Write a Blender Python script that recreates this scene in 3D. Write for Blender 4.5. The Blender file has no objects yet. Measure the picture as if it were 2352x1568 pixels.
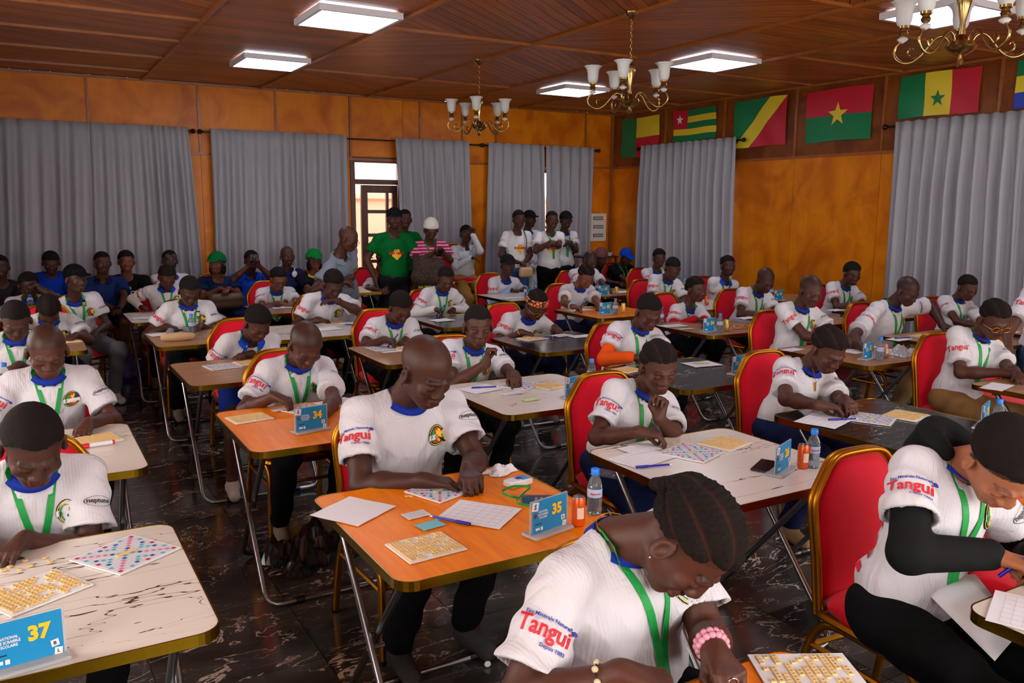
import bpy, bmesh, math, random, time, re
import numpy as np
from mathutils import Vector, Matrix
EXPOSURE = 0.05
SKY = 6.0
SUN = 0.0
LAMP = 12.0
def SIDE_LIGHTS():
    # fill lights added along the unseen front and left walls to brighten the foreground
    for i, x in enumerate((1.25, 4.35, 7.3)): fill_light('front_fill_light_%d' % (i+1), (x, -1.62, 1.7), (math.radians(90), 0, math.radians(0)), 1.8, 1.5, 60, (1.0, .96, .93))
    for i, y in enumerate((.4, 3.1, 6.0)): fill_light('left_fill_light_%d' % (i+1), (-1.52, y, 1.65), (math.radians(90), 0, math.radians(-90)), 1.5, 1.4, 28, (1.0, .90, .86))
T0 = time.time()
rnd = random.Random(7)
SC = bpy.context.scene
COL = SC.collection
# ---------------------------------------------------------------- camera, light, exposure
H = 1.75
FPX = 1930.0
_yaw, _pit, _rol = [math.radians(a) for a in (-30.36, 9.055, 0.377)]
def _cam_matrix():
    cy, sy, cp, sp, cr, sr = math.cos(_yaw), math.sin(_yaw), math.cos(_pit), math.sin(_pit), math.cos(_rol), math.sin(_rol)
    Ry = np.array([[cy,0,sy],[0,1,0],[-sy,0,cy]]); Rx = np.array([[1,0,0],[0,cp,-sp],[0,sp,cp]]); Rz = np.array([[cr,-sr,0],[sr,cr,0],[0,0,1]])
    return Rz@Rx@Ry
CM = _cam_matrix()            # camera (right, down, forward) = CM @ (X, -Z, Y)
def w2c(v): return CM@np.array([v[0], -v[2], v[1]])
def c2w(c):
    d = CM.T@np.array(c, float); return np.array([d[0], d[2], -d[1]])
cam = bpy.data.cameras.new('camera'); cam.sensor_width = 36; cam.lens = FPX/2352*36; cam.clip_start = .05; cam.clip_end = 200
camo = bpy.data.objects.new('camera', cam); COL.objects.link(camo); SC.camera = camo
_r, _u, _b = c2w((1,0,0)), c2w((0,-1,0)), c2w((0,0,-1))
camo.matrix_world = Matrix(((_r[0],_u[0],_b[0],0),(_r[1],_u[1],_b[1],0),(_r[2],_u[2],_b[2],H),(0,0,0,1)))
SC.view_settings.view_transform = 'Standard'; SC.view_settings.look = 'None'
SC.view_settings.gamma = 1; SC.view_settings.use_curve_mapping = False
SC.view_settings.exposure = EXPOSURE
world = bpy.data.worlds.new('sky'); SC.world = world; world.use_nodes = True
_bg = world.node_tree.nodes['Background']; _bg.inputs[0].default_value = (1.0, .93, .88, 1); _bg.inputs[1].default_value = SKY
_sun = bpy.data.lights.new('sun', 'SUN'); _sun.energy = SUN; _sun.angle = .01; _sun.color = (1, .93, .82)
_so = bpy.data.objects.new('sun', _sun); COL.objects.link(_so); _so.rotation_euler = (math.radians(-38), math.radians(12), 0)
def fill_light(name, loc, rot, sx, sy, e, c):
    l = bpy.data.lights.new(name, 'AREA'); l.shape = 'RECTANGLE'; l.size = sx; l.size_y = sy; l.energy = e; l.color = c
    o = bpy.data.objects.new(name, l); COL.objects.link(o); o.location = loc; o.rotation_euler = rot; return o
SIDE_LIGHTS()
# ---------------------------------------------------------------- pixel helpers (2352 x 1568)
def ray(px, py):
    d = CM.T@np.array([px-1176, py-784, FPX]); return np.array([d[0], d[2], -d[1]])
def onz(px, py, z):
    d = ray(px, py); return np.array([0,0,H])+d*((z-H)/d[2])
def ony(px, py, y):
    d = ray(px, py); return np.array([0,0,H])+d*(y/d[1])
def onx(px, py, x):
    d = ray(px, py); return np.array([0,0,H])+d*(x/d[0])
# ---------------------------------------------------------------- objects
_W1 = 'zero one two three four five six seven eight nine'.split(); _WT = {20: 'twenty', 30: 'thirty'}
def _words(m):
    t = m.group(0); n = int(t)
    return ('zero '+_W1[n] if t[0] == '0' else _WT[n//10*10]+'-'+_W1[n%10])
def tag(o, label=None, cat=None, group=None, kind=None):
    if label: o['label'] = re.sub(r'\b\d\d\b', _words, label)
    if cat: o['category'] = cat
    if group: o['group'] = group
    if kind: o['kind'] = kind
    return o
def empty(name, loc=(0,0,0), rz=0.0, label=None, cat=None, group=None):
    o = bpy.data.objects.new(name, None); COL.objects.link(o); o.location = loc; o.rotation_euler = (0,0,rz)
    return tag(o, label, cat, group)
def link(name, me, parent=None, mats=()):
    for m in mats: me.materials.append(m)
    o = bpy.data.objects.new(name, me); COL.objects.link(o)
    if parent is not None: o.parent = parent
    return o
def mesh(name, V, F, mats=(), parent=None, smooth=False, mi=None, uv=None):
    me = bpy.data.meshes.new(name)
    me.from_pydata([tuple(map(float, v)) for v in V], [], [tuple(f) for f in F])
    if smooth: me.polygons.foreach_set('use_smooth', [True]*len(me.polygons))
    if mi is not None: me.polygons.foreach_set('material_index', list(mi))
    return link(name, me, parent, mats)
def np_mesh(name, V, Q, mat, parent=None, smooth=True, attrs=None):
    me = bpy.data.meshes.new(name)
    V = np.asarray(V, np.float32); Q = np.asarray(Q, np.int32); n, k = Q.shape
    me.vertices.add(len(V)); me.vertices.foreach_set('co', V.ravel())
    me.loops.add(n*k); me.loops.foreach_set('vertex_index', Q.ravel())
    me.polygons.add(n); me.polygons.foreach_set('loop_start', np.arange(0, n*k, k, dtype=np.int32))
    me.polygons.foreach_set('use_smooth', np.full(n, smooth))
    for an, arr in (attrs or {}).items():
        a = me.attributes.new(an, 'FLOAT_COLOR', 'POINT'); a.data.foreach_set('color', np.asarray(arr, np.float32).ravel())
    me.update(calc_edges=True)
    return link(name, me, parent, [mat])
class MB:
    """collects boxes, tubes, lathes into one mesh"""
    def __init__(s): s.V = []; s.F = []; s.M = []; s.m = 0
    def add(s, V, F, m=None):
        b = len(s.V); s.V += [tuple(v) for v in V]; s.F += [tuple(i+b for i in f) for f in F]; s.M += [s.m if m is None else m]*len(F); return s
    def box(s, c, d, R=None, m=None, ch=0.0):
        hx, hy, hz = d[0]/2, d[1]/2, d[2]/2
        if ch > 0:
            V = []; ring = [(-1,-1),(1,-1),(1,1),(-1,1)]
            def rr(x, y, z):
                out = []
                for (a, b, q) in ((-1,-1,0),(1,-1,1),(1,1,2),(-1,1,3)):
                    cx, cy_ = a*(x-ch), b*(y-ch)
                    p1 = (cx+a*ch, cy_, z); p2 = (cx, cy_+b*ch, z)
                    out += ([p1, p2] if q in (0,2) else [p2, p1]) if True else []
                # order counter-clockwise
                out.sort(key=lambda p: math.atan2(p[1]/max(y,1e-6), p[0]/max(x,1e-6)))
                return out
            V = rr(hx-ch*.7, hy-ch*.7, -hz)+rr(hx, hy, -hz+ch*.7)+rr(hx, hy, hz-ch*.7)+rr(hx-ch*.7, hy-ch*.7, hz)
            F = [tuple(range(7,-1,-1)), tuple(range(24,32))]
            for k in range(3):
                for i in range(8): F.append((k*8+i, k*8+(i+1)%8, (k+1)*8+(i+1)%8, (k+1)*8+i))
        else:
            V = [(x,y,z) for z in (-hz,hz) for x,y in ((-hx,-hy),(hx,-hy),(hx,hy),(-hx,hy))]
            F = [(3,2,1,0),(4,5,6,7),(0,1,5,4),(1,2,6,5),(2,3,7,6),(3,0,4,7)]
        c = np.array(c, float)
        if R is not None: V = [c+np.array(R@np.array(v)) for v in V]
        else: V = [c+np.array(v) for v in V]
        return s.add(V, F, m)
    def tube(s, P, r, n=8, cap=True, m=None, closed=False, sq=None):
        P = [np.array(p, float) for p in P]; N = len(P); rs = r if hasattr(r, '__len__') else [r]*N
        V = []; up = None
        for i, p in enumerate(P):
            if closed: t = P[(i+1)%N]-P[i-1]
            else: t = P[min(i+1,N-1)]-P[max(i-1,0)]
            t = t/(np.linalg.norm(t)+1e-12)
            if up is None:
                a = np.array([0,0,1.]) if abs(t[2]) < .9 else np.array([1.,0,0]); up = np.cross(t, np.cross(a, t))
            up = up-t*(up@t); up = up/(np.linalg.norm(up)+1e-12); sd = np.cross(t, up)
            for k in range(n):
                a = 2*math.pi*(k+.5)/n; V.append(p+rs[i]*(up*math.cos(a)*(sq or 1)+sd*math.sin(a)))
        F = []
        for i in range(N if closed else N-1):
            j = (i+1)%N
            for k in range(n): F.append((i*n+k, i*n+(k+1)%n, j*n+(k+1)%n, j*n+k))
        if cap and not closed: F += [tuple(range(n-1,-1,-1)), tuple(range((N-1)*n, N*n))]
        return s.add(V, F, m)
    def lathe(s, prof, c=(0,0,0), n=16, m=None, wob=None, cap=True):
        V = []; c = np.array(c, float)
        for i, (r, z) in enumerate(prof):
            for k in range(n):
                a = 2*math.pi*k/n; q = r*(1+(wob(i, a) if wob else 0)); V.append(c+np.array([q*math.cos(a), q*math.sin(a), z]))
        F = []
        for i in range(len(prof)-1):
            for k in range(n): F.append((i*n+k, i*n+(k+1)%n, (i+1)*n+(k+1)%n, (i+1)*n+k))
        if cap: F += [tuple(range(n-1,-1,-1)), tuple(range((len(prof)-1)*n, len(prof)*n))]
        return s.add(V, F, m)
    def prism(s, pts, z0, z1, m=None):
        n = len(pts); V = [(x,y,z0) for x,y in pts]+[(x,y,z1) for x,y in pts]
        return s.add(V, [tuple(range(n-1,-1,-1)), tuple(range(n,2*n))]+[(i,(i+1)%n,n+(i+1)%n,n+i) for i in range(n)], m)
    def xf(s, R, t, i0=0):
        s.V = s.V[:i0]+[tuple(np.array(R)@np.array(v)+np.array(t)) for v in s.V[i0:]]; return s
    def build(s, name, mats, parent=None, smooth=False, auto=None):
        if not isinstance(mats, (list, tuple)): mats = [mats]
        o = mesh(name, s.V, s.F, mats, parent, smooth or auto is not None, s.M)
        if auto is not None:
            me = o.data; me.update()
            bm = bmesh.new(); bm.from_mesh(me)
            for e in bm.edges:
                if len(e.link_faces) == 2 and e.calc_face_angle(0) > auto: e.smooth = False
            bm.to_mesh(me); bm.free()
        return o
def rrect(w, d, r, n=5):
    P = []
    for cx, cy_, a0 in ((w/2-r, d/2-r, 0), (-w/2+r, d/2-r, 90), (-w/2+r, -d/2+r, 180), (w/2-r, -d/2+r, 270)):
        for i in range(n+1):
            a = math.radians(a0+90*i/n); P.append((cx+r*math.cos(a), cy_+r*math.sin(a)))
    return P
def rotz(a): c, s_ = math.cos(a), math.sin(a); return np.array([[c,-s_,0],[s_,c,0],[0,0,1.]])
def rotx(a): c, s_ = math.cos(a), math.sin(a); return np.array([[1.,0,0],[0,c,-s_],[0,s_,c]])
def roty(a): c, s_ = math.cos(a), math.sin(a); return np.array([[c,0,s_],[0,1.,0],[-s_,0,c]])
def copy_tree(o, parent=None):
    c = o.copy(); COL.objects.link(c)
    if parent is not None: c.parent = parent
    for ch in list(o.children): copy_tree(ch, c)
    return c
# ---------------------------------------------------------------- text as flat triangles
_font_cache = {}
def text_tris(s, bold=0.0):
    """-> verts (n,2) height about 1, triangles"""
    key = (s, bold)
    if key not in _font_cache:
        cu = bpy.data.curves.new('t', 'FONT'); cu.body = s; cu.resolution_u = 2; cu.offset = bold; cu.fill_mode = 'FRONT'; cu.align_x = 'CENTER'; cu.align_y = 'CENTER'
        o = bpy.data.objects.new('t', cu); me = o.to_mesh(); me.calc_loop_triangles()
        V = np.array([v.co[:2] for v in me.vertices]).reshape(-1, 2); F = [tuple(t.vertices) for t in me.loop_triangles]
        o.to_mesh_clear(); bpy.data.objects.remove(o); bpy.data.curves.remove(cu)
        if len(V):
            V = V-(V.max(0)+V.min(0))/2
        _font_cache[key] = (V, F)
    return _font_cache[key]
# ---------------------------------------------------------------- smooth solids: tapered capsules and ellipsoids blended, then surface nets
class Sdf:
    def __init__(s): s.P = []; s.post = None
    def cone(s, a, b, ra, rb, k=.02, op=0):
        a = np.array(a, float); b = np.array(b, float)
        lo = np.minimum(a-ra, b-rb); hi = np.maximum(a+ra, b+rb); s.P.append(('c', a, b, ra, rb, k, op, lo, hi)); return s
    def ell(s, c, r, R=None, k=.02, op=0):
        c = np.array(c, float); r = np.array(r, float); m = r.max(); R = np.eye(3) if R is None else np.array(R)
        e = np.abs(R)@r; s.P.append(('e', c, r, R, None, k, op, c-e, c+e)); return s
    def fn(s, g, lo, hi, k=.02): s.P.append(('f', g, None, None, None, k, 0, np.array(lo, float), np.array(hi, float))); return s
    def ev(s, X, rad):
        d = np.full(len(X), 1.0)
        for t, a, b, c, e, k, op, lo, hi in s.P:
            pad = rad+k
            m = np.flatnonzero(((X > lo-pad) & (X < hi+pad)).all(1))
            if not len(m): continue
            p = X[m]
            if t == 'c':
                ab = b-a; L = ab@ab; h = np.clip(((p-a)@ab)/max(L, 1e-12), 0, 1)
                q = np.sqrt((((p-a)-h[:,None]*ab)**2).sum(1))-(c+(e-c)*h)
            elif t == 'f': q = a(p)
            else:
                q = (p-a)@c; k0 = np.sqrt(((q/b)**2).sum(1)); k1 = np.sqrt(((q/b**2)**2).sum(1)); q = k0*(k0-1)/np.maximum(k1, 1e-9)
                q = np.where(k0 < .2, -b.min(), q)
            o = d[m]
            if op == 1:
                h = np.clip(k-np.abs(-q-o), 0, None)/k; d[m] = np.maximum(o, -q)+h*h*k*.25
            else:
                h = np.clip(k-np.abs(q-o), 0, None)/k; d[m] = np.minimum(o, q)-h*h*k*.25
        return s.post(X, d) if s.post else d
    def f(s, X): return s.ev(np.asarray(X, float).reshape(-1,3), .6)
    def mesh(s, v):
        lo = np.min([p[7] for p in s.P if p[6] == 0], 0)-2.5*v-.01; hi = np.max([p[8] for p in s.P if p[6] == 0], 0)+2.5*v+.01
        B = 4; nb = np.ceil((hi-lo)/(v*B)).astype(int); n = nb*B
        # level 1: blocks of 16 cells
        nc = np.ceil(nb/4).astype(int)
        g = np.stack(np.meshgrid(*[np.arange(i) for i in nc], indexing='ij'), -1).reshape(-1,3)
        dc = s.ev(lo+(g+.5)*v*16, v*16*2); act = g[np.abs(dc) < v*16*1.05+.012]
        sgn = np.ones(tuple(nb), np.float32)
        big = np.repeat(np.repeat(np.repeat((dc.reshape(tuple(nc))), 4, 0), 4, 1), 4, 2)[:nb[0],:nb[1],:nb[2]]
        sgn[:] = np.where(big < 0, -1, 1)
        off = np.stack(np.meshgrid(*[np.arange(4)]*3, indexing='ij'), -1).reshape(-1,3)
        b1 = (act[:,None]*4+off[None]).reshape(-1,3); b1 = b1[(b1 < nb).all(1)]
        d1 = s.ev(lo+(b1+.5)*v*B, v*B*2); sgn[b1[:,0],b1[:,1],b1[:,2]] = np.where(d1 < 0, -1, 1)
        b2 = b1[np.abs(d1) < v*B*1.2+.004]
        D = np.repeat(np.repeat(np.repeat(sgn, B, 0), B, 1), B, 2)
        pt = (b2[:,None]*B+off[None]).reshape(-1,3)
        X = lo+pt*v; dd = np.concatenate([s.ev(X[i:i+400000], v*5) for i in range(0, len(X), 400000)]) if len(X) else np.zeros(0)
        D[pt[:,0],pt[:,1],pt[:,2]] = dd
        ins = D < 0
        c = np.zeros(tuple(n-1), np.int8)
        for a in (0,1):
            for b in (0,1):
                for e in (0,1): c += ins[a:n[0]-1+a, b:n[1]-1+b, e:n[2]-1+e]
        cell = np.argwhere((c > 0) & (c < 8)).astype(np.int32)
        if not len(cell): return np.zeros((0,3)), np.zeros((0,4), int)
        idx = np.full(tuple(n), -1, np.int32); idx[cell[:,0],cell[:,1],cell[:,2]] = np.arange(len(cell))
        acc = np.zeros((len(cell), 3)); cnt = np.zeros(len(cell))
        cor = [(a,b,e) for a in (0,1) for b in (0,1) for e in (0,1)]
        val = {q: D[cell[:,0]+q[0], cell[:,1]+q[1], cell[:,2]+q[2]] for q in cor}
        for q in cor:
            for ax in range(3):
                if q[ax]: continue
                r = tuple(1 if i == ax else q[i] for i in range(3)); u, w = val[q], val[r]; m = (u < 0) != (w < 0)
                t = np.where(m, u/np.where(m, u-w, 1), 0); P = np.tile(np.array(q, float), (len(cell),1)); P[:,ax] += t
                acc += P*m[:,None]; cnt += m
        V = lo+(cell+acc/cnt[:,None])*v
        Q = []
        for ax in range(3):
            a1, a2 = (ax+1)%3, (ax+2)%3
            sl0 = [slice(1,None)]*3; sl0[ax] = slice(0,-1); sl1 = [slice(1,None)]*3; sl1[ax] = slice(1,None)
            A, Bq = ins[tuple(sl0)], ins[tuple(sl1)]
            e = np.argwhere(A != Bq)
            o = np.ones(3, int); o[ax] = 0; e = e+o
            flip = ~ins[e[:,0], e[:,1], e[:,2]]
            u1 = np.zeros(3, int); u1[a1] = 1; u2 = np.zeros(3, int); u2[a2] = 1
            def ix(z): return idx[z[:,0], z[:,1], z[:,2]]
            q = np.stack([ix(e-u1-u2), ix(e-u2), ix(e), ix(e-u1)], 1)
            q[flip] = q[flip][:,::-1]; Q.append(q)
        Q = np.concatenate(Q); Q = Q[(Q >= 0).all(1)]
        return V, Q
# ---------------------------------------------------------------- materials
def srgb(r, g, b): return tuple(((c/255)/12.92 if c <= 10 else (((c/255)+.055)/1.055)**2.4) for c in (r, g, b))+(1,)
MATS = {}
class NT:
    def __init__(s, name):
        s.m = bpy.data.materials.new(name); s.m.use_nodes = True; s.t = s.m.node_tree; s.b = s.t.nodes['Principled BSDF']
    def n(s, typ, **kw):
        nd = s.t.nodes.new(typ)
        for k, v in kw.items():
            if k in nd.inputs.keys() if isinstance(k, str) else False: nd.inputs[k].default_value = v
            else: setattr(nd, k, v)
        return nd
    def l(s, a, b): s.t.links.new(a, b)
    def coord(s, kind='Object', scale=(1,1,1), rot=(0,0,0)):
        c = s.n('ShaderNodeTexCoord'); mp = s.n('ShaderNodeMapping'); mp.inputs['Scale'].default_value = scale; mp.inputs['Rotation'].default_value = rot
        s.l(c.outputs[kind], mp.inputs[0]); return mp.outputs[0]
    def noise(s, vec, scale, detail=3, rough=.5, dist=0):
        n = s.n('ShaderNodeTexNoise'); n.inputs['Scale'].default_value = scale; n.inputs['Detail'].default_value = detail
        n.inputs['Roughness'].default_value = rough; n.inputs['Distortion'].default_value = dist; s.l(vec, n.inputs['Vector']); return n
    def ramp(s, fac, stops, interp='LINEAR'):
        r = s.n('ShaderNodeValToRGB'); r.color_ramp.interpolation = interp; e = r.color_ramp.elements
        while len(e) > len(stops): e.remove(e[-1])
        while len(e) < len(stops): e.new(.5)
        for i, (p, c) in enumerate(stops): e[i].position = p; e[i].color = c
        s.l(fac, r.inputs[0]); return r.outputs[0]
    def mix(s, fac, a, b, mode='MIX'):
        m = s.n('ShaderNodeMix'); m.data_type = 'RGBA'; m.blend_type = mode
        for i, v in ((0, fac), (6, a), (7, b)):
            if hasattr(v, 'links'): s.l(v, m.inputs[i])
            else: m.inputs[i].default_value = v
        return m.outputs[2]
    def math(s, op, a, b=0.0):
        m = s.n('ShaderNodeMath'); m.operation = op
        for i, v in enumerate((a, b)):
            if hasattr(v, 'links'): s.l(v, m.inputs[i])
            else: m.inputs[i].default_value = v
        return m.outputs[0]
    def bump(s, h, strength=.3, dist=.01):
        b = s.n('ShaderNodeBump'); b.inputs['Strength'].default_value = strength; b.inputs['Distance'].default_value = dist; s.l(h, b.inputs['Height']); s.l(b.outputs[0], s.b.inputs['Normal'])
def set_p(b, rough=.5, metal=0, spec=None, coat=0, trans=0, ior=None, sheen=0):
    b.inputs['Roughness'].default_value = rough; b.inputs['Metallic'].default_value = metal
    if spec is not None: b.inputs['Specular IOR Level'].default_value = spec
    if coat: b.inputs['Coat Weight'].default_value = coat; b.inputs['Coat Roughness'].default_value = .08
    if trans: b.inputs['Transmission Weight'].default_value = trans
    if ior: b.inputs['IOR'].default_value = ior
    if sheen: b.inputs['Sheen Weight'].default_value = sheen
def M(name, rgb=None, rough=.5, **kw):
    if name in MATS: return MATS[name]
    t = NT(name); t.b.inputs['Base Color'].default_value = srgb(*rgb); set_p(t.b, rough, **kw); MATS[name] = t.m; return t.m
def emit(name, rgb, e):
    if name in MATS: return MATS[name]
    t = NT(name); t.b.inputs['Base Color'].default_value = (0,0,0,1); t.b.inputs['Emission Color'].default_value = srgb(*rgb); t.b.inputs['Emission Strength'].default_value = e; MATS[name] = t.m; return t.m
def attr_mat(name, attr, rough, bump=None, spec=.5, sheen=0):
    t = NT(name); a = t.n('ShaderNodeAttribute'); a.attribute_name = attr; t.l(a.outputs['Color'], t.b.inputs['Base Color']); set_p(t.b, rough, spec=spec, sheen=sheen)
    if bump:
        c = t.coord('Object'); n = t.noise(c, bump[0], 4); t.bump(n.outputs[0], bump[1], bump[2])
    MATS[name] = t.m; return t.m
attr_mat('skin', 'col', .50, (160, .12, .002), .32)
attr_mat('hair', 'col', .85, (320, .8, .004), .15)
def _cloth(name, rgb, rib=0.0, rough=.85, attr=None, stripes=None):
    t = NT(name); set_p(t.b, rough, spec=.12)
    c = t.n('ShaderNodeAttribute'); c.attribute_name = 'loc'; vec = c.outputs['Vector']
    n = t.noise(vec, 9, 3)
    base = srgb(*rgb)
    t.l(t.mix(n.outputs[0], tuple(v*.93 for v in base[:3])+(1,), base), t.b.inputs['Base Color'])
    if stripes:
        sp = t.n('ShaderNodeSeparateXYZ'); t.l(vec, sp.inputs[0]); w = t.math('FRACT', t.math('MULTIPLY', sp.outputs[2], stripes[0])); k = t.math('GREATER_THAN', w, stripes[1])
        t.l(t.mix(k, base, srgb(*stripes[2])), t.b.inputs['Base Color'])
    if rib:
        sp = t.n('ShaderNodeSeparateXYZ'); t.l(vec, sp.inputs[0]); w = t.math('SINE', t.math('MULTIPLY', sp.outputs[0], 2*math.pi/.0095))
        f = t.noise(vec, 14, 2, .6, .6); mp = t.n('ShaderNodeMapping'); mp.inputs['Scale'].default_value = (7, 7, 3.0); t.l(vec, mp.inputs[0]); g = t.noise(mp.outputs[0], 1.0, 3, .5, 1.5); g2 = t.math('ABSOLUTE', t.math('SUBTRACT', g.outputs[0], .5)); h = t.math('ADD', t.math('MULTIPLY', w, .05*rib), t.math('ADD', t.math('MULTIPLY', f.outputs[0], 1.2), t.math('MULTIPLY', g2, 5.5))); t.bump(h, .6, .006)
    else:
        f = t.noise(vec, 12, 3, .6, .8); t.bump(f.outputs[0], .4, .012)
    MATS[name] = t.m; return t.m
_cloth('jersey', (212, 209, 214), 1.2)
def cloth(name, rgb, **kw): return MATS[name] if name in MATS else _cloth(name, rgb, **kw)
# gold, chrome, glass, plastics
def _metal(name, rgb, rough, sc=40, b=.05):
    t = NT(name); t.b.inputs['Base Color'].default_value = srgb(*rgb); set_p(t.b, rough, metal=1); n = t.noise(t.coord(), sc, 3); t.bump(n.outputs[0], b, .002); MATS[name] = t.m
_metal('gold frame', (178, 118, 24), .36); _metal('gold edge', (150, 116, 22), .26); _metal('chrome', (150, 152, 156), .28); _metal('brass', (176, 148, 92), .24)
M('clear acrylic', (235, 240, 242), .08, trans=.7, ior=1.3); M('bottle plastic', (215, 228, 240), .08, trans=.92, ior=1.2)
M('white plastic', (225, 226, 228), .4); M('black plastic', (14, 14, 16), .35); M('blue cap', (0, 120, 225), .4)
def _glass(name):
    t = NT(name); nt = t.t; o = nt.nodes['Material Output']; g = t.n('ShaderNodeBsdfGlossy'); g.inputs['Roughness'].default_value = .02; tr = t.n('ShaderNodeBsdfTransparent'); mx = t.n('ShaderNodeMixShader'); mx.inputs[0].default_value = .08
    t.l(tr.outputs[0], mx.inputs[1]); t.l(g.outputs[0], mx.inputs[2]); t.l(mx.outputs[0], o.inputs[0]); MATS[name] = t.m
_glass('window glass'); _glass('film')
M('red velvet', (222, 8, 42), .8, sheen=.2, spec=.2); M('paper', (232, 232, 236), .8, spec=.2); M('ink blue', (14, 18, 150), .35); M('letter tile', (232, 196, 128), .55)
M('lanyard green', (8, 150, 62), .55); M('print dark', (22, 24, 28), .6); M('print red', (216, 22, 40), .6); M('print blue', (28, 52, 160), .6); M('print yellow', (250, 200, 20), .6)
M('card blue', (10, 142, 200), .45); M('collar blue', (22, 48, 150), .85, spec=.2)
def _wood(name, c0, c1, sc=(1,14,14), rough=.35, coat=0, ring=6, bump=.05, nsc=2.2, rot=(0,0,0)):
    t = NT(name); v = t.coord('Object', sc, rot); n = t.noise(v, nsc, 5, .6, .4); n2 = t.noise(v, ring, 3, .5, .2)
    f = t.math('ADD', t.math('MULTIPLY', n.outputs[0], .65), t.math('MULTIPLY', n2.outputs[0], .35))
    t.l(t.ramp(f, [(.3, srgb(*c0)), (.68, srgb(*c1))]), t.b.inputs['Base Color']); set_p(t.b, rough, coat=coat); t.bump(f, bump, .004); MATS[name] = t.m
_wood('table orange wood', (232, 112, 0), (250, 148, 0), (14, 1.4, 14), .36, 0, 4)
MATS['table orange wood'].node_tree.nodes['Principled BSDF'].inputs['Specular IOR Level'].default_value = .2
_wood('table brown wood', (124, 82, 48), (190, 142, 98), (1.2, 16, 16), .35, .1, 7)
_wood('ceiling wood', (74, 38, 18), (132, 74, 36), (1, 1, 1), .33, .15, 9, .1, 3.5)
_wood('trim wood', (128, 70, 26), (160, 92, 38), (3, 3, 3), .35, .1)
_wood('door wood', (58, 24, 12), (92, 42, 22), (9, 9, 1), .4, .1)
def _ply(name, c0, c1, c2):
    t = NT(name); oi = t.n('ShaderNodeObjectInfo'); c = t.n('ShaderNodeTexCoord'); ad = t.n('ShaderNodeVectorMath'); ad.operation = 'ADD'; t.l(c.outputs['Object'], ad.inputs[0])
    sc = t.n('ShaderNodeVectorMath'); sc.operation = 'SCALE'; sc.inputs['Scale'].default_value = 1; cb = t.n('ShaderNodeCombineXYZ'); t.l(t.math('MULTIPLY', oi.outputs['Random'], 50.0), cb.inputs[0]); t.l(cb.outputs[0], ad.inputs[1])
    mp = t.n('ShaderNodeMapping'); mp.inputs['Scale'].default_value = (7, 7, .6); t.l(ad.outputs[0], mp.inputs[0])
    g = t.noise(mp.outputs[0], 3, 5, .6, .3); m = t.noise(ad.outputs[0], 2.0, 3, .5, 1.2)
    col = t.mix(g.outputs[0], srgb(*c0), srgb(*c1)); col2 = t.mix(t.ramp(m.outputs[0], [(.38, (0,0,0,1)), (.7, (1,1,1,1))]), col, srgb(*c2))
    t.l(col2, t.b.inputs['Base Color']); set_p(t.b, .38, spec=.3); MATS[name] = t.m
_ply('orange plywood', (206, 112, 0), (230, 140, 0), (184, 92, 0)); _ply('brown plywood', (120, 62, 16), (146, 80, 24), (96, 44, 12))
def _marble(name, base, veins, sc, thr=.035, rot=(0,0,.6), aniso=(1,3.2,1), rough=.1, rand=True, coat=0, fine=None, det=6, dst=1.0, kind='Object', tint=None):
    t = NT(name); oi = t.n('ShaderNodeObjectInfo'); c = t.n('ShaderNodeTexCoord'); ad = t.n('ShaderNodeVectorMath'); ad.operation = 'ADD'; t.l(c.outputs[kind], ad.inputs[0])
    cb = t.n('ShaderNodeCombineXYZ'); k = t.math('MULTIPLY', oi.outputs['Random'], 37.0 if rand else 0.0); t.l(k, cb.inputs[0]); t.l(t.math('MULTIPLY', k, 1.7), cb.inputs[1]); t.l(cb.outputs[0], ad.inputs[1])
    mp = t.n('ShaderNodeMapping'); mp.inputs['Scale'].default_value = aniso; mp.inputs['Rotation'].default_value = rot; t.l(ad.outputs[0], mp.inputs[0])
    def vein(scale, th, seed, dist=1.0):
        n = t.noise(mp.outputs[0], scale, det, .58, dist*dst); n.noise_dimensions = '4D'; n.inputs['W'].default_value = seed
        a = t.math('ABSOLUTE', t.math('SUBTRACT', n.outputs[0], .5)); m = t.noise(mp.outputs[0], scale*.9, 2); m.noise_dimensions = '4D'; m.inputs['W'].default_value = seed+5
        w = t.math('MULTIPLY', t.math('MAXIMUM', t.math('SUBTRACT', m.outputs[0], .42), 0.0), th*8)
        return t.math('LESS_THAN', a, w), a
    v, a = vein(sc, thr, 0.0); colr = t.mix(v, srgb(*base), srgb(*veins[0]))
    if tint: tn = t.noise(mp.outputs[0], sc*.8, 3); colr = t.mix(v, t.mix(t.ramp(tn.outputs[0], [(.4, (0,0,0,1)), (.75, (1,1,1,1))]), srgb(*base), srgb(*tint)), srgb(*veins[0]))
    if fine:
        v2, _ = vein(sc*2.3, fine, 3.0, .5); colr = t.mix(v2, colr, srgb(*veins[-1]))
    t.l(colr, t.b.inputs['Base Color']); set_p(t.b, rough, coat=coat); MATS[name] = t.m
_marble('white marble top', (226, 218, 206), [(92, 66, 46)], 1.5, .0030, (0,0,-.75), (.7, 4.6, 1), .22, det=4, dst=.35)
_marble('black marble top', (26, 22, 22), [(176, 170, 166), (110, 102, 98)], 1.8, .0035, (0,0,.2), (1, 3.5, 1), .16, fine=.0025, det=4, dst=.4)
_marble('floor marble', (46, 44, 42), [(196, 180, 166), (136, 118, 106)], 1.5, .0052, (0,0,.9), (1, 2.2, 1), .13, fine=.004, kind='Object', tint=(92, 86, 80))
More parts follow.
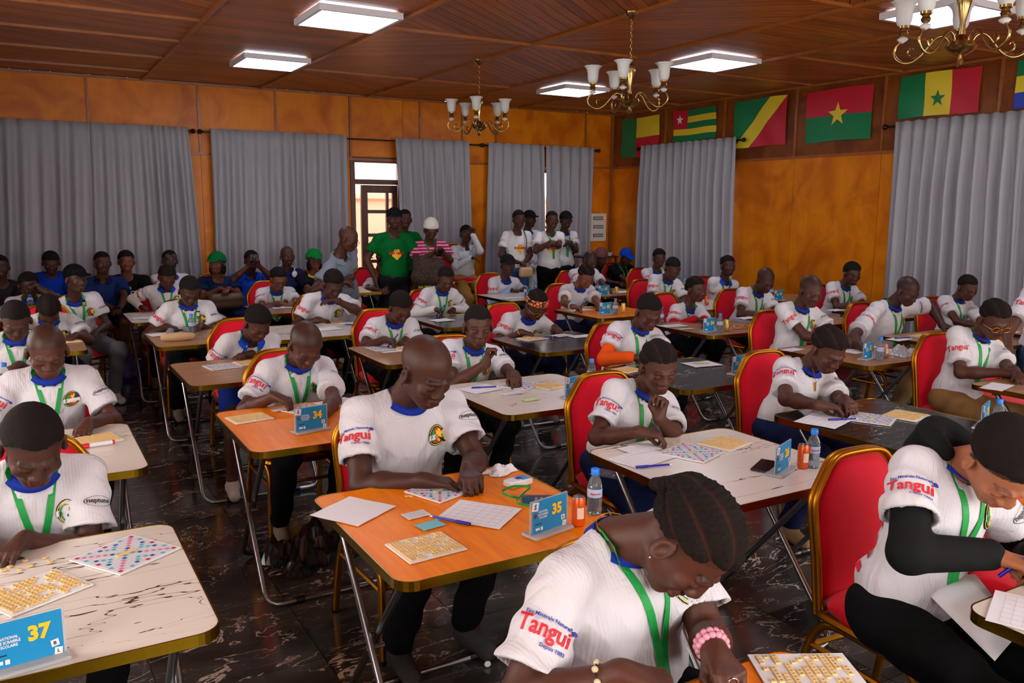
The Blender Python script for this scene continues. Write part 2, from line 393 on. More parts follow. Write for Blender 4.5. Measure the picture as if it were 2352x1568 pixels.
def _curtain():
    t = NT('curtain'); nt = t.t; c = srgb(178, 180, 187); t.b.inputs['Base Color'].default_value = c; set_p(t.b, .75, spec=.2)
    n = t.noise(t.coord('Object', (1,1,.15)), 60, 3); t.bump(n.outputs[0], .1, .004)
    tr = t.n('ShaderNodeBsdfTranslucent'); tr.inputs[0].default_value = srgb(150, 120, 130); mx = t.n('ShaderNodeMixShader'); mx.inputs[0].default_value = .2; o = nt.nodes['Material Output']
    t.l(t.b.outputs[0], mx.inputs[1]); t.l(tr.outputs[0], mx.inputs[2]); t.l(mx.outputs[0], o.inputs[0]); MATS['curtain'] = t.m
_curtain()
def _frost():
    t = NT('frosted glass'); nt = t.t; t.b.inputs['Base Color'].default_value = srgb(225, 228, 226); set_p(t.b, .5)
    tr = t.n('ShaderNodeBsdfTranslucent'); tr.inputs[0].default_value = srgb(225, 228, 226); mx = t.n('ShaderNodeMixShader'); mx.inputs[0].default_value = .3; o = nt.nodes['Material Output']
    t.l(t.b.outputs[0], mx.inputs[1]); t.l(tr.outputs[0], mx.inputs[2]); t.l(mx.outputs[0], o.inputs[0]); MATS['frosted glass'] = t.m
_frost()
def _board():
    t = NT('ceiling wood'); c = t.n('ShaderNodeAttribute'); c.attribute_name = 'loc'; mp = t.n('ShaderNodeMapping'); mp.inputs['Scale'].default_value = (1.0, 18, 1); t.l(c.outputs['Vector'], mp.inputs[0])
    n = t.noise(mp.outputs[0], 2.2, 5, .6, .5); sp = t.n('ShaderNodeSeparateXYZ'); t.l(c.outputs['Vector'], sp.inputs[0]); k = t.math('FRACT', t.math('MULTIPLY', sp.outputs[2], 7.31))
    a = t.mix(t.ramp(n.outputs[0], [(.3, (0,0,0,1)), (.7, (1,1,1,1))]), srgb(128, 64, 24), srgb(198, 112, 46)); t.l(t.mix(t.math('MULTIPLY', k, .55), a, srgb(82, 42, 22)), t.b.inputs['Base Color']); set_p(t.b, .36, spec=.35); t.bump(n.outputs[0], .12, .004); MATS['ceiling wood'] = t.m
_board()
def _pattern(name, a, b_, sc, k=.5):
    t = NT(name); v = t.coord('Object'); n = t.n('ShaderNodeTexVoronoi'); n.inputs['Scale'].default_value = sc; n.feature = 'DISTANCE_TO_EDGE'; t.l(v, n.inputs['Vector']); t.l(t.mix(t.math('LESS_THAN', n.outputs['Distance'], k), srgb(*a), srgb(*b_)), t.b.inputs['Base Color']); set_p(t.b, .8); MATS[name] = t.m; return t.m
# ---------------------------------------------------------------- the room
XL, XR, YF, YB, ZC = -1.6, 8.87, -1.7, 11.8, 3.32
def clip_poly(poly, n, c):
    out = []
    for i in range(len(poly)):
        a, b = poly[i], poly[(i+1)%len(poly)]; da, db = n[0]*a[0]+n[1]*a[1]-c, n[0]*b[0]+n[1]*b[1]-c
        if da <= 0: out.append(a)
        if (da < 0 < db) or (db < 0 < da): t = da/(da-db); out.append((a[0]+(b[0]-a[0])*t, a[1]+(b[1]-a[1])*t))
    return out
def structure(name, mb, mat_, parent=None): return tag(mb.build(name, mat_, parent), kind=None if parent else 'structure')
# floor: 0.6 m tiles on a mortar bed
m = MB(); m.box(((XL+XR)/2, (YF+YB)/2, -.06), (XR-XL+.3, YB-YF+.3, .1)); floor = structure('floor', m, M('grout', (150, 134, 116), .6))
tl = []
for i in range(-5, 15):
    for k in range(-9, 16):
        x0, y0 = .92+.6*i, 3.01+.6*k; xa, xb, ya, yb = max(x0, XL), min(x0+.6, XR), max(y0, YF), min(y0+.6, YB)
        if xb-xa < .05 or yb-ya < .05: continue
        c = np.array([(xa+xb)/2, (ya+yb)/2, -H]); q = w2c(c); vis = q[2] > .3 and abs(q[0]/q[2]) < .68 and q[1]/q[2] < .50
        tl.append((0 if vis else 1, np.linalg.norm(c), (xa+xb)/2, (ya+yb)/2, xb-xa, yb-ya))
tl.sort(); full = None
rest = MB()
for i, (_, _, cx, cy_, w, d) in enumerate(tl):
    if i < 295:
        if abs(w-.6) < 1e-6 and abs(d-.6) < 1e-6:
            if full is None: mm = MB(); mm.box((0,0,-.005), (.5955,.5955,.01)); o = mm.build('tile', MATS['floor marble'], floor); full = o.data
            else: o = link('tile', full, floor)
        else: mm = MB(); mm.box((0,0,-.005), (w-.003,d-.003,.01)); o = mm.build('tile', MATS['floor marble'], floor)
        o.location = (cx, cy_, 0)
    else: rest.box((cx, cy_, -.005), (w-.003, d-.003, .01))
if rest.V: tag(rest.build('floor_tiles', MATS['floor marble'], floor), kind='stuff')
# ceiling: slab, boards, cover strips
m = MB(); m.box(((XL+XR)/2, (YF+YB)/2, ZC+.08), (XR-XL+.3, YB-YF+.3, .1)); ceil = structure('ceiling', m, M('ceiling dark', (28, 15, 9), .8))
XS = [XL, 1.5, 2.95, 4.45, 5.75, 7.0, XR]; boards = []
YS = [-.7+2.65*k for k in range(-1, 6)]
def fill(x0, x1, y0, y1, ang, pitch=.105):
    ca, sa = math.cos(ang), math.sin(ang); n = (-sa, ca); cs = [n[0]*x+n[1]*y for x in (x0,x1) for y in (y0,y1)]; k0, k1 = math.floor(min(cs)/pitch), math.ceil(max(cs)/pitch)
    for k in range(k0, k1):
        p = [(x0,y0),(x1,y0),(x1,y1),(x0,y1)]; p = clip_poly(p, n, (k+1)*pitch-.003)
        if p: p = clip_poly(p, (-n[0],-n[1]), -(k*pitch+.003))
        if len(p) > 2:
            a = abs(sum(p[i][0]*p[(i+1)%len(p)][1]-p[(i+1)%len(p)][0]*p[i][1] for i in range(len(p))))/2
            if a > .002: boards.append((p, ca, sa))
for i in range(6):
    x0, x1 = XS[i], XS[i+1]
    if i in (1, 4): fill(x0, x1, YF, YB, 0)
    elif i in (2, 3):
        ys = [YF]+[y for y in YS if YF < y < YB]+[YB]
        for k in range(len(ys)-1): fill(x0, x1, ys[k], ys[k+1], math.radians(38 if (k+i)%2 else -38))
    else:
        ys = [YF]+[y for y in [11.05-1.07*q for q in range(13)][::-1] if y > YF+.1]+[YB]
        for k in range(len(ys)-1): fill(x0, x1, ys[k], ys[k+1], math.radians((14 if i == 0 else -14) if k%2 else (30 if i == 0 else -30)))
def bkey(b):
    c = np.mean(np.array(b[0]), 0); q = w2c((c[0], c[1], ZC-H)); vis = q[2] > 1 and abs(q[0]/q[2]) < .66 and q[1]/q[2] > -.45
    return (0 if vis else 1, q[2])
boards.sort(key=bkey)
def board_geo(b, r):
    p, ca, sa = b; n = len(p); V = [(x,y,ZC) for x,y in p]+[(x,y,ZC+.012) for x,y in p]
    F = [tuple(range(n-1,-1,-1))]+[(i,(i+1)%n,n+(i+1)%n,n+i) for i in range(n)]
    L = [(x*ca+y*sa, -x*sa+y*ca, r*40, 1) for x,y,_ in V]; return V, F, L
def put_loc(o, L): a = o.data.attributes.new('loc', 'FLOAT_COLOR', 'POINT'); a.data.foreach_set('color', np.array(L, np.float32).ravel())
RV, RF, RL = [], [], []
for i, b in enumerate(boards):
    V, F, L = board_geo(b, rnd.random())
    if i < 295: put_loc(mesh('board', V, F, [MATS['ceiling wood']], ceil), L)
    else: k = len(RV); RV += V; RF += [tuple(j+k for j in f) for f in F]; RL += L
if RV: o = tag(mesh('ceiling_boards', RV, RF, [MATS['ceiling wood']], ceil), kind='stuff'); put_loc(o, RL)
def strip(par, a, b, w=.035, t=.022, mat_='trim wood', nm='batten'):
    a, b = np.array(a, float), np.array(b, float); d = np.abs(b-a); mm = MB(); ax = int(np.argmax(d)); dim = [w, w, w]; dim[ax] = d[ax]
    mm.box((0,0,0), dim); o = mm.build(nm, MATS[mat_], par); o.location = (a+b)/2; return o
for x in XS[1:-1]: strip(ceil, (x, YF, ZC-.01), (x, YB, ZC-.01))
for y in YS:
    if YF < y < YB: strip(ceil, (2.95, y, ZC-.008), (5.75, y, ZC-.008))
for q in range(12):
    y = 11.05-1.07*q
    if y > YF: strip(ceil, (XL, y, ZC-.008), (1.5, y, ZC-.008), .03)
for y in (11.3, 10.1, 8.85, 7.62, 6.35, 5.1, 3.85, 2.6): strip(ceil, (7.0, y, ZC-.008), (XR, y, ZC-.008), .03)
# walls with openings
ZT = 2.42
def wall(name, axis, pos, lo, hi, holes, thick=.12, out=1):
    """holes: (a0,a1,z0,z1). axis 'y' = wall at y=pos spanning x"""
    m = MB(); cuts = sorted(set([lo, hi]+[v for h_ in holes for v in h_[:2]]))
    for a, b in zip(cuts, cuts[1:]):
        zs = [(0, ZC)]
        for h_ in holes:
            if h_[0] <= a+1e-6 and b <= h_[1]+1e-6:
                zs = [p for z0, z1 in zs for p in ((z0, min(z1, h_[2])), (max(z0, h_[3]), z1)) if p[1]-p[0] > .01]
        for z0, z1 in zs:
            c = ((a+b)/2, pos+out*thick/2, (z0+z1)/2) if axis == 'y' else (pos+out*thick/2, (a+b)/2, (z0+z1)/2)
            m.box(c, (b-a, thick, z1-z0) if axis == 'y' else (thick, b-a, z1-z0))
    return structure(name, m, M('wall board', (150, 84, 20), .5))
DX0, DX1 = ony(806, 500, YB)[0], 5.02
_w = lambda p, q: (ony(p, 500, YB)[0], ony(q, 500, YB)[0], .5, 2.36)
WB = [_w(30, 395), _w(515, 770), (DX0, DX1, 0, 2.46), _w(950, 1055), _w(1145, 1340)]
WRT = [(onx(1682, 500, XR)[1], onx(1495, 500, XR)[1], .5, 2.36), (onx(2352, 500, XR)[1]-.3, onx(2085, 500, XR)[1], .5, 2.36)]
wb = wall('wall_back', 'y', YB, XL-.12, XR+.12, WB); wr = wall('wall_right', 'x', XR, YF, YB, WRT)
FL = [(.3, 2.2, .9, 2.5), (3.4, 5.3, .9, 2.5), (6.4, 8.2, .9, 2.5)]; LL = [(-.4, 1.2, .9, 2.4), (2.3, 3.9, .9, 2.4), (5.2, 6.8, .9, 2.4)]
wf = wall('wall_front', 'y', YF, XL-.12, XR+.12, FL, out=-1); wl = wall('wall_left', 'x', XL, YF, YB, LL, out=-1)
# plywood panels and cover battens on the back and right walls
def panels(par, axis, pos, cuts, holes, sgn, mats):
    for a, b in zip(cuts, cuts[1:]):
        for z0, z1, mt in ((.02, ZT-.01, mats[0]), (ZT+.01, ZC-.02, mats[1])):
            rects = [(a, b, z0, z1)]
            for h_ in holes:
                nr = []
                for (p, q, u, w) in rects:
                    if h_[1] <= p or h_[0] >= q or h_[3] <= u or h_[2] >= w: nr.append((p, q, u, w)); continue
                    if h_[0] > p: nr.append((p, h_[0], u, w))
                    if h_[1] < q: nr.append((h_[1], q, u, w))
                    p2, q2 = max(p, h_[0]), min(q, h_[1])
                    if h_[2] > u: nr.append((p2, q2, u, h_[2]))
                    if h_[3] < w: nr.append((p2, q2, h_[3], w))
                rects = nr
            for (p, q, u, w) in rects:
                if q-p < .03 or w-u < .03: continue
                mm = MB(); dm = (q-p-.006, .008, w-u-.006) if axis == 'y' else (.008, q-p-.006, w-u-.006); mm.box((0,0,0), dm)
                o = mm.build('panel', MATS[mt], par); o.location = ((p+q)/2, pos-sgn*.005, (u+w)/2) if axis == 'y' else (pos-sgn*.005, (p+q)/2, (u+w)/2)
bx = [XL]+[ony(px, 230, YB)[0] for px in (-420, 200, 454, 631, 802, 963, 1060, 1138, 1345)]+[XR]
panels(wb, 'y', YB, bx, WB, 1, ('orange plywood', 'orange plywood'))
ry = sorted([YB, YF]+[onx(px, 260, XR)[1] for px in (1532, 1667, 1832, 2033, 2296)]+[3.0, 1.6, .2])
panels(wr, 'x', XR, ry, WRT, 1, ('orange plywood', 'brown plywood'))
def batten_run(par, axis, pos, cuts, z0, z1, horiz):
    for a in cuts[1:-1]: strip(par, (a, pos-.016, z0), (a, pos-.016, z1), .028) if axis == 'y' else strip(par, (pos-.016, a, z0), (pos-.016, a, z1), .028)
    for z in horiz: strip(par, (cuts[0], pos-.016, z), (cuts[-1], pos-.016, z), .03) if axis == 'y' else strip(par, (pos-.016, cuts[0], z), (pos-.016, cuts[-1], z), .03)
batten_run(wb, 'y', YB, bx, ZT, ZC, (ZT, ZC-.02)); batten_run(wr, 'x', XR, ry, ZT, ZC, (ZT, ZC-.02))
strip(wb, (XR-.03, YB-.02, 0), (XR-.03, YB-.02, ZC), .05)
# windows: brown frame, muntins, clear panes; the door with its transom
def window(name, axis, pos, a0, a1, z0, z1, nx=2, nz=2, transom=None, sgn=1):
    root = empty(name); tag(root, kind='structure'); f = MB(); fw = .05
    def bar(p, q, u, w, t=.06):
        c = ((p+q)/2, pos+sgn*.06, (u+w)/2) if axis == 'y' else (pos+sgn*.06, (p+q)/2, (u+w)/2); f.box(c, (q-p, t, w-u) if axis == 'y' else (t, q-p, w-u))
    bar(a0, a0+fw, z0, z1); bar(a1-fw, a1, z0, z1); bar(a0+fw, a1-fw, z0, z0+fw); bar(a0+fw, a1-fw, z1-fw, z1)
    for i in range(1, nx): x = a0+(a1-a0)*i/nx; bar(x-.02, x+.02, z0+fw, z1-fw, .04)
    for i in range(1, nz): z = z0+(z1-z0)*i/nz; bar(a0+fw, a1-fw, z-.02, z+.02, .045)
    f.build('window_frame', MATS['door wood'], root)
    for i in range(nx):
        for k in range(nz):
            p, q, u, w = a0+(a1-a0)*i/nx+.02, a0+(a1-a0)*(i+1)/nx-.02, z0+(z1-z0)*k/nz+.02, z0+(z1-z0)*(k+1)/nz-.02; mm = MB()
            mm.box(((p+q)/2, pos+sgn*.06, (u+w)/2) if axis == 'y' else (pos+sgn*.06, (p+q)/2, (u+w)/2), (q-p, .004, w-u) if axis == 'y' else (.004, q-p, w-u)); mm.build('pane', MATS['window glass'], root)
    return root
wn = 1
for w in (WB[0], WB[1], WB[3], WB[4]): window('window_%d' % wn, 'y', YB, *w); wn += 1
for w in WRT: window('window_%d' % wn, 'x', XR, *w); wn += 1
for w in FL: window('window_%d' % wn, 'y', YF, *w, nx=3, sgn=-1); wn += 1
for w in LL: window('window_%d' % wn, 'x', XL, *w, nx=2, sgn=-1); wn += 1
# transom above the door
dz0 = 2.10
door = empty('door_1'); tag(door, kind='structure')
f = MB()
for p, q, u, w in ((DX0, DX0+.07, 0, 2.46), (DX1-.07, DX1, 0, 2.46), (DX0+.07, DX1-.07, 2.38, 2.46), (DX0+.07, DX1-.07, dz0-.03, dz0+.04)): f.box(((p+q)/2, YB+.05, (u+w)/2), (q-p, .14, w-u))
f.build('door_frame', MATS['door wood'], door)
m = MB(); m.box(((DX0+DX1)/2, YB+.06, (dz0+2.42)/2), (DX1-DX0-.14, .004, .28)); m.build('pane', MATS['window glass'], door)
lf = MB(); lx0, lx1 = ony(833, 500, YB)[0], DX1-.08; st = .085; yy_ = YB+.07
def rail(p, q, u, w): lf.box(((p+q)/2, yy_, (u+w)/2), (q-p, .045, w-u))
rail(lx0, lx0+.10, 0, dz0-.04); rail(lx1-.08, lx1, 0, dz0-.04); rail(lx0+.1, lx1-.08, dz0-.15, dz0-.04); rail(lx0+.1, lx1-.08, 0, .22)
mid = ony(893, 480, YB)[0]; zr = [ony(870, yq, YB)[2] for yq in (486, 540, 600)]
rail(mid-.02, mid+.02, .22, dz0-.15)
for z in zr: rail(lx0+.1, lx1-.08, z-.025, z+.025)
lo_ = lf.build('door_leaf', MATS['door wood'], door); m = MB(); m.box(((lx0+lx1)/2, yy_, 1.1), (lx1-lx0-.1, .004, 1.8)); m.build('door_glass', MATS['window glass'], lo_)
m = MB(); m.tube([(lx0+.05, yy_-.03, 1.0), (lx0+.05, yy_-.07, 1.0), (lx0+.15, yy_-.07, 1.0)], .009); m.build('handle', MATS['brass'], lo_)
# outside: terrace, low plastered wall, boulders, trees far enough to read as a bright blur
m = MB(); m.box((4, YB+6, -.12), (30, 12, .1)); m.box((XR+6.2, 4, -.12), (12, 26, .1)); structure('ground', m, M('terrace', (226, 204, 190), .9))
m = MB(); m.box((4.5, YB+2.6, .95), (14, .18, 1.9)); m.box((4.5, YB+2.6, 1.93), (14, .3, .08)); structure('terrace_wall', m, M('pink plaster', (236, 186, 160), .9))
for i, (bx_, by_, bz_, r_) in enumerate(((5.0, YB+4.2, 2.1, .5), (6.5, YB+4.6, 2.2, .6), (7.9, YB+4.5, 2.0, .45))):
    s_ = Sdf(); s_.ell((0,0,bz_), (r_, r_*.8, r_*.9), None, .2).ell((r_*.3,.1,bz_-.9), (r_*.9, r_*.8, 1.3), None, .3); V, Q = s_.mesh(.09)
    o = np_mesh('boulder', V, Q, M('pale stone', (206, 196, 180), .9)); o.location = (bx_, by_, 0)
    tag(o, ('smaller pale boulder seen through the pane over the door', 'largest pale boulder seen outside above the open door', 'pale boulder outside nearest the second narrow curtain')[i], 'boulder', 'boulders beyond the terrace wall')
# curtains
def curtain(name, axis, pos, a0t, a1t, a0b, a1b, zt, zb, waves, seed, label, group, amp=.045, sgn=-1):
    r = random.Random(seed); nu, nv = waves*10, 16; V = []; ph = [r.uniform(-.5,.5) for _ in range(waves+2)]; am = [r.uniform(.5,1.25) for _ in range(waves+2)]
    for k in range(nv+1):
        f_ = k/nv; z = zt+(zb-zt)*f_
        for i in range(nu+1):
            u = i/nu; a = (a0t+(a1t-a0t)*u)*(1-f_)+(a0b+(a1b-a0b)*u)*f_; wv = u*waves; w_ = int(wv); t = wv-w_; A = am[w_]*(1-t)+am[w_+1]*t; P_ = ph[w_]*(1-t)+ph[w_+1]*t
            of = amp*A*(.38+1.0*min(1, f_*3.5))*math.sin(2*math.pi*wv+P_*(1+2.2*f_))+.012*math.sin(2*math.pi*wv*2.3+seed)*f_
            a += .018*math.sin(2*math.pi*wv*1.0+1.3+2*f_)*f_; z2 = z-(.012*abs(math.sin(math.pi*wv)) if k == 0 else 0)
            V.append((a, pos+sgn*(.135)+of*sgn, z2) if axis == 'y' else (pos+sgn*.135+of*sgn, a, z2))
    F = [(k*(nu+1)+i, k*(nu+1)+i+1, (k+1)*(nu+1)+i+1, (k+1)*(nu+1)+i) for k in range(nv) for i in range(nu)]
    o = mesh(name, V, F, [MATS['curtain']], None, True); sd = o.modifiers.new('t', 'SOLIDIFY'); sd.thickness = .004
    tag(o, label, 'curtain', group); return o
def bxx(px, py): return ony(px, py, YB-.1)
g1 = 'grey curtains on the long back wall'; g2 = 'grey curtains on the wall under the flags'
zt_ = bxx(440, 292)[2]
curtain('curtain', 'y', YB, bxx(-260,280)[0], bxx(205,280)[0], bxx(-270,640)[0], bxx(209,640)[0], zt_, .05, 11, 3, 'grey curtain at the left end of the back wall, cut by the picture edge', g1)
curtain('curtain', 'y', YB, bxx(205,280)[0], bxx(430,290)[0], bxx(207,640)[0], bxx(470,650)[0], zt_, .05, 8, 4, 'grey curtain meeting its pair at a bright slit, left of the first orange wall strip', g1)
curtain('curtain', 'y', YB, bxx(482,297)[0], bxx(795,313)[0], bxx(492,650)[0], bxx(800,560)[0], zt_, .05, 11, 5, 'wide grey curtain directly left of the open door', g1)
curtain('curtain', 'y', YB, bxx(905,319)[0], bxx(1075,325)[0], bxx(925,560)[0], bxx(1082,600)[0], zt_, .05, 7, 6, 'grey curtain directly right of the open door', g1)
curtain('curtain', 'y', YB, bxx(1120,326)[0], bxx(1248,330)[0], bxx(1108,620)[0], bxx(1256,620)[0], zt_, .05, 6, 7, 'grey curtain behind the standing woman with the small beige bag', g1)
curtain('curtain', 'y', YB, bxx(1252,330)[0], bxx(1362,336)[0], bxx(1254,620)[0], bxx(1352,620)[0], zt_, .05, 5, 8, 'grey curtain beside the white fuse box', g1)
def rxx(px, py): return onx(px, py, XR-.1)
zr_ = rxx(2060, 270)[2]
curtain('curtain', 'x', XR, rxx(1578,325)[1], rxx(1477,333)[1], rxx(1584,620)[1], rxx(1470,620)[1], zt_, .05, 6, 9, 'left half of the grey curtain pair below the star-and-stripes flag', g2)
curtain('curtain', 'x', XR, rxx(1695,313)[1], rxx(1570,325)[1], rxx(1690,640)[1], rxx(1574,620)[1], zt_, .05, 7, 10, 'right half of the grey curtain pair, its top just right of the striped flag', g2)
curtain('curtain', 'x', XR, rxx(2360,262)[1], rxx(2062,270)[1], rxx(2340,700)[1], rxx(2026,700)[1], zt_, .05, 10, 11, 'wide grey curtain at the right edge of the picture', g2)
curtain('curtain', 'x', XR, rxx(2640,250)[1], rxx(2358,262)[1], rxx(2640,700)[1], rxx(2338,700)[1], zt_, .05, 8, 12, 'grey curtain beyond the wide one at the picture edge', g2)
def rod(axis, pos, a0, a1, z, lab):
    r = empty('curtain_rod', (0,0,0), 0, lab, 'curtain rod', 'dark curtain rods'); g = lambda a, o=.10: (a, pos-o, z) if axis == 'y' else (pos-o, a, z)
    m = MB(); m.tube([g(a0), g(a1)], .012); m.build('rod', M('rod bronze', (38, 26, 22), .4, metal=.6), r)
    for a, s_ in ((a0, -1), (a1, 1)):
        m = MB(); m.lathe([(.0,-.035),(.016,-.035),(.016,-.02),(.024,-.012),(.033,.004),(.028,.024),(.012,.036),(0,.037)], (0,0,0), 12)
        R_ = roty(s_*math.pi/2) if axis == 'y' else rotx(-s_*math.pi/2); m.xf(R_, np.array(g(a))+np.array([s_*.03,0,0] if axis == 'y' else [0,s_*.03,0])); m.build('finial', MATS['rod bronze'], r, auto=.6)
        m = MB(); q = a-s_*.05; m.tube([g(q), g(q, .0)], .009); m.build('bracket', MATS['rod bronze'], r)
zrod = zt_-.05
rod('y', YB, bxx(-300,290)[0], bxx(436,302)[0], zrod, 'dark curtain rod over the curtain pair at the left')
rod('y', YB, bxx(466,304)[0], bxx(1102,333)[0], zrod, 'dark curtain rod running across above the open door')
rod('y', YB, bxx(1114,334)[0], bxx(1371,343)[0], zrod, 'dark curtain rod above the fuse box side of the back wall')
rod('x', XR, rxx(1704,318)[1], rxx(1470,338)[1], zrod, 'dark curtain rod between the second and third flags')
rod('x', XR, .9, rxx(2040,287)[1], zrod, 'dark curtain rod reaching the right picture edge')
# ---------------------------------------------------------------- ceiling lights, chandeliers, flags, fuse box
first = None
LB = ['nearest square light panel in the ceiling at the left', 'second square light panel at the left, nearer the back wall', 'square light panel behind the shades of the middle chandelier, right', 'farthest square light panel, left of the middle chandelier', 'square light panel hidden partly by the chandelier at the right edge']
pos = [(2.5,7.0),(2.5,9.5),(6.53,6.95),(6.5,9.55),(6.45,4.27),(2.5,4.35),(2.5,1.7),(6.45,1.7)]
for i, (x, y) in enumerate(pos):
    if first is None:
        first = empty('ceiling_light', (x,y,ZC-.014)); f = MB()
        for a, b, w, d in ((0,.335,.70,.03),(0,-.335,.70,.03),(.335,0,.03,.64),(-.335,0,.03,.64)): f.box((a,b,-.025), (w,d,.05))
        f.build('frame', M('lamp white', (210, 212, 218), .5), first); f = MB(); f.box((0,0,-.040), (.64,.64,.01)); f.build('diffuser', emit('lamp glow', (236, 240, 255), LAMP), first); o = first
    else: o = copy_tree(first); o.location = (x,y,ZC-.014)
    tag(o, LB[i] if i < 5 else 'square light panel %s' % ('over the tables at the left', 'over the front tables at the left', 'over the front tables at the right')[i-5], 'ceiling light', 'square ceiling light panels')
def chandelier(x, y, lab, rz):
    r = empty('chandelier', (x, y, 0), rz, lab, 'chandelier', 'brass chandeliers'); z0 = 2.52; br = MATS['brass']
    m = MB(); m.lathe([(.001,ZC-.055),(.018,ZC-.055),(.03,ZC-.04),(.058,ZC-.018),(.062,ZC-.002)], n=20); m.build('canopy', br, r, auto=.7)
    m = MB(); z = ZC-.055; k = 0
    while z > z0+.41:
        pts = []
        for i in range(10):
            a = 2*math.pi*i/10; u, w = .0075*math.cos(a), .017*math.sin(a); pts.append((u, 0, z-.013+w) if k%2 else (0, u, z-.013+w))
        m.tube(pts, .0022, 5, closed=True); z -= .026; k += 1
    tag(m.build('chain', br, r, auto=1), kind='stuff')
    m = MB(); m.lathe([(.001,z0),(.012,z0+.004),(.02,z0+.02),(.016,z0+.035),(.010,z0+.045),(.030,z0+.055),(.068,z0+.075),(.082,z0+.098),(.072,z0+.12),(.040,z0+.135),(.030,z0+.145),(.018,z0+.16),(.014,z0+.22),(.030,z0+.30),(.040,z0+.345),(.030,z0+.385),(.012,z0+.40),(.010,z0+.42),(.001,z0+.425)], n=24); m.build('body', br, r, auto=.6)
    for i in range(5):
        a = 2*math.pi*i/5; R_ = rotz(a); T = lambda p: R_@np.array(p)
        m = MB(); P_ = []
        for q in range(25):
            t = q/24
            # S curve out and down, then loop up under the cup
            P_.append([(.04+.33*t**.9), 0, z0+.13+.055*math.sin(t*math.pi*.9)*(1-t)-.115*math.sin(max(0,t-.25)/.75*math.pi)**1.0*.9])
        P_ = [[.05,0,z0+.115],[.07,0,z0+.15],[.10,0,z0+.165],[.135,0,z0+.15],[.17,0,z0+.11],[.21,0,z0+.065],[.255,0,z0+.042],[.30,0,z0+.047],[.335,0,z0+.075],[.345,0,z0+.11],[.33,0,z0+.145],[.305,0,z0+.16]]
        def cr(Pp, n=4):
            out = []
            for i_ in range(len(Pp)-1):
                p0, p1, p2, p3 = [np.array(Pp[max(0,min(len(Pp)-1,i_+o_))], float) for o_ in (-1,0,1,2)]
                for s_ in range(n): t = s_/n; out.append(.5*((2*p1)+(-p0+p2)*t+(2*p0-5*p1+4*p2-p3)*t*t+(-p0+3*p1-3*p2+p3)*t**3))
            return out+[np.array(Pp[-1], float)]
        pts = cr(P_); m.tube([T(p) for p in pts], .0075, 8)
        sc = [[.20,0,z0+.075],[.235,0,z0+.066],[.265,0,z0+.08],[.272,0,z0+.105],[.255,0,z0+.118],[.243,0,z0+.108]]; m.tube([T(p) for p in cr(sc)], .005, 6)
        arm_ = m.build('arm', br, r, auto=1)
        c = T((.305, 0, 0)); m = MB(); m.lathe([(.001,z0+.150),(.008,z0+.155),(.022,z0+.163),(.030,z0+.172),(.022,z0+.181),(.008,z0+.186)], c, 16); m.build('ceramic_ring', M('ceramic', (214, 214, 216), .25), r, auto=1)
        m = MB(); m.lathe([(.008,z0+.184),(.018,z0+.19),(.026,z0+.205),(.018,z0+.222),(.030,z0+.232),(.030,z0+.245),(.001,z0+.246)], c, 16); m.build('cup', br, r, auto=.6)
        pr = [(.020,.238),(.030,.245),(.040,.265),(.044,.295),(.045,.325),(.050,.350),(.062,.368),(.072,.376)]
        m = MB(); wob = lambda k, a_: (.0 if k < 5 else (.05*(k-4)/3))*math.cos(a_*8); m.lathe([(q_, z0+w_) for q_, w_ in pr], c, 32, wob=wob, cap=False)
        o = m.build('lamp_shade', MATS['frosted glass'], r, True); sd = o.modifiers.new('t', 'SOLIDIFY'); sd.thickness = .003
chandelier(4.45, 8.34, 'farthest brass chandelier, near the open door', .35)
chandelier(4.44, 5.69, 'middle brass chandelier hanging in front of the flags', 0.1)
chandelier(4.45, 2.85, 'brass chandelier cut by the top edge at the right', .6)
